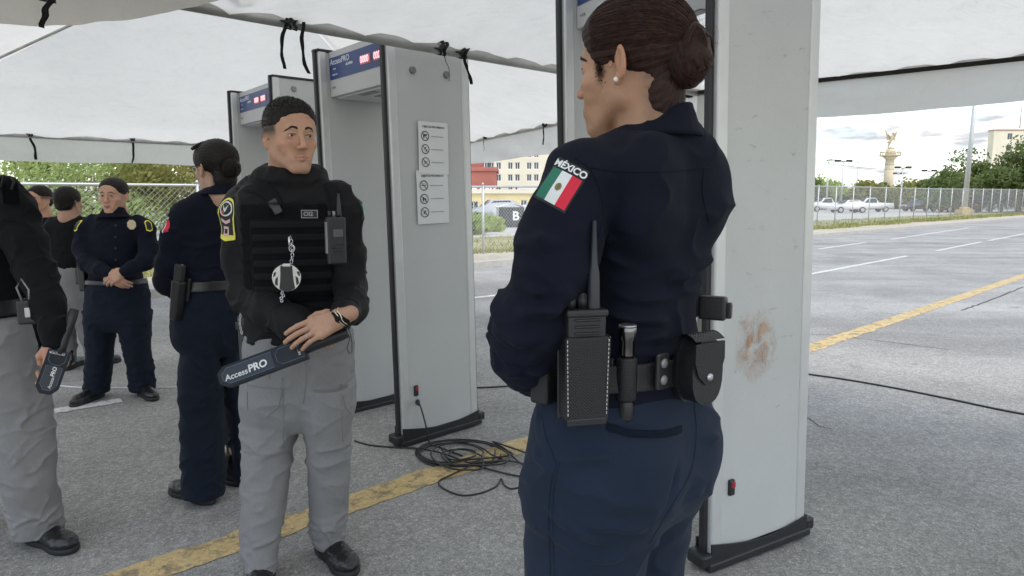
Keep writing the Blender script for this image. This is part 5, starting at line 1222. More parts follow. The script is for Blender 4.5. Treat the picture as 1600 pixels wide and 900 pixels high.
    pts = spline([W(948, 660, 1.0), W(990, 671, 1.0), (W(1040, 671, 1.0)), W(1066, 664, 1.0)], 8)
    grid(bm, len(pts)-1, 3, lambda u, v: Vector(pts[min(len(pts)-1, int(round(u*(len(pts)-1))))])*1+Vector((0, 0, -.012*v)))
    for v_ in bm.verts: v_.co = Vector(v_.co)
    bpy.context.view_layer.update(); bv = BVHTree.FromPolygons([Vector(root.location)+x.co for x in tr.data.vertices], [tuple(p.vertices) for p in tr.data.polygons])
    for v_ in bm.verts:
        o = Vector((0, 0, EYE)); d = (v_.co-o).normalized(); hh = bv.ray_cast(o, d)
        if hh[0] is not None: v_.co = hh[0]-d*.003
    bmesh.ops.solidify(bm, geom=bm.faces[:], thickness=.003); obj('pocket_welt', bm, M_NAVYT, root, world=True, smooth=True)
    def thread(tgt, pts, name, mat, r=.0011):
        bvq = BVHTree.FromPolygons([Vector(root.location)+x.co for x in tgt.data.vertices], [tuple(p.vertices) for p in tgt.data.polygons]); Q = spline([(x, y, 0) for x, y in pts], 9); o = Vector((0, 0, EYE)); V = []
        for q in Q:
            d = (Vector(W(q[0], q[1], 1.0))-o).normalized(); hh = bvq.ray_cast(o, d)
            if hh[0] is not None: V.append(hh[0]-d*.0006)
        bm = BM(); addtube(bm, V, r, 4); return obj(name, bm, mat, root, world=True)
    for pp in ([(846, 640), (852, 680), (868, 722)], [(868, 722), (860, 760), (857, 810), (860, 900)], [(874, 722), (866, 760), (863, 810), (866, 900)], [(1084, 622), (1088, 680), (1078, 740), (1050, 790), (1014, 850)], [(950, 676), (990, 684), (1040, 684), (1062, 678)]): thread(tr, pp, 'stitched_seam', M_NAVYT)
    for pp in ([(922, 262), (970, 268), (1040, 268), (1108, 262)], [(898, 246), (925, 268), (940, 310), (940, 350), (930, 385)], [(1100, 262), (1098, 300), (1108, 350)]): thread(sh, pp, 'stitched_seam', M_NAVY)
    # ---- boots (below the frame, still standing there)
    for s in (1, -1):
        base = W(912, 850, 1.18) if s == 1 else W(985, 850, 1.31); boot(root, base-np.array([-.03, .04, 0]), base+np.array([-.2, .2, 0]))
    # ---- belt
    bl = [(z, x, y, a+.010, b+.010, p, n) for z, x, y, a, b, p, n in N_]; zt = W(900, 560, 1.12)[2]; zb = W(900, 602, 1.12)[2]
    F = Field(np.arange(C[0]-.24, C[0]+.24, .004), np.arange(1.0, 1.45, .004), np.arange(zb-.02, zt+.02, .003)); F.zloft([(z, x, y, a+.004, b+.004, p, n) for z, x, y, a, b, p, n in bl], .002, zlim=(zb, zt), cap=.005, smooth=.02)
    belt = F.mesh('duty_belt', M_LEAW, root)
    # ---- hair
    def groove(P_, N):
        p = (P_-hc)@HR/hs; bx = np.array([0, -.118, .022]); v = p-bx; r = np.linalg.norm(v, axis=1)+1e-6; a = np.arctan2(v[:, 2], np.abs(v[:, 0])+.02*0+1e-4); b_ = np.arctan2(v[:, 0], v[:, 2]); 
        return .0005*np.sin(b_*75+3*vn(p, 14, 2.))+.0005*np.sin(b_*31+2*vn(p, 9, 5.))+.0005*vn(p, 40, 1.)
    def hx_(F):
        for s in (-1, 1): F.ell((s*.079, .012, -.035), (.020, .026, .040), k=.006, mode='cut')
        F.ell((0, -.055, -.052), (.0485, .034, .070), k=.015)
    cap_ = scalp(root, hc, HR, hs, .008, M_HAIRR, [((0, .088, .052), (0, 1, -.62)), ((0, .045, .0), (0, .93, -.55)), ((0, -.02, -.022), (0, .30, -1)), ((0, -.05, -.085), (0, 0, -1))], disp=groove, h=.0026, extra=hx_)
    # combed strands on the cap running from the hairline to the bun
    rd = random.Random(4); bm = BM(); o0 = Vector(root.location); bx = np.array([0, -.112, .022]); bvc = BVHTree.FromPolygons([x.co.copy() for x in cap_.data.vertices], [tuple(p.vertices) for p in cap_.data.polygons])
    for k in range(1100):
        a = rd.uniform(-.18, pi+.18); s0 = rd.uniform(.0, .25); n = 12; rr = rd.uniform(.00025, .0005); pts = []
        hl = np.array([.078*cos(a), .055+.02*sin(a)*0, .03+.07*sin(a)])       # where it leaves the hairline
        for i in range(n+1):
            t = s0+(1-s0)*i/n; q = hl*(1-t)+bx*t; ce0 = np.array([0, -.006, .030]); dv = nrm(q-ce0+np.array([0, 0, 1e-4])); o_ = Vector(hc+HR@((ce0+dv*.16)*hs))-o0; dd = Vector(HR@(-dv)); hh = bvc.ray_cast(o_, dd, .13)
            if hh[0] is None: continue
            pts.append(hh[0]-dd*rd.uniform(.0000, .0011))
        if len(pts) > 4: addtube(bm, pts, [rr*.4]+[rr]*(len(pts)-2)+[rr*.5], 3, 1 if rd.random() < .3 else 0)
    tag(obj('hair_strands', bm, [M_HAIRR, M_HAIRL], root), kind='stuff')
    # bun of twisted locks
    bc = W(1073, 87, 1.205-.116*hs*.47+.0); F = Field(np.arange(bc[0]-.07, bc[0]+.07, .003), np.arange(bc[1]-.07, bc[1]+.07, .003), np.arange(bc[2]-.075, bc[2]+.075, .003)); F.at().ell(bc, (.042, .042, .052), k=.002)
    bun = F.mesh('hair_bun', M_HAIRR, root, disp=lambda P_, N: .003*vn(P_, 60, 2.))
    bm = BM(); ax0 = Vector(nrm(HR@np.array([0, -1, .15])))
    for k in range(22):              # locks wound round the bun, each a sheaf of fine strands
        ax = (ax0+Vector((rd.gauss(0, .22), rd.gauss(0, .22), rd.gauss(0, .22)))).normalized(); u = ax.orthogonal().normalized(); v = ax.cross(u); t0 = rd.uniform(0, 6.3); ln = rd.uniform(2.6, 5.0); l0 = -.85+1.75*k/21; l1 = l0+rd.uniform(-.25, .25); wl_ = rd.uniform(.08, .15)
        for j in range(52):
            q = rd.uniform(-1, 1); hgt = .035*math.sqrt(1-q*q)*rd.uniform(.6, 1.0); rr = rd.uniform(.0004, .0008); tw = rd.uniform(-.03, .03); s0 = rd.uniform(-.15, .15); pts = []
            for i in range(18):
                f = i/17; t = t0+s0+ln*f; lat = max(-.97, min(.97, l0*(1-f)+l1*f+q*wl_*(.35+.65*sin(pi*f))+tw*sin(f*6+j))); rc = math.sqrt(1-lat*lat); d = ax*lat+u*(rc*cos(t))+v*(rc*sin(t))
                pts.append(Vector(bc)+Vector((d.x*.0425, d.y*.0425, d.z*.0525))*(.985+hgt*(.3+sin(pi*f))+.012*sin(k*1.7+t*1.3))-o0)
            addtube(bm, pts, [rr*.3]+[rr]*16+[rr*.3], 3, 1 if rd.random() < .22 else 0)
    for k in range(26):              # stray hairs
        d = Vector((rd.gauss(.3, 1), rd.gauss(0, 1), rd.gauss(.5, 1))).normalized(); p = Vector(bc)+Vector((d.x*.042, d.y*.042, d.z*.052)); t = d.orthogonal().normalized(); L = rd.uniform(.02, .05)
        addtube(bm, [p-o0+d*(.012*sin(q*pi)*1.2)+t*L*q+Vector((0, 0, -.012*q*q)) for q in np.linspace(0, 1, 8)], .00022, 3)
    for (x, y), L in (((1046, 160), .03),):
        p = Vector(W(x, y, 1.14)); addtube(bm, [p-o0+Vector((.012*sin(q*4+x), -.004, -L*q)) for q in np.linspace(0, 1, 8)], .0003, 3)
    tag(obj('bun_strands', bm, [M_HAIRR, M_HAIRL], bun, world=False), kind='stuff')
    tufts(root, body_, 900, .011, lambda p: np.exp(-(((np.abs(p[:, 0])-.070)/.02)**2+((p[:, 1]-.034)/.007)**2+((p[:, 2]+.006)/.020)**2))*(np.abs(p[:, 0]) > .05), M_HAIRR, 'sideburn_hair', (0, .1, -1.2), .00035, 5, .25, (hc, HR, hs))
    # hair pin and ear stud
    bm = BM(); a, b = np.array([-.072, -.0, .092]), np.array([-.062, -.085, .052]); pin = []
    for t in np.linspace(0, 1, 8):
        q = a*(1-t)+b*t; dv = q-np.array([0, -.006, .030]); L = np.linalg.norm(dv/np.array([.0855, .1045, .0905])); q = np.array([0, -.006, .030])+dv/L; pin.append(Vector(hc+HR@(q*hs))-o0)
    addtube(bm, pin, .0008, 5); obj('hair_pin', bm, M_CHROME, root)
    bm = BM(); e = Vector(hc+HR@(np.array([-.0845, -.006, -.036])*hs))-o0; bmesh.ops.create_uvsphere(bm, u_segments=10, v_segments=8, radius=.0042, matrix=Matrix.Translation(e)); obj('earring', bm, simple('pearl', (.8, .8, .78), .15), root, smooth=True)
    # ---- flag patch laid on the sleeve
    ce = W(878, 289, 1.06); vv = W(893, 262, 1.05)-W(862, 318, 1.05); vv = nrm(vv); uu = nrm(W(908, 272, 1.05)-W(862, 247, 1.06)); nn_ = nrm(np.cross(uu, vv)); nn_ = nn_ if nn_[1] < 0 else -nn_; vv = nrm(np.cross(nn_, uu)); vv = vv if vv[2] > 0 else -vv
    bm = BM(); w_, h_ = .029, .0375
    def rect(x0, y0, x1, y1, z, mi): flatshape(bm, [(x0, y0), (x1, y0), (x1, y1), (x0, y1)], z, mi)
    rect(-w_, -h_, w_, h_, 0, 0); rect(-w_+.002, -h_+.004, -w_/3, h_-.018, .0006, 1); rect(-w_/3, -h_+.004, w_/3-.001, h_-.018, .0006, 2); rect(w_/3-.001, -h_+.004, w_-.003, h_-.018, .0006, 3)
    f = flatshape(bm, [(.005*cos(t)-.001, .0065*sin(t)-.006) for t in np.linspace(0, 2*pi, 15)[:-1]], .0012, 4); f = flatshape(bm, [(.0025*cos(t)-.001, .0045*sin(t)-.005) for t in np.linspace(0, 2*pi, 9)[:-1]], .0016, 5)
    addtext(bm, 'MÉXICO', .0155, Matrix.Translation((0, h_-.0095, .0014)), .035, 'CENTER', 0, 2); finish_patch(bm); project_patch(bm, sh, ce, uu, vv, nn_, None, .0012)
    o = obj('flag_patch', bm, [M_STRAP, simple('flag_green', (.02, .16, .10), .8), simple('flag_white', (.70, .72, .72), .8), simple('flag_red', (.62, .02, .05), .8), simple('flag_brown', (.25, .17, .08), .8), simple('flag_olive', (.10, .16, .06), .8)], root, world=True)
    # epaulette on the near shoulder
    bm = BM(); pts = [W(893, 236, 1.1), W(930, 212, 1.12), W(958, 200, 1.14)]
    return root, sh, tr, bl, belt
M_LEAW = MT('basketweave_leather', (.010, .010, .011), .3, 0, .45)
def _bw(m):
    v = m.co((1, 1, 1)); a = m.N('TexWave'); a.inputs['Scale'].default_value = 88; a.bands_direction = 'X'; b = m.N('TexWave'); b.inputs['Scale'].default_value = 88; b.bands_direction = 'Z'
    mp = m.co((1, 1, 1), (0, R(45), 0)); m.L(mp, a.inputs[0]); m.L(mp, b.inputs[0]); c = m.math('MULTIPLY', a.outputs[1], b.outputs[1]) if False else m.math('MAXIMUM', a.outputs[0] if False else a.outputs[1], b.outputs[1]); m.bump(c, .0009, .8); m.bump(m.noise(300, 3), .0004, .4)
    m.rgh(m.ramp(c, [(.2, .55), (.9, .34)])); return m.m
M_LEAW = _bw(M_LEAW)
WF = woman_front()
# ================================================================== things carried on the belt of the woman in front
def rbox(bm, M, s, bev, taper=1.0, mi=0, c=(0, 0, 0)):
    vs = addbox(bm, c, s, None, bev, 3, mi)
    for v in vs:
        t = (v.co.z-c[2])/s[2]+.5; f = taper+(1-taper)*t; v.co.x *= f; v.co = M@v.co
def stitches(bm, pts, M, r=.0008, dash=.0042, gap=.0026):
    P = [np.array(p, float) for p in pts]; acc = 0
    for a, b in zip(P[:-1], P[1:]):
        L = np.linalg.norm(b-a); n = int(L/(dash+gap)); d = (b-a)/L
        for i in range(n): p = a+d*(i*(dash+gap)); q = p+d*dash; addtube(bm, [M@Vector(p), M@Vector((p+q)/2+np.array([0, -.0007, 0])), M@Vector(q)], r, 4)
def gear_front():
    def fr(px, py, Y, yaw): o = W(px, py, Y); x = (cos(yaw), sin(yaw), 0); y = (-sin(yaw), cos(yaw), 0); return frame(o, x, y, (0, 0, 1))   # local y points away from the camera
    lay = simple('leather_edge', (.006, .006, .006), .4); sti = simple('white_thread', (.62, .60, .55), .7)
    # radio in its open leather holster
    M = fr(912, 589, 1.035, R(12)); root = empty('radio_holster', tuple(M.translation), label='black basketweave leather holster with white stitching holding the tall radio on the belt', cat='radio holster')
    w = lambda bm, n, m, p=root, sm=False: obj(n, bm, m, p, sm, world=True)
    bm = BM(); rbox(bm, M, (.072, .040, .138), .006, .93); w(bm, 'case', M_LEAW)
    bm = BM(); rbox(bm, M, (.078, .005, .142), .002, .93, c=(0, .020, 0)); rbox(bm, M, (.004, .034, .136), .0015, .93, c=(.0365, 0, 0)); w(bm, 'back_flap', M_LEA)
    bm = BM(); e = .0335; stitches(bm, [(-e, -.0206, .064), (-e*.93, -.0206, -.062)], M); stitches(bm, [(e, -.0206, .064), (e*.93, -.0206, -.062)], M); stitches(bm, [(.0385, -.012, .064), (.036, -.012, -.062)], M); tag(w(bm, 'stitching', sti), kind='stuff')
    bm = BM(); rbox(bm, M, (.064, .006, .012), .002, 1, c=(0, -.0185, -.067)); w(bm, 'lower_lip', M_LEA)
    R_ = empty('two_way_radio', tuple(M.translation), label='tall two-way radio with long antenna in the holster of the woman in front', cat='radio')
    w2 = lambda bm, n, m: obj(n, bm, m, R_, world=True)
    bm = BM(); rbox(bm, M, (.062, .030, .10), .005, .96, c=(0, -.001, .052)); w2(bm, 'radio_body', M_BLACK)
    bm = BM(); rbox(bm, M, (.068, .036, .012), .004, .97, c=(0, -.001, .104)); w2(bm, 'top_rim', M_BLACK)
    bm = BM()
    for k in range(3): addtube(bm, [M@Vector((x, -.0175, .094-.0105*k+.0)) for x in (-.021, -.019, .019, .021)], [.001, .0022, .0022, .001], 6)
    w2(bm, 'speaker_grille', M_LEA)
    bm = BM(); addtube(bm, [M@Vector((.014, 0, z)) for z in (.105, .112, .165, .18, .246)], [.011, .0105, .0092, .0060, .0036], 14); w2(bm, 'antenna', simple('antenna_rubber', (.022, .025, .030), .38))
    for x, h, r in ((-.022, .022, .0062), (-.004, .026, .0065)):
        bm = BM(); addcyl(bm, M@Vector((x, 0, .108)), M@Vector((x, 0, .108+h)), r, r*.92, 10)
        for k in range(10): a = k*pi/5; addtube(bm, [M@Vector((x+r*cos(a), r*sin(a), .110)), M@Vector((x+r*.95*cos(a), r*.95*sin(a), .106+h))], .001, 4)
        w2(bm, 'knob', M_BLACK)
    # torch in a leather loop
    M = fr(979, 588, 1.075, R(30)); r2 = empty('torch', tuple(M.translation), label='small torch with shiny silver head pushed through a leather loop on the belt', cat='torch')
    w3 = lambda bm, n, m: obj(n, bm, m, r2, world=True)
    bm = BM(); addtube(bm, [M@Vector((0, 0, z)) for z in (.032, .036, .060, .062, .082, .084)], [.0105, .0115, .0125, .0145, .0150, .0138], 20); w3(bm, 'torch_head', simple('dark_chrome', (.20, .19, .19), .18, 1.0))
    bm = BM(); addcyl(bm, M@Vector((0, 0, .0835)), M@Vector((0, 0, .0865)), .0150, .0142, 20); w3(bm, 'bezel', M_CHROME)
    bm = BM(); addtube(bm, [M@Vector((0, 0, z)) for z in (-.074, -.070, -.046, -.044, -.03, .03)], [.0105, .0118, .0122, .0110, .0115, .0110], 18)
    for z in (-.066, -.061, -.056, -.051): addtube(bm, [M@Vector((.0122*cos(t), .0122*sin(t), z)) for t in np.linspace(0, 2*pi, 19)[:-1]], .0009, 4, closed=True)
    w3(bm, 'torch_tube', M_BLACK)
    r3 = empty('torch_loop', tuple(M.translation), label='basketweave leather loop that carries the torch on the belt', cat='belt loop'); bm = BM(); addtube(bm, [M@Vector((0, 0, z)) for z in (-.040, -.036, .030, .033)], [.017, .0185, .0185, .017], 20, flat=.9); obj('loop', bm, M_LEAW, r3, world=True)
    bm = BM(); rbox(bm, M, (.050, .006, .060), .003, 1, c=(.002, .014, 0)); obj('backing', bm, M_LEA, r3, world=True)
    # belt keeper with two snaps
    M = fr(1034, 580, 1.082, R(38)); r4 = empty('belt_keeper', tuple(M.translation), label='leather belt keeper with two dark snaps between torch and round pouch', cat='belt keeper'); bm = BM(); rbox(bm, M, (.030, .009, .062), .004, c=(0, .0, 0)); obj('keeper_strap', bm, M_LEA, r4, world=True)
    for z in (-.014, .014): bm = BM(); addtube(bm, [M@Vector((0, y, z)) for y in (-.004, -.0065, -.008)], [.0085, .008, .003], 14); obj('snap', bm, M_SCR, r4, world=True)
    # handcuff pouch with curved flap
    M = fr(1092, 577, 1.105, R(32)); r5 = empty('handcuff_pouch', tuple(M.translation), label='glossy black handcuff pouch with silver snap, rightmost on the belt', cat='pouch')
    w5 = lambda bm, n, m: obj(n, bm, m, r5, world=True)
    def oval(a, b, n=24, p=2.6): return [(a*abs(cos(t))**(2/p)*(1 if cos(t) > 0 else -1), b*abs(sin(t))**(2/p)*(1 if sin(t) > 0 else -1)) for t in np.linspace(0, 2*pi, n+1)[:-1]]
    def slab(a, b, y0, y1, M, cz=0): bm = BM(); Mx = M@frame((0, y1, cz), (1, 0, 0), (0, 0, 1), (0, -1, 0)); prism(bm, oval(a, b), y1-y0, Mx); bmesh.ops.bevel(bm, geom=[e for e in bm.edges if len(e.link_faces) == 2 and abs(e.calc_face_angle(0)) > .8], offset=.006, segments=3, affect='EDGES'); return bm
    w5(slab(.036, .056, -.020, .016, M), 'pouch_body', M_LEA); w5(slab(.039, .060, .014, .022, M), 'back_plate', M_LEA)
    bm = BM(); Mx = M@frame((0, -.0195, 0), (1, 0, 0), (0, 0, 1), (0, -1, 0)); fl = [(-.034, .050), (.034, .050), (.035, .02), (.026, -.004), (.010, -.020), (0, -.023), (-.010, -.020), (-.026, -.004), (-.035, .02)]; prism(bm, fl, .0045, Mx)
    grid(bm, 6, 8, lambda u, v: M@Vector((-.034+.068*u, -.0235+.045*v, .054+.010*sin(pi*v)))); w5(bm, 'flap', M_LEAW)
    bm = BM(); addtube(bm, [M@Vector((.0, y, -.008)) for y in (-.022, -.026, -.028)], [.007, .0065, .003], 14); w5(bm, 'snap', M_CHROME)
    # pouch half hidden by the elbow
    M = fr(850, 592, 1.105, R(-38)); r6 = empty('magazine_pouch', tuple(M.translation), label='black basketweave leather pouch half hidden under the elbow, left of the radio holster', cat='pouch'); bm = BM(); rbox(bm, M, (.040, .034, .082), .006, .92); obj('case', bm, M_LEAW, r6, world=True); bm = BM(); rbox(bm, M, (.046, .006, .088), .002, .92, c=(0, .016, 0)); obj('edge', bm, M_LEA, r6, world=True)
    bm = BM(); rbox(bm, M, (.041, .038, .03), .005, 1, c=(0, -.001, .034)); obj('flap', bm, M_LEA, r6, world=True)
    M = fr(1114, 481, 1.24, R(60)); r7 = empty('belt_radio_clip', tuple(M.translation), label='small black clip-on box behind the right elbow of the woman in front', cat='clip'); bm = BM(); rbox(bm, M, (.026, .05, .044), .005); obj('clip_box', bm, M_BLACK, r7, world=True); bm = BM(); rbox(bm, M, (.014, .01, .03), .003, c=(.008, -.028, -.004)); obj('clip_spring', bm, M_LEA, r7, world=True)
gear_front()
# ================================================================== man in the black vest
M_WHITET = simple('white_thread_print', (.66, .67, .66), .7); M_YELT = simple('yellow_thread', (.72, .66, .10), .8); M_GRYT = simple('grey_patch_thread', (.30, .30, .30), .8); M_REDT = simple('red_thread', (.5, .05, .06), .8); M_PINK = simple('pale_pink_thread', (.62, .42, .42), .8)
M_WEB = m_cloth('strap_webbing', (.0085, .0085, .0095), .8, weave=400, sheen=.02)
def vest_man():
    S_top = [([(352, 350, 2.2), (375, 400, 2.16), (400, 470, 2.15)], .010, .010), ([(372, 330, 2.2), (395, 380, 2.2), (405, 440, 2.2)], .009, .010), ([(362, 420, 2.15), (395, 445, 2.12), (440, 470, 2.1)], .009, .011), ([(370, 450, 2.15), (400, 480, 2.1), (450, 485, 2.05)], .008, .011), ([(385, 480, 2.1), (420, 505, 2.05), (455, 505, 2.02)], .008, .010),
             ([(560, 350, 2.2), (572, 380, 2.2), (568, 430, 2.2)], .009, .009), ([(550, 400, 2.2), (572, 415, 2.2), (574, 430, 2.2)], .008, .010), ([(545, 450, 2.2), (560, 445, 2.2), (574, 440, 2.2)], .008, .010), ([(545, 470, 2.15), (560, 470, 2.15), (568, 460, 2.15)], .008, .009)]
    S_leg = [([(384, 612, 2.2), (440, 622, 2.15), (462, 640, 2.15)], .008, .006), ([(440, 560, 2.2), (462, 600, 2.15), (474, 640, 2.15)], .010, .010), ([(480, 560, 2.15), (478, 600, 2.15), (474, 636, 2.15)], .009, .008), ([(478, 640, 2.15), (500, 655, 2.15), (530, 660, 2.15)], .010, .009), ([(382, 712, 2.2), (410, 718, 2.15), (450, 706, 2.15)], .007, .009), ([(384, 728, 2.2), (405, 733, 2.15), (440, 728, 2.15)], .007, .008), ([(485, 700, 2.2), (510, 690, 2.15), (540, 695, 2.15)], .009, .008),
             ([(384, 840, 2.2), (405, 846, 2.15), (430, 836, 2.15)], .008, .011), ([(384, 862, 2.2), (405, 868, 2.15), (432, 860, 2.15)], .007, .010), ([(490, 800, 2.2), (510, 812, 2.15), (536, 800, 2.2)], .008, .010), ([(490, 822, 2.2), (510, 834, 2.15), (536, 822, 2.2)], .008, .011), ([(440, 600, 2.15), (430, 650, 2.15), (434, 700, 2.15)], .008, .006)]
    hc = None
    Fz = dict(label='man in black tactical vest and grey cargo trousers holding a hand-held metal detector', Y0=2.34, psi=R(200),
        head=(454, 213, 2.30, R(219), R(-2), R(0), 1.03),
        torso=[(262, 428, 480, .06), (278, 410, 500, .085), (292, 385, 528, .105), (315, 375, 543, .115), (350, 378, 548, .122), (400, 388, 548, .120), (450, 392, 546, .115), (500, 392, 544, .112), (530, 390, 543, .115)],
        arms=[[(395, 300, 2.36, .058), (377, 330, 2.35, .066), (377, 400, 2.34, .064), (388, 458, 2.30, .062), (422, 487, 2.18, .057), (460, 505, 2.10, .048), (478, 514, 2.07, .040)],
              [(528, 305, 2.30, .052), (542, 335, 2.30, .052), (545, 400, 2.30, .052), (546, 450, 2.26, .050), (549, 478, 2.16, .048), (538, 492, 2.06, .036), (533, 496, 2.02, .028)]],
        hips=[(515, 392, 545, .110), (545, 388, 548, .115), (580, 384, 551, .125), (615, 381, 553, .125), (640, 382, 552, .105)],
        legs=[[(600, 383, 472, 2.34, .11), (640, 379, 468, 2.34, .108), (700, 378, 457, 2.32, .098), (760, 378, 450, 2.30, .088), (815, 378, 441, 2.28, .082), (860, 380, 436, 2.26, .078), (893, 384, 433, 2.25, .074)],
              [(600, 466, 552, 2.33, .11), (640, 470, 553, 2.33, .108), (700, 478, 547, 2.36, .094), (760, 482, 545, 2.39, .084), (800, 484, 541, 2.41, .078), (832, 487, 538, 2.42, .074), (850, 490, 537, 2.43, .072)]],
        feet=[], mats=dict(top=M_CHAR, leg=M_GREY, topname='jacket', look=.3), skin=((.46, .262, .170), (.46, .215, .15)), stub=.07, fade=.93, amp=(.0055, .0055), jaw=.99, res=.0048, hres=.0027,
        hands=[dict(arm=1, along=(-.90, -.16, -.38), back=(-.1, -.86, .45), ts=1, sc=1.02, curl=((.10, .28, .2), (.12, .30, .2), (.16, .32, .2), (.2, .35, .2)), spread=.3, ring=2),
               dict(arm=0, along=(.85, .10, -.25), back=(.1, -.5, .8), ts=-1, sc=.85, curl=(1.3, 1.4, 1.0), thumb=((.015, .012, -.012), (.02, .03, -.02), (.01, .05, -.03), (.0, .06, -.04)))], S_top=S_top, S_leg=S_leg)
    def hood(F):
        c = W(450, 276, 2.33)
        ring = [(c[0]+.092*cos(t), c[1]+.085*sin(t)+.01, c[2]+.012*sin(t)+.004*cos(3*t), .030+.008*max(0, sin(t))) for t in np.linspace(0, 2*pi, 15)]
        F.chain(ring, .022); F.ell(W(445, 280, 2.47), (.10, .05, .045), k=.04)
        F.ell(c+np.array([0, .0, .03]), (.066, .066, .05), k=.012, mode='cut')
    P = figure(extra_top=hood, **Fz); root = P['root']; o0 = Vector(root.location)
    hr_ = short_hair(P, M_HAIRB, soft=False, t=.0065, front=.060, side_z=.030); fr_ = (P['hc'], P['HR'], P['hs'])
    tufts(root, hr_, 5200, .0045, lambda p: .25+.75*np.clip((p[:, 2]-.05)/.04, 0, 1), M_HAIRB, lean=(0, .6, 0), rad=.0007, frame_=fr_)
    tufts(root, P['body'], 2600, .0035, lambda p: (np.clip((p[:, 2]+.005)/.04, 0, 1)**1.2*(p[:, 1] < .045-.0*p[:, 2])*(np.abs(p[:, 0]) > .05)+(p[:, 2] > .053)*(p[:, 1] > .05)*(p[:, 2] < .072))*(np.linalg.norm(p, axis=1) < .16)*(p[:, 2] > -.005), M_HAIRB, 'hair_fade', (0, .2, -.4), .00035, 2, .3, fr_)
    for q, d, b in zip(P['L'], ((.25, -1, 0), (.62, -.78, 0)), (.09, .075)):
        d = nrm(d); c = np.array([q[-1][1], q[-1][2], 0])-d*b; boot(root, c, c+d, L=.30, w=.050)
    # plate carrier: soft shell round the chest, with webbing rows
    v = nrm(np.array([sin(R(20)), -cos(R(20)), 0])); sd = np.array([v[1], -v[0], 0]); sd = sd if sd[0] > 0 else -sd; ctr = np.array([(W(372, 400, 2.34)[0]+W(545, 400, 2.34)[0])/2, 2.34, 1.3])
    pl = [(ctr+sd*.165, sd), (ctr-sd*.165, -sd)]
    vs = band(P, P['T'], .018, 318, 470, 2.24, 'vest', M_VEST, pl, res=.0042, cap=.012, amp=.003)
    band(P, P['T'], .026, 342, 462, 2.24, 'front_plate', M_VEST, [(ctr+sd*.125, sd), (ctr-sd*.135, -sd), (ctr, -v)], cap=.010, amp=.002)
    for k in range(6): band(P, P['T'], .0305, 345+20*k, 356+20*k, 2.22, 'webbing_strap', M_WEB, [(ctr+sd*.12, sd), (ctr-sd*.13, -sd), (ctr+v*.02, -v)], cap=.002)
    def laid_strip(tgts, pts, wpx, name, mat, th=.007, off=.004):
        Q = spline([(x, y, 0) for x, y in pts], 8); bm = BM(); n = len(Q)-1; bvs = [BVHTree.FromPolygons([o0+x.co for x in t_.data.vertices], [tuple(p.vertices) for p in t_.data.polygons]) for t_ in tgts]; e = Vector((0, 0, EYE))
        def f(u, v):
            i = int(round(u*n)); a_ = Q[max(i-1, 0)]; b_ = Q[min(i+1, n)]; t = nrm(b_-a_); p = Q[i]+np.array([-t[1], t[0], 0])*(v-.5)*wpx; d = (Vector(W(p[0], p[1], 2.3))-e).normalized(); hs_ = [h[3] for h in (b.ray_cast(e, d) for b in bvs) if h[0] is not None]
            return e+d*(min(hs_)-off) if hs_ else Vector(W(p[0], p[1], 2.33))
        grid(bm, n, 5, f); bmesh.ops.smooth_vert(bm, verts=bm.verts[:], factor=.5, use_axis_x=True, use_axis_y=True, use_axis_z=True); bmesh.ops.solidify(bm, geom=bm.faces[:], thickness=-th); return obj(name, bm, mat, root, world=True, smooth=True)
    laid_strip([P['top'], vs], [(380, 286), (404, 292), (422, 306), (432, 322)], 26, 'shoulder_strap', M_WEB); laid_strip([P['top'], vs], [(424, 312), (430, 322), (436, 334)], 15, 'strap_buckle', M_LEA, .01, .007)
    laid_strip([P['top'], vs], [(514, 288), (521, 300), (526, 318), (528, 330)], 20, 'shoulder_strap', M_WEB)
    # trouser cargo pockets: flap outlines as stitched ridges laid on the cloth
    def laid(tgt, pts, o, u, w_, n, r, mat, name, off=.001, closed=False):
        bm = BM(); 
        bpy.context.view_layer.update(); bv = BVHTree.FromPolygons([o0+x.co for x in tgt.data.vertices], [tuple(p.vertices) for p in tgt.data.polygons]); Q = []
        for x, y, Yq in pts:
            e = Vector((0, 0, EYE)); d = (Vector(W(x, y, Yq))-e).normalized(); h = bv.ray_cast(e, d); Q.append(h[0]-d*off if h[0] is not None else Vector(W(x, y, Yq)))
        addtube(bm, Q, r, 5, closed=closed); return obj(name, bm, mat, root, world=True)
    def dense(pts, n=6): 
        o = []
        for a, b in zip(pts[:-1], pts[1:]): o += [tuple(np.array(a)*(1-t)+np.array(b)*t) for t in np.linspace(0, 1, n, endpoint=False)]
        return o+[pts[-1]]
    tr = P['tr']; L = lambda pts, nm='pocket_seam', r=.0022: laid(tr, dense([(x, y, 2.2) for x, y in pts]), 0, 0, 0, 0, r, M_GREY, nm)
    L([(386, 602), (415, 606), (440, 608)]); L([(386, 612), (386, 640), (415, 652), (434, 636), (440, 612)], r=.003); L([(441, 590), (443, 640), (442, 700)], r=.0016); L([(382, 706), (410, 712), (450, 708)]); L([(552, 588), (540, 600), (534, 606)]); L([(537, 618), (540, 636), (550, 648)], r=.003); L([(533, 600), (534, 650), (536, 690)], r=.0016)
    L([(478, 560), (478, 600), (474, 630)], r=.0016); L([(395, 560), (392, 590), (384, 600)], r=.0016); L([(428, 548), (424, 575), (420, 592)], r=.0016)
    # cord loop hanging from the hem, name tape, sleeve patches
    bm = BM(); addtube(bm, [Vector(W(x, y, 2.22))for x, y in ((545, 515), (546, 530), (542, 545), (546, 553), (550, 550), (550, 535), (547, 520))], .0014, 5, closed=True); obj('drawcord', bm, M_STRAP, root, world=True)
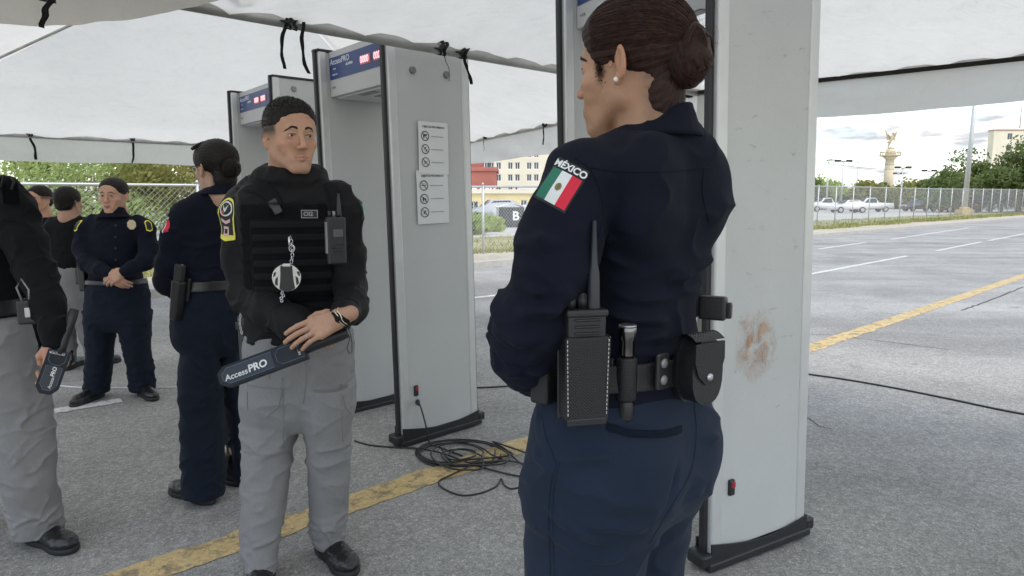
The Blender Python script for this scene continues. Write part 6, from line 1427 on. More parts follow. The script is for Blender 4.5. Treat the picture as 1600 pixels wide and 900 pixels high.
    bm = BM(); flatshape(bm, [(-.026, -.0135), (.026, -.0135), (.026, .0135), (-.026, .0135)], 0, 0); flatshape(bm, [(-.0235, -.011), (.0235, -.011), (.0235, .011), (-.0235, .011)], .0008, 1); addtext(bm, 'OI2', .019, Matrix.Translation((-.019, 0, .0016)), .03, ext=0, mi=0); finish_patch(bm, .008)
    bpy.context.view_layer.update(); project_patch(bm, vs, W(482, 334, 2.19), (1, .1, 0), (0, 0, 1), (.2, -1, .05), None, .003); obj('name_tape', bm, [M_GRYT, M_STRAP], root, world=True)
    top = P['top']
    ce = W(355, 341, 2.28); nn_ = nrm(np.array([-.62, -.78, .05])); uu = nrm(np.cross((0.08, 0, 1.), nn_)); uu = uu if uu[0] > 0 else -uu; vv = nrm(np.cross(nn_, uu)); vv = vv if vv[2] > 0 else -vv
    def shield(k, n=10): top_ = [(k*.040*cos(t), .028+k*.042*sin(t)) for t in np.linspace(0, pi, n)]; return top_+[(-k*.038, -.01), (-k*.030, -.070-.004*(k-1)*20), (0, -.078-.006*(k-1)*20), (k*.030, -.070-.004*(k-1)*20), (k*.038, -.01)]
    bm = BM(); flatshape(bm, shield(1.0), 0, 0); flatshape(bm, shield(.82), .0006, 1); flatshape(bm, [(.026*cos(t), .032+.026*sin(t)) for t in np.linspace(0, 2*pi, 19)[:-1]], .0012, 2); flatshape(bm, [(.021*cos(t), .032+.021*sin(t)) for t in np.linspace(0, 2*pi, 19)[:-1]], .0018, 1)
    flatshape(bm, [(-.012, .045), (0, .030), (.012, .046), (.006, .026), (0, .020), (-.008, .027)], .0024, 2); flatshape(bm, [(-.016, .026), (-.002, .020), (-.004, .010), (-.014, .014)], .0024, 3); flatshape(bm, [(-.022, .000), (0, -.010), (.022, .000), (.020, -.012), (0, -.020), (-.020, -.012)], .0014, 4); flatshape(bm, [(-.012, -.028), (.012, -.028), (.010, -.060), (-.010, -.060)], .0014, 4); flatshape(bm, [(-.007, -.036), (.007, -.036), (.005, -.052), (-.005, -.052)], .002, 1)
    finish_patch(bm, .009); project_patch(bm, top, ce, uu, vv, nn_, None, .0018); obj('sleeve_badge', bm, [M_YELT, M_STRAP, M_WHITET, M_REDT, M_PINK], root, world=True)
    ce = W(560, 328, 2.31); nn_ = nrm(np.array([.95, -.30, .10])); uu = nrm(np.cross((0, 0, 1.), nn_)); uu = uu if uu[0] > 0 else -uu; vv = nrm(np.cross(nn_, uu)); vv = vv if vv[2] > 0 else -vv
    bm = BM(); flatshape(bm, [(-.030, -.035), (.030, -.035), (.030, .035), (-.030, .035)], 0, 0); flatshape(bm, [(-.026, -.030), (-.008, -.030), (-.008, .020), (-.026, .020)], .0006, 1); flatshape(bm, [(-.008, -.030), (.010, -.030), (.010, .020), (-.008, .020)], .0006, 2); flatshape(bm, [(.010, -.030), (.026, -.030), (.026, .020), (.010, .020)], .0006, 3); finish_patch(bm, .009); project_patch(bm, top, ce, uu, vv, nn_, None, .0018)
    obj('flag_patch', bm, [M_STRAP, bpy.data.materials['flag_green'], bpy.data.materials['flag_white'], bpy.data.materials['flag_red']], root, world=True)
    # bracelet and ring
    w = np.array(P['A'][1][-1][:3]); al_ = nrm((-.93, -.10, -.50)); q = w-al_*.002; u = nrm(np.cross(al_, (0, 0, 1))); t2 = np.cross(al_, u); bm = BM()
    for dz in (-.004, .004): addtube(bm, [Vector(q+al_*(dz+.002*sin(5*t))+(u*cos(t)*.029+t2*sin(t)*.031)) for t in np.linspace(0, 2*pi, 33)[:-1]], .0018, 5, closed=True)
    obj('bracelet', bm, simple('silver_gold', (.75, .66, .50), .25, .9), root, world=True)
    kp, kd = P['F'].ringpos if hasattr(P['F'], 'ringpos') else (w, al_); u = nrm(np.cross(kd, (0, 1, 0))); t2 = np.cross(kd, u); bm = BM(); addtube(bm, [Vector(kp+u*cos(t)*.0095+t2*sin(t)*.0095) for t in np.linspace(0, 2*pi, 21)[:-1]], .0018, 6, closed=True); obj('ring', bm, M_CHROME, root, world=True)
    return P
PV = vest_man()
def wand(name, a, b, wdt, thick, nrm_, label, handle=True, textside=1):
    "a: fat end centre, b: handle end centre; flat paddle detector"
    a, b = np.array(a), np.array(b); x = nrm(b-a); n = np.array(nrm_, float); n = nrm(n-x*(x@n)); y = np.cross(n, x); L = np.linalg.norm(b-a); root = empty(name, tuple(a), label=label, cat='metal detector'); h = wdt/2
    y = y if y[2] > 0 or abs(y[2]) < .3 else -y; n = np.cross(x, y); sgn = 1
    M = frame(a, x, y, n)
    def hexa(x0, x1, hh, c): return [(x0+c, -hh), (x1, -hh), (x1, hh), (x0+c, hh), (x0, hh-c*.8), (x0, -hh+c*.8)]
    bm = BM(); prism(bm, hexa(0, L, h, .022), thick, M@Matrix.Translation((0, 0, -thick))); bmesh.ops.bevel(bm, geom=bm.edges[:], offset=.002, segments=2, affect='EDGES'); obj('paddle', bm, M_DKPL, root, world=True)
    bm = BM(); addtube(bm, [M@Vector((L*.92+t*.16, 0, -thick/2)) for t in np.linspace(0, 1, 6)], [.018, .017, .016, .017, .017, .014], 14, flat=1.2); obj('handle', bm, M_BLACK, root, world=True)
    bm = BM(); prism(bm, hexa(.012, L*.63, h*.74, .02), .0014, M@Matrix.Translation((0, 0, 0))); o = obj('face_plate', bm, M_NVPL, root, world=True)
    bm = BM(); P_ = hexa(.012, L*.64, h*.74, .018)+[]
    addtube(bm, [M@Vector((p[0], p[1], .0012)) for p in hexa(.014, L*.63, h*.72, .018)], .0010, 4, closed=True); x0 = L*.67; addtube(bm, [M@Vector(p) for p in ((x0+.014, -h*.72, .0012), (L*.97, -h*.72, .0012), (L*.97, h*.72, .0012), (x0+.014, h*.72, .0012), (x0, h*.35, .0012), (x0, -h*.35, .0012))], .0010, 4, closed=True); obj('outline', bm, simple('steel_blue_print', (.10, .15, .22), .4), o, world=True)
    k_ = L*.53/.175; bm = BM(); addtext(bm, 'Access', .0305*k_, M@Matrix.Translation((.020, -.006, .0022)), .014, ext=.0004, shear=.15); x_ = max(v.co.dot(Vector(x))-Vector(a).dot(Vector(x)) for v in bm.verts); obj('lettering', bm, M_WHITET, o, world=True); bm = BM(); addtext(bm, 'PRO', .037*k_, M@Matrix.Translation((x_+.002, -.003, .0022)), .03, ext=.0004, shear=.1)
    obj('lettering', bm, M_WHITET, o, world=True); bm = BM(); addtext(bm, 'DETECTOR', .009, M@frame((L*.93, -h*.5, .0022), (0, 1, 0), (-1, 0, 0), (0, 0, 1)), .02, ext=.0003); obj('lettering', bm, M_WHITET, o, world=True)
    bm = BM(); addbox(bm, (.03, h+.001, -.02), (.008, .004, .004), M); obj('indicator_lamp', bm, simple('amber_lamp', (.7, .35, .15), .3), root, world=True); return root
M_DKPL = simple('dark_grey_plastic', (.012, .014, .019), .45, bump=.0004, bsc=300, spec=.25); M_NVPL = simple('navy_plate', (.004, .007, .015), .35)
wand('hand_held_detector', W(341, 593, 1.99), W(476, 543, 2.03), .068, .032, (-.06, -1, .30), 'dark hand-held metal detector with white lettering held by the man in the vest')
def gear_vest():
    def fr(px, py, Y, yaw): o = W(px, py, Y); return frame(o, (cos(yaw), sin(yaw), 0), (-sin(yaw), cos(yaw), 0), (0, 0, 1))
    M = fr(525, 376, 2.145, R(26)); r = empty('two_way_radio', tuple(M.translation), label='black two-way radio clipped upright on the chest of the man in the vest', cat='radio'); w = lambda bm, n, m: obj(n, bm, m, r, world=True)
    bm = BM(); rbox(bm, M, (.060, .034, .150), .006, .97); w(bm, 'radio_body', M_BLACK); bm = BM(); rbox(bm, M, (.030, .004, .024), .002, c=(.004, -.018, .024)); w(bm, 'display', simple('grey_lcd', (.10, .11, .11), .2)); bm = BM()
    for i in range(3):
        for j in range(3): rbox(bm, M, (.010, .003, .006), .001, c=(-.012+.014*i, -.018, -.010-.011*j))
    w(bm, 'keypad', M_LEA); bm = BM(); rbox(bm, M, (.006, .02, .10), .002, c=(-.031, -.006, .01)); w(bm, 'side_trim', M_SCR)
    bm = BM(); addtube(bm, [M@Vector((.012, 0, z)) for z in (.074, .085, .12, .150)], [.0085, .008, .0055, .003], 10); w(bm, 'antenna', M_BLACK)
    for x, rr in ((-.018, .005), (-.004, .0055)):
        bm = BM(); addcyl(bm, M@Vector((x, 0, .074)), M@Vector((x, 0, .094)), rr, rr*.9, 10); w(bm, 'knob', M_SCR if x > -.01 else M_BLACK)
    # badge reel: silver and black roundel hanging on a clip chain
    M = fr(448, 434, 2.10, R(20)); r = empty('badge_reel', tuple(M.translation), label='round silver and black clip reel hanging on a little chain from the vest', cat='badge reel'); w = lambda bm, n, m: obj(n, bm, m, r, world=True)
    sil = simple('polished_silver', (.66, .66, .66), .2, .95)
    bm = BM(); addcyl(bm, M@Vector((0, .008, 0)), M@Vector((0, -.006, 0)), .046, .042, 32); w(bm, 'disc', sil)
    bm = BM(); Mx = M@frame((0, -.006, 0), (1, 0, 0), (0, 0, 1), (0, -1, 0)); prism(bm, [(-.018, .040), (.018, .040), (.016, .012), (.020, -.010), (.024, -.034), (0, -.044), (-.024, -.034), (-.020, -.010), (-.016, .012)], .008, Mx); bmesh.ops.bevel(bm, geom=bm.edges[:], offset=.0025, segments=2, affect='EDGES'); w(bm, 'black_body', M_BLACK)
    bm = BM()
    for s in (-1, 1): prism(bm, [(s*.026, .006), (s*.034, -.002), (s*.036, -.018), (s*.028, -.024)][::s], .004, Mx); prism(bm, [(s*.030, .020), (s*.038, .018), (s*.041, .004), (s*.034, .008)][::s], .004, Mx)
    w(bm, 'dark_slots', M_BLACK)
    bm = BM(); prism(bm, [(-.010, .046), (.010, .046), (.012, .036), (-.012, .036)], .008, Mx); w(bm, 'top_lug', sil)
    bm = BM()
    for i in range(9): t = i/8; c = Vector(W(454+3*sin(t*3), 372+42*t, 2.125-.01*t)); addtube(bm, [c+Vector((.004*cos(a)*(1 if i % 2 else .3), .004*cos(a)*(.3 if i % 2 else 1), .0075*sin(a))) for a in np.linspace(0, 2*pi, 9)[:-1]], .0013, 4, closed=True)
    c = Vector(W(456, 388, 2.12)); addtube(bm, [c+Vector((.009*cos(a), 0, .011*sin(a))) for a in np.linspace(0, 2*pi, 13)[:-1]], .0016, 5, closed=True); c = Vector(W(452, 378, 2.12)); addtube(bm, [c+Vector((0, 0, .016)), c, c-Vector((0, 0, .012))], .0035, 6)
    for k in range(4): c = Vector(W(441+2*sin(k*2), 458+4*k, 2.11)); addtube(bm, [c+Vector((.004*cos(a), .002*sin(a), .005*sin(a))) for a in np.linspace(0, 2*pi, 8)[:-1]], .0014, 4, closed=True)
    w(bm, 'chain', sil)
    # holster on the hip behind his forearm
    M = fr(384, 522, 2.30, R(-30)); r = empty('holster', tuple(M.translation), label='dark grey pistol holster hanging at the hip of the man in the vest', cat='holster'); w = lambda bm, n, m: obj(n, bm, m, r, world=True)
    g = simple('holster_polymer', (.035, .036, .036), .45, bump=.0005, bsc=200)
    bm = BM(); rbox(bm, M, (.042, .040, .17), .008, .8, c=(0, 0, -.02)); w(bm, 'holster_shell', g); bm = BM(); rbox(bm, M, (.06, .012, .11), .004, c=(0, .026, .045)); w(bm, 'belt_plate', M_BLACK)
    bm = BM(); Mg = M@Matrix.Rotation(.35, 4, 'Y'); rbox(bm, Mg, (.036, .028, .10), .008, c=(-.012, 0, .10)); w(bm, 'pistol_grip', g); bm = BM(); rbox(bm, M, (.052, .046, .03), .006, c=(0, 0, .03)); w(bm, 'retention_strap', M_BLACK)
    bm = BM()
    for k in range(8): c = M@Vector((.010+.004*sin(k), -.026, .11-.014*k)); addtube(bm, [c+Vector((.003*cos(a), 0, .0065*sin(a))) for a in np.linspace(0, 2*pi, 8)[:-1]], .0013, 4, closed=True)
    w(bm, 'lanyard', M_WHITET)
gear_vest()
# ================================================================== woman with glasses, back turned
def glasses_woman():
    P = figure('woman with glasses and braided bun, back turned, in navy uniform with flag patch', 2.92, R(42), (338, 262, 2.90, R(55), R(-4), R(0), .98),
        [(296, 322, 362, .06), (306, 305, 375, .085), (322, 288, 382, .10), (350, 285, 384, .112), (390, 286, 380, .11), (425, 287, 376, .10), (450, 284, 376, .105)],
        [[(310, 318, 2.84, .042), (292, 335, 2.82, .056), (276, 372, 2.82, .058), (266, 415, 2.83, .056), (262, 440, 2.88, .052), (275, 452, 3.02, .040), (290, 450, 3.10, .030)], [(370, 315, 3.0, .04), (380, 340, 3.02, .05), (384, 400, 3.04, .048), (370, 440, 3.12, .04), (330, 450, 3.18, .03)]],
        [(442, 288, 374, .10), (460, 284, 376, .112), (500, 277, 379, .125), (530, 279, 378, .118)],
        [[(525, 278, 336, 2.88, .11), (580, 278, 345, 2.88, .10), (640, 284, 346, 2.88, .085), (700, 286, 348, 2.88, .085), (752, 288, 349, 2.88, .085), (762, 288, 348, 2.88, .085)], [(525, 322, 378, 2.99, .105), (580, 330, 380, 3.0, .095), (640, 342, 381, 3.04, .08), (700, 350, 382, 3.06, .075), (750, 355, 383, 3.08, .072)]],
        [(-1, .55, .055, .25), (-1, .55, .055, .25)], dict(top=M_NAVY, leg=M_NAVYD), hands=(), fem=True, res=.0058, hres=.0036, side=.6, skin=((.47, .29, .20), (.36, .14, .12)),
        S_top=[([(296, 380, 2.7), (330, 372, 2.7), (365, 380, 2.75)], .012, .010), ([(292, 400, 2.7), (330, 405, 2.7), (372, 395, 2.75)], .012, .011), ([(290, 425, 2.7), (335, 430, 2.7), (374, 418, 2.75)], .012, .010), ([(262, 395, 2.75), (280, 400, 2.7), (292, 385, 2.75)], .012, .011), ([(255, 420, 2.75), (275, 425, 2.72), (285, 410, 2.75)], .012, .011)],
        S_leg=[([(290, 570, 2.7), (320, 585, 2.7), (345, 575, 2.75)], .012, .010), ([(290, 640, 2.75), (320, 650, 2.75), (346, 640, 2.8)], .012, .010), ([(330, 560, 2.7), (345, 590, 2.7), (352, 620, 2.75)], .012, -.010)], belt=((300, 441, 2.78), (300, 458, 2.78)))
    bun_hair(P, M_HAIRB, .036, (0, -.112, -.012), 70); root = P['root']; hc, HR, hs = P['hc'], P['HR'], P['hs']; o0 = Vector(root.location); w = lambda p: Vector(hc+HR@(np.array(p)*hs))-o0
    bm = BM(); rd = random.Random(3)      # braid round the crown
    for s3 in range(3):
        pts = []
        for i in range(60):
            t = i/59; a = .55+t*2.5; ph = t*40+s3*2.09; R_ = .080+.003*cos(ph); pts.append(w((-.02-R_*cos(a)*.95, .035-.11*t+.006*sin(ph), .045+R_*sin(a)*.80)))
        addtube(bm, pts, .0050, 6)
    for i in range(len(bm.verts)): pass
    obj('braid', bm, M_HAIRB, root)
    bm = BM()
    for s in (-1, 1): addtube(bm, [w((s*.031+.022*cos(a), .1, -.004+.019*sin(a))) for a in np.linspace(0, 2*pi, 21)[:-1]], .0012, 5, closed=True); addtube(bm, [w((s*.053, .098, .004)), w((s*.068, .08, .004)), w((s*.078, .01, .002))], .0012, 5)
    addtube(bm, [w((-.009, .101, 0)), w((0, .105, .003)), w((.009, .101, 0))], .001, 5); obj('spectacle_frame', bm, M_CHROME, root)
    neck_ring(P, [(278, 328, 362, 2.89, .066), (286, 324, 366, 2.89, .072), (296, 316, 370, 2.89, .082), (304, 308, 374, 2.89, .09)], M_NAVY, tilt=(W(365, 276, 2.85), nrm((-.3, .32, 1))))
    ce = W(266, 351, 2.78); nn_ = nrm(np.array([-.45, -.89, 0.05])); uu = nrm(np.cross((-.25, 0, 1.), nn_)); uu = uu if uu[0] > 0 else -uu; vv = nrm(np.cross(nn_, uu)); vv = vv if vv[2] > 0 else -vv
    bm = BM(); flatshape(bm, [(-.020, -.034), (.016, -.034), (.016, .034), (-.020, .034)], 0, 0)
    for x0_, x1_, mi in ((-.018, -.012, 2), (-.012, .013, 3)): flatshape(bm, [(x0_, -.031), (x1_, -.031), (x1_, .018), (x0_, .018)], .0008, mi)
    flatshape(bm, [(-.014, .022), (.012, .022), (.012, .029), (-.014, .029)], .0008, 2); finish_patch(bm, .01); project_patch(bm, P['top'], ce, uu, vv, nn_, None, .002, maxd=.05)
    obj('flag_patch', bm, [M_STRAP]+[bpy.data.materials[k] for k in ('flag_green', 'flag_white', 'flag_red')], root, world=True)
    # holster
    M = frame(W(278, 462, 2.76), (cos(R(-25)), sin(R(-25)), 0), (-sin(R(-25)), cos(R(-25)), 0), (.0, 0, 1)); r = empty('holster', tuple(M.translation), label='black pistol holster on the belt of the woman with glasses', cat='holster'); Mt = M@Matrix.Rotation(.22, 4, 'Y')
    bm = BM(); rbox(bm, Mt, (.05, .042, .17), .008, .7, c=(0, 0, -.02)); obj('holster_shell', bm, M_LEA, r, world=True); bm = BM(); rbox(bm, Mt, (.04, .03, .10), .008, c=(-.002, 0, .085)); obj('pistol_grip', bm, M_BLACK, r, world=True); bm = BM(); rbox(bm, Mt, (.062, .012, .10), .004, c=(.004, .024, .03)); obj('belt_plate', bm, M_LEA, r, world=True)
    bm = BM(); rbox(bm, M@Matrix.Translation((.03, 0, .12)), (.022, .008, .022), .003); obj('white_tag', bm, M_WHITET, r, world=True)
    return P
glasses_woman()
# ================================================================== woman facing us in the background
def facing_woman():
    P = figure('woman facing the camera in navy uniform with badge, hands clasped in front', 4.50, R(177), (178, 305, 4.47, R(182), R(-3), R(0), 1.0),
        [(332, 164, 190, .055), (338, 150, 206, .08), (346, 138, 222, .10), (370, 136, 226, .115), (400, 144, 218, .115), (430, 142, 218, .115), (445, 138, 226, .12)],
        [[(145, 345, 4.48, .045), (134, 358, 4.47, .056), (129, 388, 4.45, .055), (137, 412, 4.38, .052), (158, 422, 4.30, .042), (168, 426, 4.27, .034)], [(215, 345, 4.48, .045), (228, 358, 4.47, .056), (233, 388, 4.45, .055), (226, 410, 4.38, .052), (205, 420, 4.30, .042), (194, 424, 4.27, .034)]],
        [(436, 140, 224, .12), (450, 136, 230, .128), (475, 134, 234, .13), (500, 135, 233, .118)],
        [[(485, 134, 184, 4.5, .115), (510, 136, 178, 4.5, .105), (550, 139, 174, 4.5, .09), (585, 136, 171, 4.5, .085), (606, 134, 168, 4.5, .085)], [(485, 182, 234, 4.5, .115), (510, 188, 233, 4.5, .105), (550, 197, 233, 4.52, .09), (580, 202, 238, 4.55, .085), (597, 203, 241, 4.57, .085)]],
        [(-.12, -1, .05), (.8, -.75, .05)], dict(top=M_NAVY, leg=M_NAVYD), fem=True, res=.0085, hres=.0046, skin=((.50, .29, .20), (.38, .14, .12)), side=.3,
        hands=[dict(arm=0, along=(.75, -.1, -.62), back=(0, -1, .1), ts=-1, sc=.95, curl=(.5, .5, .3)), dict(arm=1, along=(-.75, -.2, -.45), back=(0, -1, .2), ts=1, sc=.95, curl=(.35, .5, .3))],
        S_top=[([(150, 400, 4.3), (180, 408, 4.3), (212, 400, 4.3)], .014, .010), ([(130, 395, 4.35), (140, 405, 4.3), (150, 400, 4.3)], .012, .012), ([(215, 400, 4.3), (225, 408, 4.3), (234, 398, 4.35)], .012, .012)],
        S_leg=[([(160, 460, 4.3), (183, 480, 4.3), (186, 505, 4.3)], .016, .010), ([(215, 460, 4.3), (192, 478, 4.3), (188, 505, 4.3)], .016, .010), ([(138, 560, 4.3), (155, 566, 4.3), (172, 560, 4.3)], .012, .012), ([(202, 560, 4.3), (220, 566, 4.3), (236, 560, 4.3)], .012, .012)], belt=((180, 438, 4.4), (180, 446, 4.4)))
    root = P['root']; scalp(root, P['hc'], P['HR'], P['hs'], (.0025, .002, .003), M_HAIRB, [((0, .086, .060), (0, 1, -.50)), ((0, .045, -.004), (0, .93, -.55)), ((0, -.02, -.045), (0, .3, -1))], h=.005)
    neck_ring(P, [(322, 165, 191, 4.46, .062), (332, 160, 196, 4.46, .07), (340, 152, 204, 4.46, .085)], M_NAVY, tilt=(W(178, 326, 4.4), nrm((0, -.6, 1))), res=.006)
    bm = BM(); Mx = frame(W(206, 351, 4.362), (1, .06, 0), (0, 0, 1), (0.06, -1, 0)); prism(bm, [(.026*cos(t)*(1+.1*(i % 2)), .030*sin(t)*(1+.1*(i % 2))) for i, t in enumerate(np.linspace(0, 2*pi, 17)[:-1])], .006, Mx); obj('breast_badge', bm, M_GOLD, root, world=True)
    for s, px in ((-1, 128), (1, 231)):
        ce = W(px, 352, 4.44); nn_ = nrm(np.array([s*.75, -.66, 0.1])); uu = nrm(np.cross((0, 0, 1.), nn_)); uu = uu if uu[0] > 0 else -uu; vv = nrm(np.cross(nn_, uu)); vv = vv if vv[2] > 0 else -vv
        bm = BM(); sh_ = [(.022*cos(t), .01+.024*sin(t)) for t in np.linspace(0, pi, 9)]+[(-.020, -.034), (0, -.044), (.020, -.034)]; flatshape(bm, sh_, 0, 0); flatshape(bm, [(x*.75, y*.8) for x, y in sh_], .001, 1); finish_patch(bm, .012); project_patch(bm, P['top'], ce, uu, vv, nn_, None, .002, maxd=.12); obj('sleeve_badge', bm, [M_YELT, M_STRAP], root, world=True)
    for k in range(4):
        bm = BM(); p = W(181, 352+18*k, 4.37); addcyl(bm, tuple(p), tuple(p+np.array([0, -.006, 0])), .006, n=8); obj('shirt_button', bm, M_BLACK, root, world=True)
    M = frame(W(130, 434, 4.46), (1, 0, 0), (0, 1, 0), (0, 0, 1)); r = empty('holster', tuple(M.translation), label='black holster at the hip of the woman facing the camera', cat='holster'); bm = BM(); rbox(bm, M, (.05, .05, .18), .01, .8); obj('holster_shell', bm, M_LEA, r, world=True); bm = BM(); rbox(bm, M, (.03, .04, .07), .008, c=(.0, 0, .12)); obj('pistol_grip', bm, M_BLACK, r, world=True)
facing_woman()
# ================================================================== man at the left edge, cut by the frame
def left_man():
    P = figure('man at the left picture edge in black vest and grey trousers holding a detector downward', 2.50, R(150), (-84, 212, 2.56, R(150), R(0), R(0), 1.05),
        [(262, -102, -62, .06), (278, -104, -14, .09), (295, -108, 10, .11), (340, -100, 28, .125), (400, -96, 34, .125), (460, -94, 36, .12), (500, -94, 42, .12)],
        [[(8, 300, 2.45, .056), (24, 330, 2.43, .064), (42, 385, 2.41, .066), (58, 430, 2.38, .058), (76, 480, 2.32, .050), (85, 515, 2.28, .040), (86, 537, 2.27, .032)], [(-85, 305, 2.6, .06), (-102, 350, 2.62, .062), (-100, 430, 2.6, .06), (-90, 500, 2.5, .045)]],
        [(490, -94, 46, .12), (520, -96, 54, .13), (570, -98, 60, .14), (620, -96, 64, .13), (650, -92, 64, .11)],
        [[(600, -30, 62, 2.48, .125), (650, -18, 68, 2.46, .12), (700, -5, 76, 2.45, .105), (750, 5, 82, 2.47, .09), (790, 14, 89, 2.50, .088), (815, 20, 93, 2.52, .086), (832, 26, 92, 2.53, .084)], [(600, -98, -15, 2.56, .12), (700, -92, -20, 2.58, .1), (840, -85, -25, 2.6, .088)]],
        [(.75, -.35, .06, .28), (.3, -1, .05)], dict(top=M_BLKC, leg=M_GREY, topname='jacket'), res=.0052, hres=.0032, amp=(.006, .006), skin=((.42, .23, .15), (.33, .13, .1)),
        hands=[dict(arm=0, along=(.02, -.10, -1), back=(.80, -.55, .0), ts=1, sc=1.0, curl=(.75, 1.0, .6), thumb=((.018, .014, -.014), (.036, .040, -.028), (.030, .066, -.040), (.010, .080, -.046)))],
        S_top=[([(20, 360, 2.3), (45, 350, 2.3), (60, 340, 2.35)], .012, .011), ([(30, 400, 2.3), (55, 395, 2.3), (78, 385, 2.35)], .012, .012), ([(45, 440, 2.3), (68, 440, 2.28), (92, 428, 2.3)], .011, .013), ([(55, 470, 2.25), (80, 465, 2.22), (104, 460, 2.25)], .010, .012), ([(68, 500, 2.22), (88, 495, 2.2), (106, 490, 2.22)], .010, .010)],
        S_leg=[([(0, 560, 2.3), (30, 590, 2.3), (60, 595, 2.35)], .012, .010), ([(0, 620, 2.3), (30, 650, 2.3), (66, 655, 2.35)], .012, .009), ([(8, 690, 2.3), (40, 705, 2.3), (74, 700, 2.35)], .012, .011), ([(14, 740, 2.3), (45, 760, 2.3), (80, 750, 2.35)], .011, .013), ([(20, 775, 2.3), (50, 790, 2.3), (88, 780, 2.35)], .010, .014), ([(25, 800, 2.3), (55, 812, 2.3), (92, 805, 2.35)], .010, .013)], belt=((20, 470, 2.4), (20, 494, 2.4)))
    short_hair(P, M_HAIRB); v = nrm((sin(R(-150)), cos(R(-150)), 0)); v = np.array([-sin(R(150)), cos(R(150)), 0]); sd = np.array([-v[1], v[0], 0]); ctr = np.array([P['T'][4][1], 2.5, 1.2])
    band(P, P['T'], .022, 285, 468, 2.40, 'vest', M_VEST, [(ctr+sd*.15, sd), (ctr-sd*.15, -sd)], cap=.012, amp=.004)
    for k in range(5): band(P, P['T'], .028, 330+26*k, 344+26*k, 2.38, 'webbing_strap', M_VEST, [(ctr+sd*.14, sd), (ctr-sd*.14, -sd)], cap=.002, res=.005)
    root = P['root']; bm = BM(); q = spline([W(-12, 285, 2.5), W(2, 276, 2.44), W(14, 288, 2.38), W(18, 318, 2.35)], 6)
    grid(bm, len(q)-1, 3, lambda u, t: Vector(q[min(len(q)-1, int(round(u*(len(q)-1))))]+np.array([.024, .006, 0])*(t*2-1))); bmesh.ops.solidify(bm, geom=bm.faces[:], thickness=-.008); obj('shoulder_strap', bm, M_VEST, root, world=True, smooth=True)
    bm = BM(); addtube(bm, [Vector(W(x, y, 2.36)) for x, y in ((2, 292), (6, 274), (16, 276), (22, 284), (18, 296))], .004, 6); obj('strap_loop', bm, M_STRAP, root, world=True)
    wand('hand_held_detector', W(70, 616, 2.20), W(94, 548, 2.25), .068, .034, (.55, -.80, .1), 'dark hand-held metal detector pointing down in the left edge man’s hand'.replace('’s', ''))
    M = frame(W(43, 487, 2.30), (cos(R(30)), sin(R(30)), 0), (-sin(R(30)), cos(R(30)), 0), (0, 0, 1)); r = empty('belt_pouch', tuple(M.translation), label='black pouch with a shiny buckle on the belt of the man at the left edge', cat='pouch'); bm = BM(); rbox(bm, M, (.058, .04, .085), .008); obj('pouch_body', bm, M_LEA, r, world=True); bm = BM(); rbox(bm, M, (.020, .006, .034), .002, c=(.004, -.023, .0)); obj('buckle', bm, M_CHROME, r, world=True)
    bm = BM(); addtube(bm, [M@Vector(p) for p in ((-.01, -.02, .04), (-.02, -.04, .09), (-.005, -.045, .12), (.012, -.03, .08), (.01, -.024, .045))], .003, 6); obj('cord', bm, M_GRYT, r, world=True)
left_man()
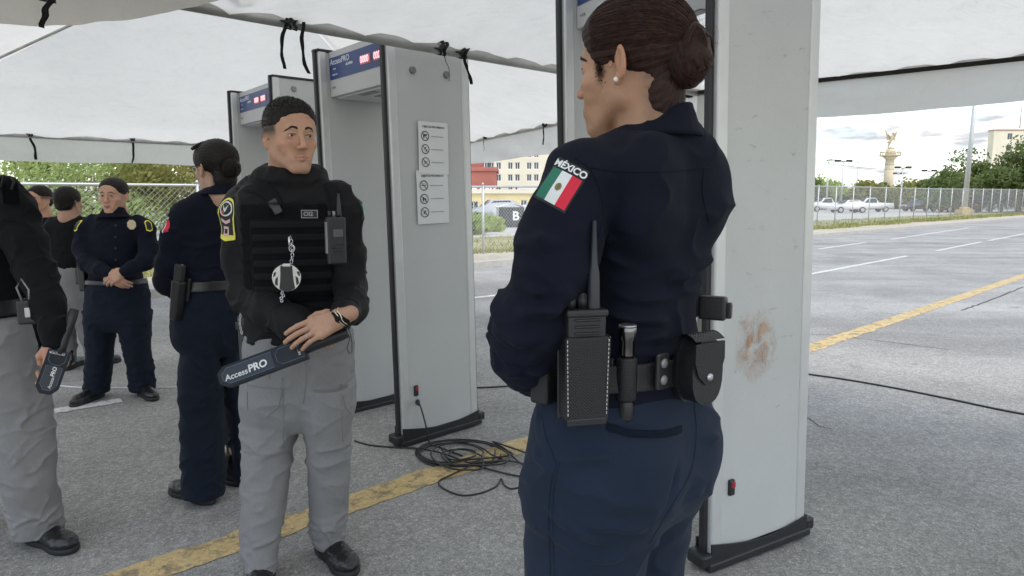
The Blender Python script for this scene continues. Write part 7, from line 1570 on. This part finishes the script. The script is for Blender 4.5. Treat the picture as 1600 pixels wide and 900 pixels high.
# ================================================================== two men in the background at the left
def back_men():
    P = figure('man in black polo and grey trousers with his back turned near the fence', 5.3, R(-12), (107, 316, 5.28, R(-10), R(4), R(0), 1.0),
        [(334, 98, 118, .06), (340, 88, 128, .09), (348, 78, 134, .105), (375, 76, 138, .12), (400, 80, 136, .12), (420, 84, 134, .12)],
        [[(84, 348, 5.28, .05), (78, 362, 5.26, .055), (74, 390, 5.25, .05), (80, 415, 5.35, .04), (95, 425, 5.5, .033)], [(130, 348, 5.3, .05), (136, 362, 5.3, .055), (140, 390, 5.3, .05), (134, 415, 5.4, .04), (118, 425, 5.52, .033)]],
        [(412, 84, 134, .12), (430, 84, 135, .125), (455, 88, 136, .12), (470, 90, 137, .10)], [[(460, 88, 112, 5.28, .10), (500, 92, 113, 5.28, .085), (540, 97, 114, 5.28, .075), (566, 98, 114, 5.28, .075)], [(460, 112, 138, 5.32, .10), (500, 120, 140, 5.32, .085), (540, 134, 152, 5.35, .075), (552, 137, 156, 5.35, .075)]],
        [(-.1, 1, .05), (.35, 1, .05)], dict(top=M_BLKC, leg=M_GREY), res=.010, hres=.006, skin=((.40, .23, .16), (.3, .13, .1)), fade=.9, brows=False)
    short_hair(P, M_HAIRB, side_z=.0)
    M = frame(W(127, 432, 5.12), (1, 0, 0), (0, 1, 0), (0, 0, 1)); r = empty('radio_pouch', tuple(M.translation), label='black pouches on the belt of the man in black polo', cat='pouch'); bm = BM(); rbox(bm, M, (.07, .05, .12), .01); obj('pouch_body', bm, M_LEA, r, world=True); bm = BM(); rbox(bm, M, (.05, .045, .16), .01, c=(.07, .02, -.02)); obj('holster_shell', bm, M_BLACK, r, world=True)
    P = figure('smiling man in dark uniform partly hidden behind the left edge man', 5.9, R(172), (62, 312, 5.87, R(165), R(2), R(0), 1.0),
        [(338, 52, 76, .06), (344, 42, 90, .09), (352, 34, 96, .105), (380, 34, 96, .12), (420, 40, 92, .12)],
        [[(40, 352, 5.88, .05), (32, 380, 5.87, .05), (36, 405, 5.8, .045), (50, 412, 5.7, .032)], [(90, 352, 5.88, .05), (97, 380, 5.87, .05), (92, 405, 5.8, .045), (72, 412, 5.7, .032)]],
        [(412, 42, 90, .12), (450, 42, 92, .12), (462, 44, 90, .10)], [[(455, 43, 66, 5.9, .1), (540, 48, 64, 5.9, .075), (552, 48, 64, 5.9, .075)], [(455, 67, 92, 5.9, .1), (540, 72, 88, 5.9, .075), (552, 72, 88, 5.9, .075)]],
        [(0, -1, .05), (.1, -1, .05)], dict(top=M_NAVY, leg=M_NAVYD), res=.011, hres=.005, skin=((.52, .29, .19), (.42, .18, .15)), fade=.7)
    short_hair(P, M_HAIRB)
    bm = BM(); w = lambda p: Vector(P['hc']+P['HR']@(np.array(p)*P['hs'])); addtube(bm, [w((x, .0985-14*x*x, -.0605+10*x*x)) for x in np.linspace(-.015, .015, 7)], [.001]+[.0026]*5+[.001], 6); obj('teeth', bm, M_EYEW, P['root'], world=True)
back_men()
# ================================================================== notices on the middle gate, scuffs, sockets
def gate_xz(root, px, py):
    bpy.context.view_layer.update(); Mw = worldm(root); n = Mw.to_3x3()@Vector((0, -1, 0)); p = onplane(px, py, Mw@Vector((0, 0, 0)), n); l = Mw.inverted()@Vector(p); return l.x, l.z
def notice(root, px0, py0, px1, py1, glyphs, label, tilt=0.0, lift=.002):
    Mw = worldm(root); xa, za = gate_xz(root, px0, py0); xb, zb = gate_xz(root, px1, py1); w, h = abs(xb-xa), abs(za-zb); cx, cz = (xa+xb)/2, (za+zb)/2
    M = Mw@frame((cx, -lift, cz), (1, 0, 0), (0, 0, 1), (0, -1, 0))@Matrix.Rotation(tilt, 4, 'Z'); r = empty('paper_notice', tuple(M.translation), label=label, cat='notice', group='paper notices taped to the gate')
    bm = BM(); grid(bm, 10, 14, lambda u, v: M@Vector(((u-.5)*w, (v-.5)*h, .0015+.0025*abs(sin(u*4+v*2))*(1 if 0 < u < 1 else 1.6)))); obj('sheet', bm, simple('printer_paper', (.74, .75, .75), .7, var=.03), r, world=True)
    ink = M_INK; Z = .0062
    bm = BM(); addtext(bm, 'OBJETOS PROHIBIDOS', h*.052, M@Matrix.Translation((0, h*.40, Z)), .02, 'CENTER', 0); obj('heading', bm, ink, r, world=True)
    for k, g in enumerate(glyphs):
        gx, gy = -w*.28, h*(.22-.25*k); R0 = w*.13; Mg = M@Matrix.Translation((gx, gy, Z)); bm = BM(); n = 24
        a = [bm.verts.new(Mg@Vector((R0*cos(t), R0*sin(t), 0))) for t in np.linspace(0, 2*pi, n+1)[:-1]]; b = [bm.verts.new(Mg@Vector((R0*.84*cos(t), R0*.84*sin(t), 0))) for t in np.linspace(0, 2*pi, n+1)[:-1]]
        for i in range(n): bm.faces.new((a[i], a[(i+1) % n], b[(i+1) % n], b[i]))
        addbox(bm, (0, 0, 0), (R0*1.7, R0*.11, .0002), Mg@Matrix.Rotation(-pi/4, 4, 'Z'))
        for poly in g: bm.faces.new([bm.verts.new(Mg@Vector((x*R0, y*R0, .0003))) for x, y in poly])
        obj('pictogram', bm, ink, r, world=True)
        bm = BM(); addbox(bm, (w*.12, gy, Z), (w*.42*(1-.12*((k*3) % 3)), h*.012, .0002), M); obj('print_line', bm, M_INKG, r, world=True)
M_INK = simple('black_ink', (.03, .03, .035), .7); M_INKG = simple('grey_ink', (.30, .30, .32), .7)
GUN = [[(-.5, .35), (.5, .35), (.5, .1), (-.5, .1)], [(-.45, .12), (-.15, .12), (-.25, -.45), (-.5, -.45)]]; KNF = [[(-.4, -.1), (.1, .5), (.2, .4), (-.1, -.1)], [(-.1, -.5), (.4, .0), (.5, -.1), (.1, -.5)]]; SCI = [[(-.45, -.35), (.4, .3), (.45, .2), (-.35, -.45)], [(-.45, .3), (.45, -.25), (.4, -.35), (-.5, .2)]]
CIG = [[(-.55, .06), (.55, .06), (.55, -.06), (-.55, -.06)], [(.3, .12), (.4, .4), (.3, .4)]]; DOG = [[(-.45, .3), (-.1, .3), (.0, .1), (.4, .1), (.4, -.5), (.25, -.5), (.2, -.1), (-.15, -.1), (-.2, -.5), (-.35, -.5)]]; PIL = [[(-.4, -.2), (.1, .4), (.3, .3), (-.2, -.35)], [(.1, -.1), (.4, -.4), (.3, -.5), (.0, -.2)]]
notice(GATE_A, 651, 189, 700, 272, [GUN, KNF, SCI], 'upper white paper notice with pistol and knife pictograms taped on the middle gate', -.015, .0045)
notice(GATE_A, 649, 266, 701, 348, [CIG, DOG, PIL], 'lower white paper notice with cigarette and dog pictograms taped on the middle gate', .01, .002)
def decals():
    x0, z0 = gate_xz(GATE_C, 1146, 606); x1, z1 = gate_xz(GATE_C, 1216, 474); p = [c for c in GATE_C.children if c.name.startswith('side_panel')][0]
    m = MT('orange_scuff_residue', (.52, .27, .14), .7); v = m.co(); n = m.noise(24, 7, .72, m.co((1, 1, .55), (.0, .35, 0)), .9); m.col(m.ramp(m.noise(18, 4), [(.35, (.62, .38, .22)), (.65, (.36, .15, .08))]))
    tc = m.N('TexCoord'); mp = m.N('Mapping'); m.L(tc.outputs['Generated'], mp.inputs[0]); mp.inputs['Location'].default_value = (-.5, -.5, -.5); g = m.N('VectorMath'); g.operation = 'LENGTH'; m.L(mp.outputs[0], g.inputs[0])
    fall = m.ramp(g.outputs['Value'], [(.12, 1.0), (.52, 0.0)]); msk = m.math('MULTIPLY', m.ramp(n, [(.47, 0.0), (.60, 1.0)]), fall); tr = m.N('BsdfTransparent'); mx = m.N('MixShader'); m.L(msk, mx.inputs[0]); m.L(tr.outputs[0], mx.inputs[1]); m.L(m.b.outputs[0], mx.inputs[2]); m.L(mx.outputs[0], m.nt.nodes['Material Output'].inputs[0])
    bm = BM(); grid(bm, 4, 4, lambda u, v: Vector((x0+(x1-x0)*u, -.0012, z0+(z1-z0)*v))); obj('scuff_mark', bm, m.m, p)
    m = MT('grey_scuff', (.25, .25, .25), .7); n = m.noise(9, 8, .75, m.co((1, 1, 2.6), (0, -.4, 0)), .5); msk = m.ramp(n, [(.60, 0.0), (.72, .45)]); tr = m.N('BsdfTransparent'); mx = m.N('MixShader'); m.L(msk, mx.inputs[0]); m.L(tr.outputs[0], mx.inputs[1]); m.L(m.b.outputs[0], mx.inputs[2]); m.L(mx.outputs[0], m.nt.nodes['Material Output'].inputs[0])
    bm = BM(); grid(bm, 2, 2, lambda u, v: Vector((.06+.40*u, -.0008, .5+1.7*v))); obj('grey_scuff', bm, m.m, p)
decals()
# ================================================================== cables on the ground
M_CAB = simple('black_cable_jacket', (.018, .018, .019), .45, bump=.0003, bsc=200)
def cable(pts, r, label, name='power_cable', group=None, n=9, lift=0.0, mat=None):
    P = spline([G(x, y, z) for x, y, z in pts], n); bm = BM(); addtube(bm, [(p[0], p[1], max(p[2], r)+lift) for p in P], r, 8); return tag(obj(name, bm, mat or M_CAB), label, 'cable', group)
bpy.context.view_layer.update()
xs, zs = gate_xz(GATE_A, 649, 628); sp = worldm(GATE_A)@Vector((xs, -.02, zs)); 
bm = BM(); P = spline([tuple(sp), tuple(sp+Vector((.02, -.03, -.01))), tuple(sp+Vector((.05, -.06, -.10))), tuple(G(672, 692, .03)), tuple(G(690, 700, .008)), tuple(G(722, 712, .006))], 10); addtube(bm, P, .0045, 8); addtube(bm, [tuple(sp+Vector((0, .015, .004))), tuple(sp), tuple(sp+Vector((.012, -.02, -.006)))], [.013, .014, .008], 8)
tag(obj('power_cable', bm, M_CAB), 'black power lead plugged into the low red socket of the middle gate', 'cable')
def coil():
    root_l = 'tangled coil of black extension cable lying on the yellow line'; bm = BM()
    loops = [(716, 709, 66, 21, 0), (712, 712, 58, 19, .3), (725, 708, 72, 20, .6), (705, 706, 50, 17, .9), (735, 712, 60, 22, 1.2), (722, 714, 30, 12, 1.5)]
    P = []; 
    for k, (cx, cy, rx, ry, ph) in enumerate(loops):
        for t in np.linspace(0, 2*pi, 15)[:-1]: P.append(G(cx+rx*cos(t+ph)+3*sin(3*t+k), cy+ry*sin(t+ph)+1.5*cos(2*t+k), .006+.004*k+.004*sin(t*2+k)))
    P += [G(*q) for q in ((790, 720, .02), (830, 728, .01), (850, 740, .01))]
    addtube(bm, spline(P, 4), .0048, 7); tag(obj('extension_cable', bm, M_CAB), root_l, 'cable')
    cable([(835, 712, .02), (800, 700, .03), (770, 690, .03), (790, 702, .02), (815, 725, .015), (845, 735, .01), (870, 735, 0)], .0048, 'loop of black cable between the coil and the hip of the woman in front')
    cable([(554, 690, 0), (580, 697, 0), (620, 699, .006), (655, 701, .01), (690, 708, .02), (730, 722, .02), (760, 732, .01), (800, 742, .008), (845, 748, 0)], .0048, 'black cable running from behind the vest man to the coil')
    cable([(735, 728, .02), (705, 742, .012), (686, 752, .004), (692, 764, 0), (720, 775, 0), (750, 772, 0), (775, 760, .004), (783, 748, .008), (788, 758, .004), (800, 765, 0), (820, 760, 0)], .0042, 'thin black cable loop in front of the coil on grey asphalt')
    cable([(690, 702, .03), (700, 716, .03), (720, 718, .035), (742, 712, .035), (740, 704, .03), (715, 702, .03), (698, 712, .03), (705, 722, .02)], .0048, 'small inner turn of black cable on top of the coil')
    cable([(742, 607, 0), (770, 606, 0), (800, 604, 0), (830, 601, 0), (900, 596, 0)], .006, 'black cable crossing the asphalt behind the elbow of the woman in front')
    cable([(1100, 560, 0), (1180, 573, 0), (1250, 584, 0), (1320, 594, 0), (1400, 608, 0), (1480, 624, 0), (1560, 641, 0), (1640, 656, 0)], .0065, 'long black cable stretching over the road to the right edge')
    cable([(60, 600, 0), (120, 606, 0), (200, 607, 0), (290, 606, 0), (340, 604, 0)], .005, 'thin white cable behind the feet of the woman facing us', mat=M_WHITEP)
coil()
# small white bottle standing behind the near gate
p = G(1247, 574); r = empty('plastic_bottle', tuple(p), label='small white plastic bottle just behind the right gate on the road', cat='bottle'); bm = BM(); h = W(1247, 538, p[1])[2]
addtube(bm, [(0, 0, z*h) for z in (0, .04, .6, .75, .85)], [.026, .030, .030, .018, .013], 14); obj('bottle_body', bm, M_WHITEP, r); bm = BM(); addcyl(bm, (0, 0, h*.85), (0, 0, h), .015, n=12); obj('cap', bm, M_WHITEP, r)
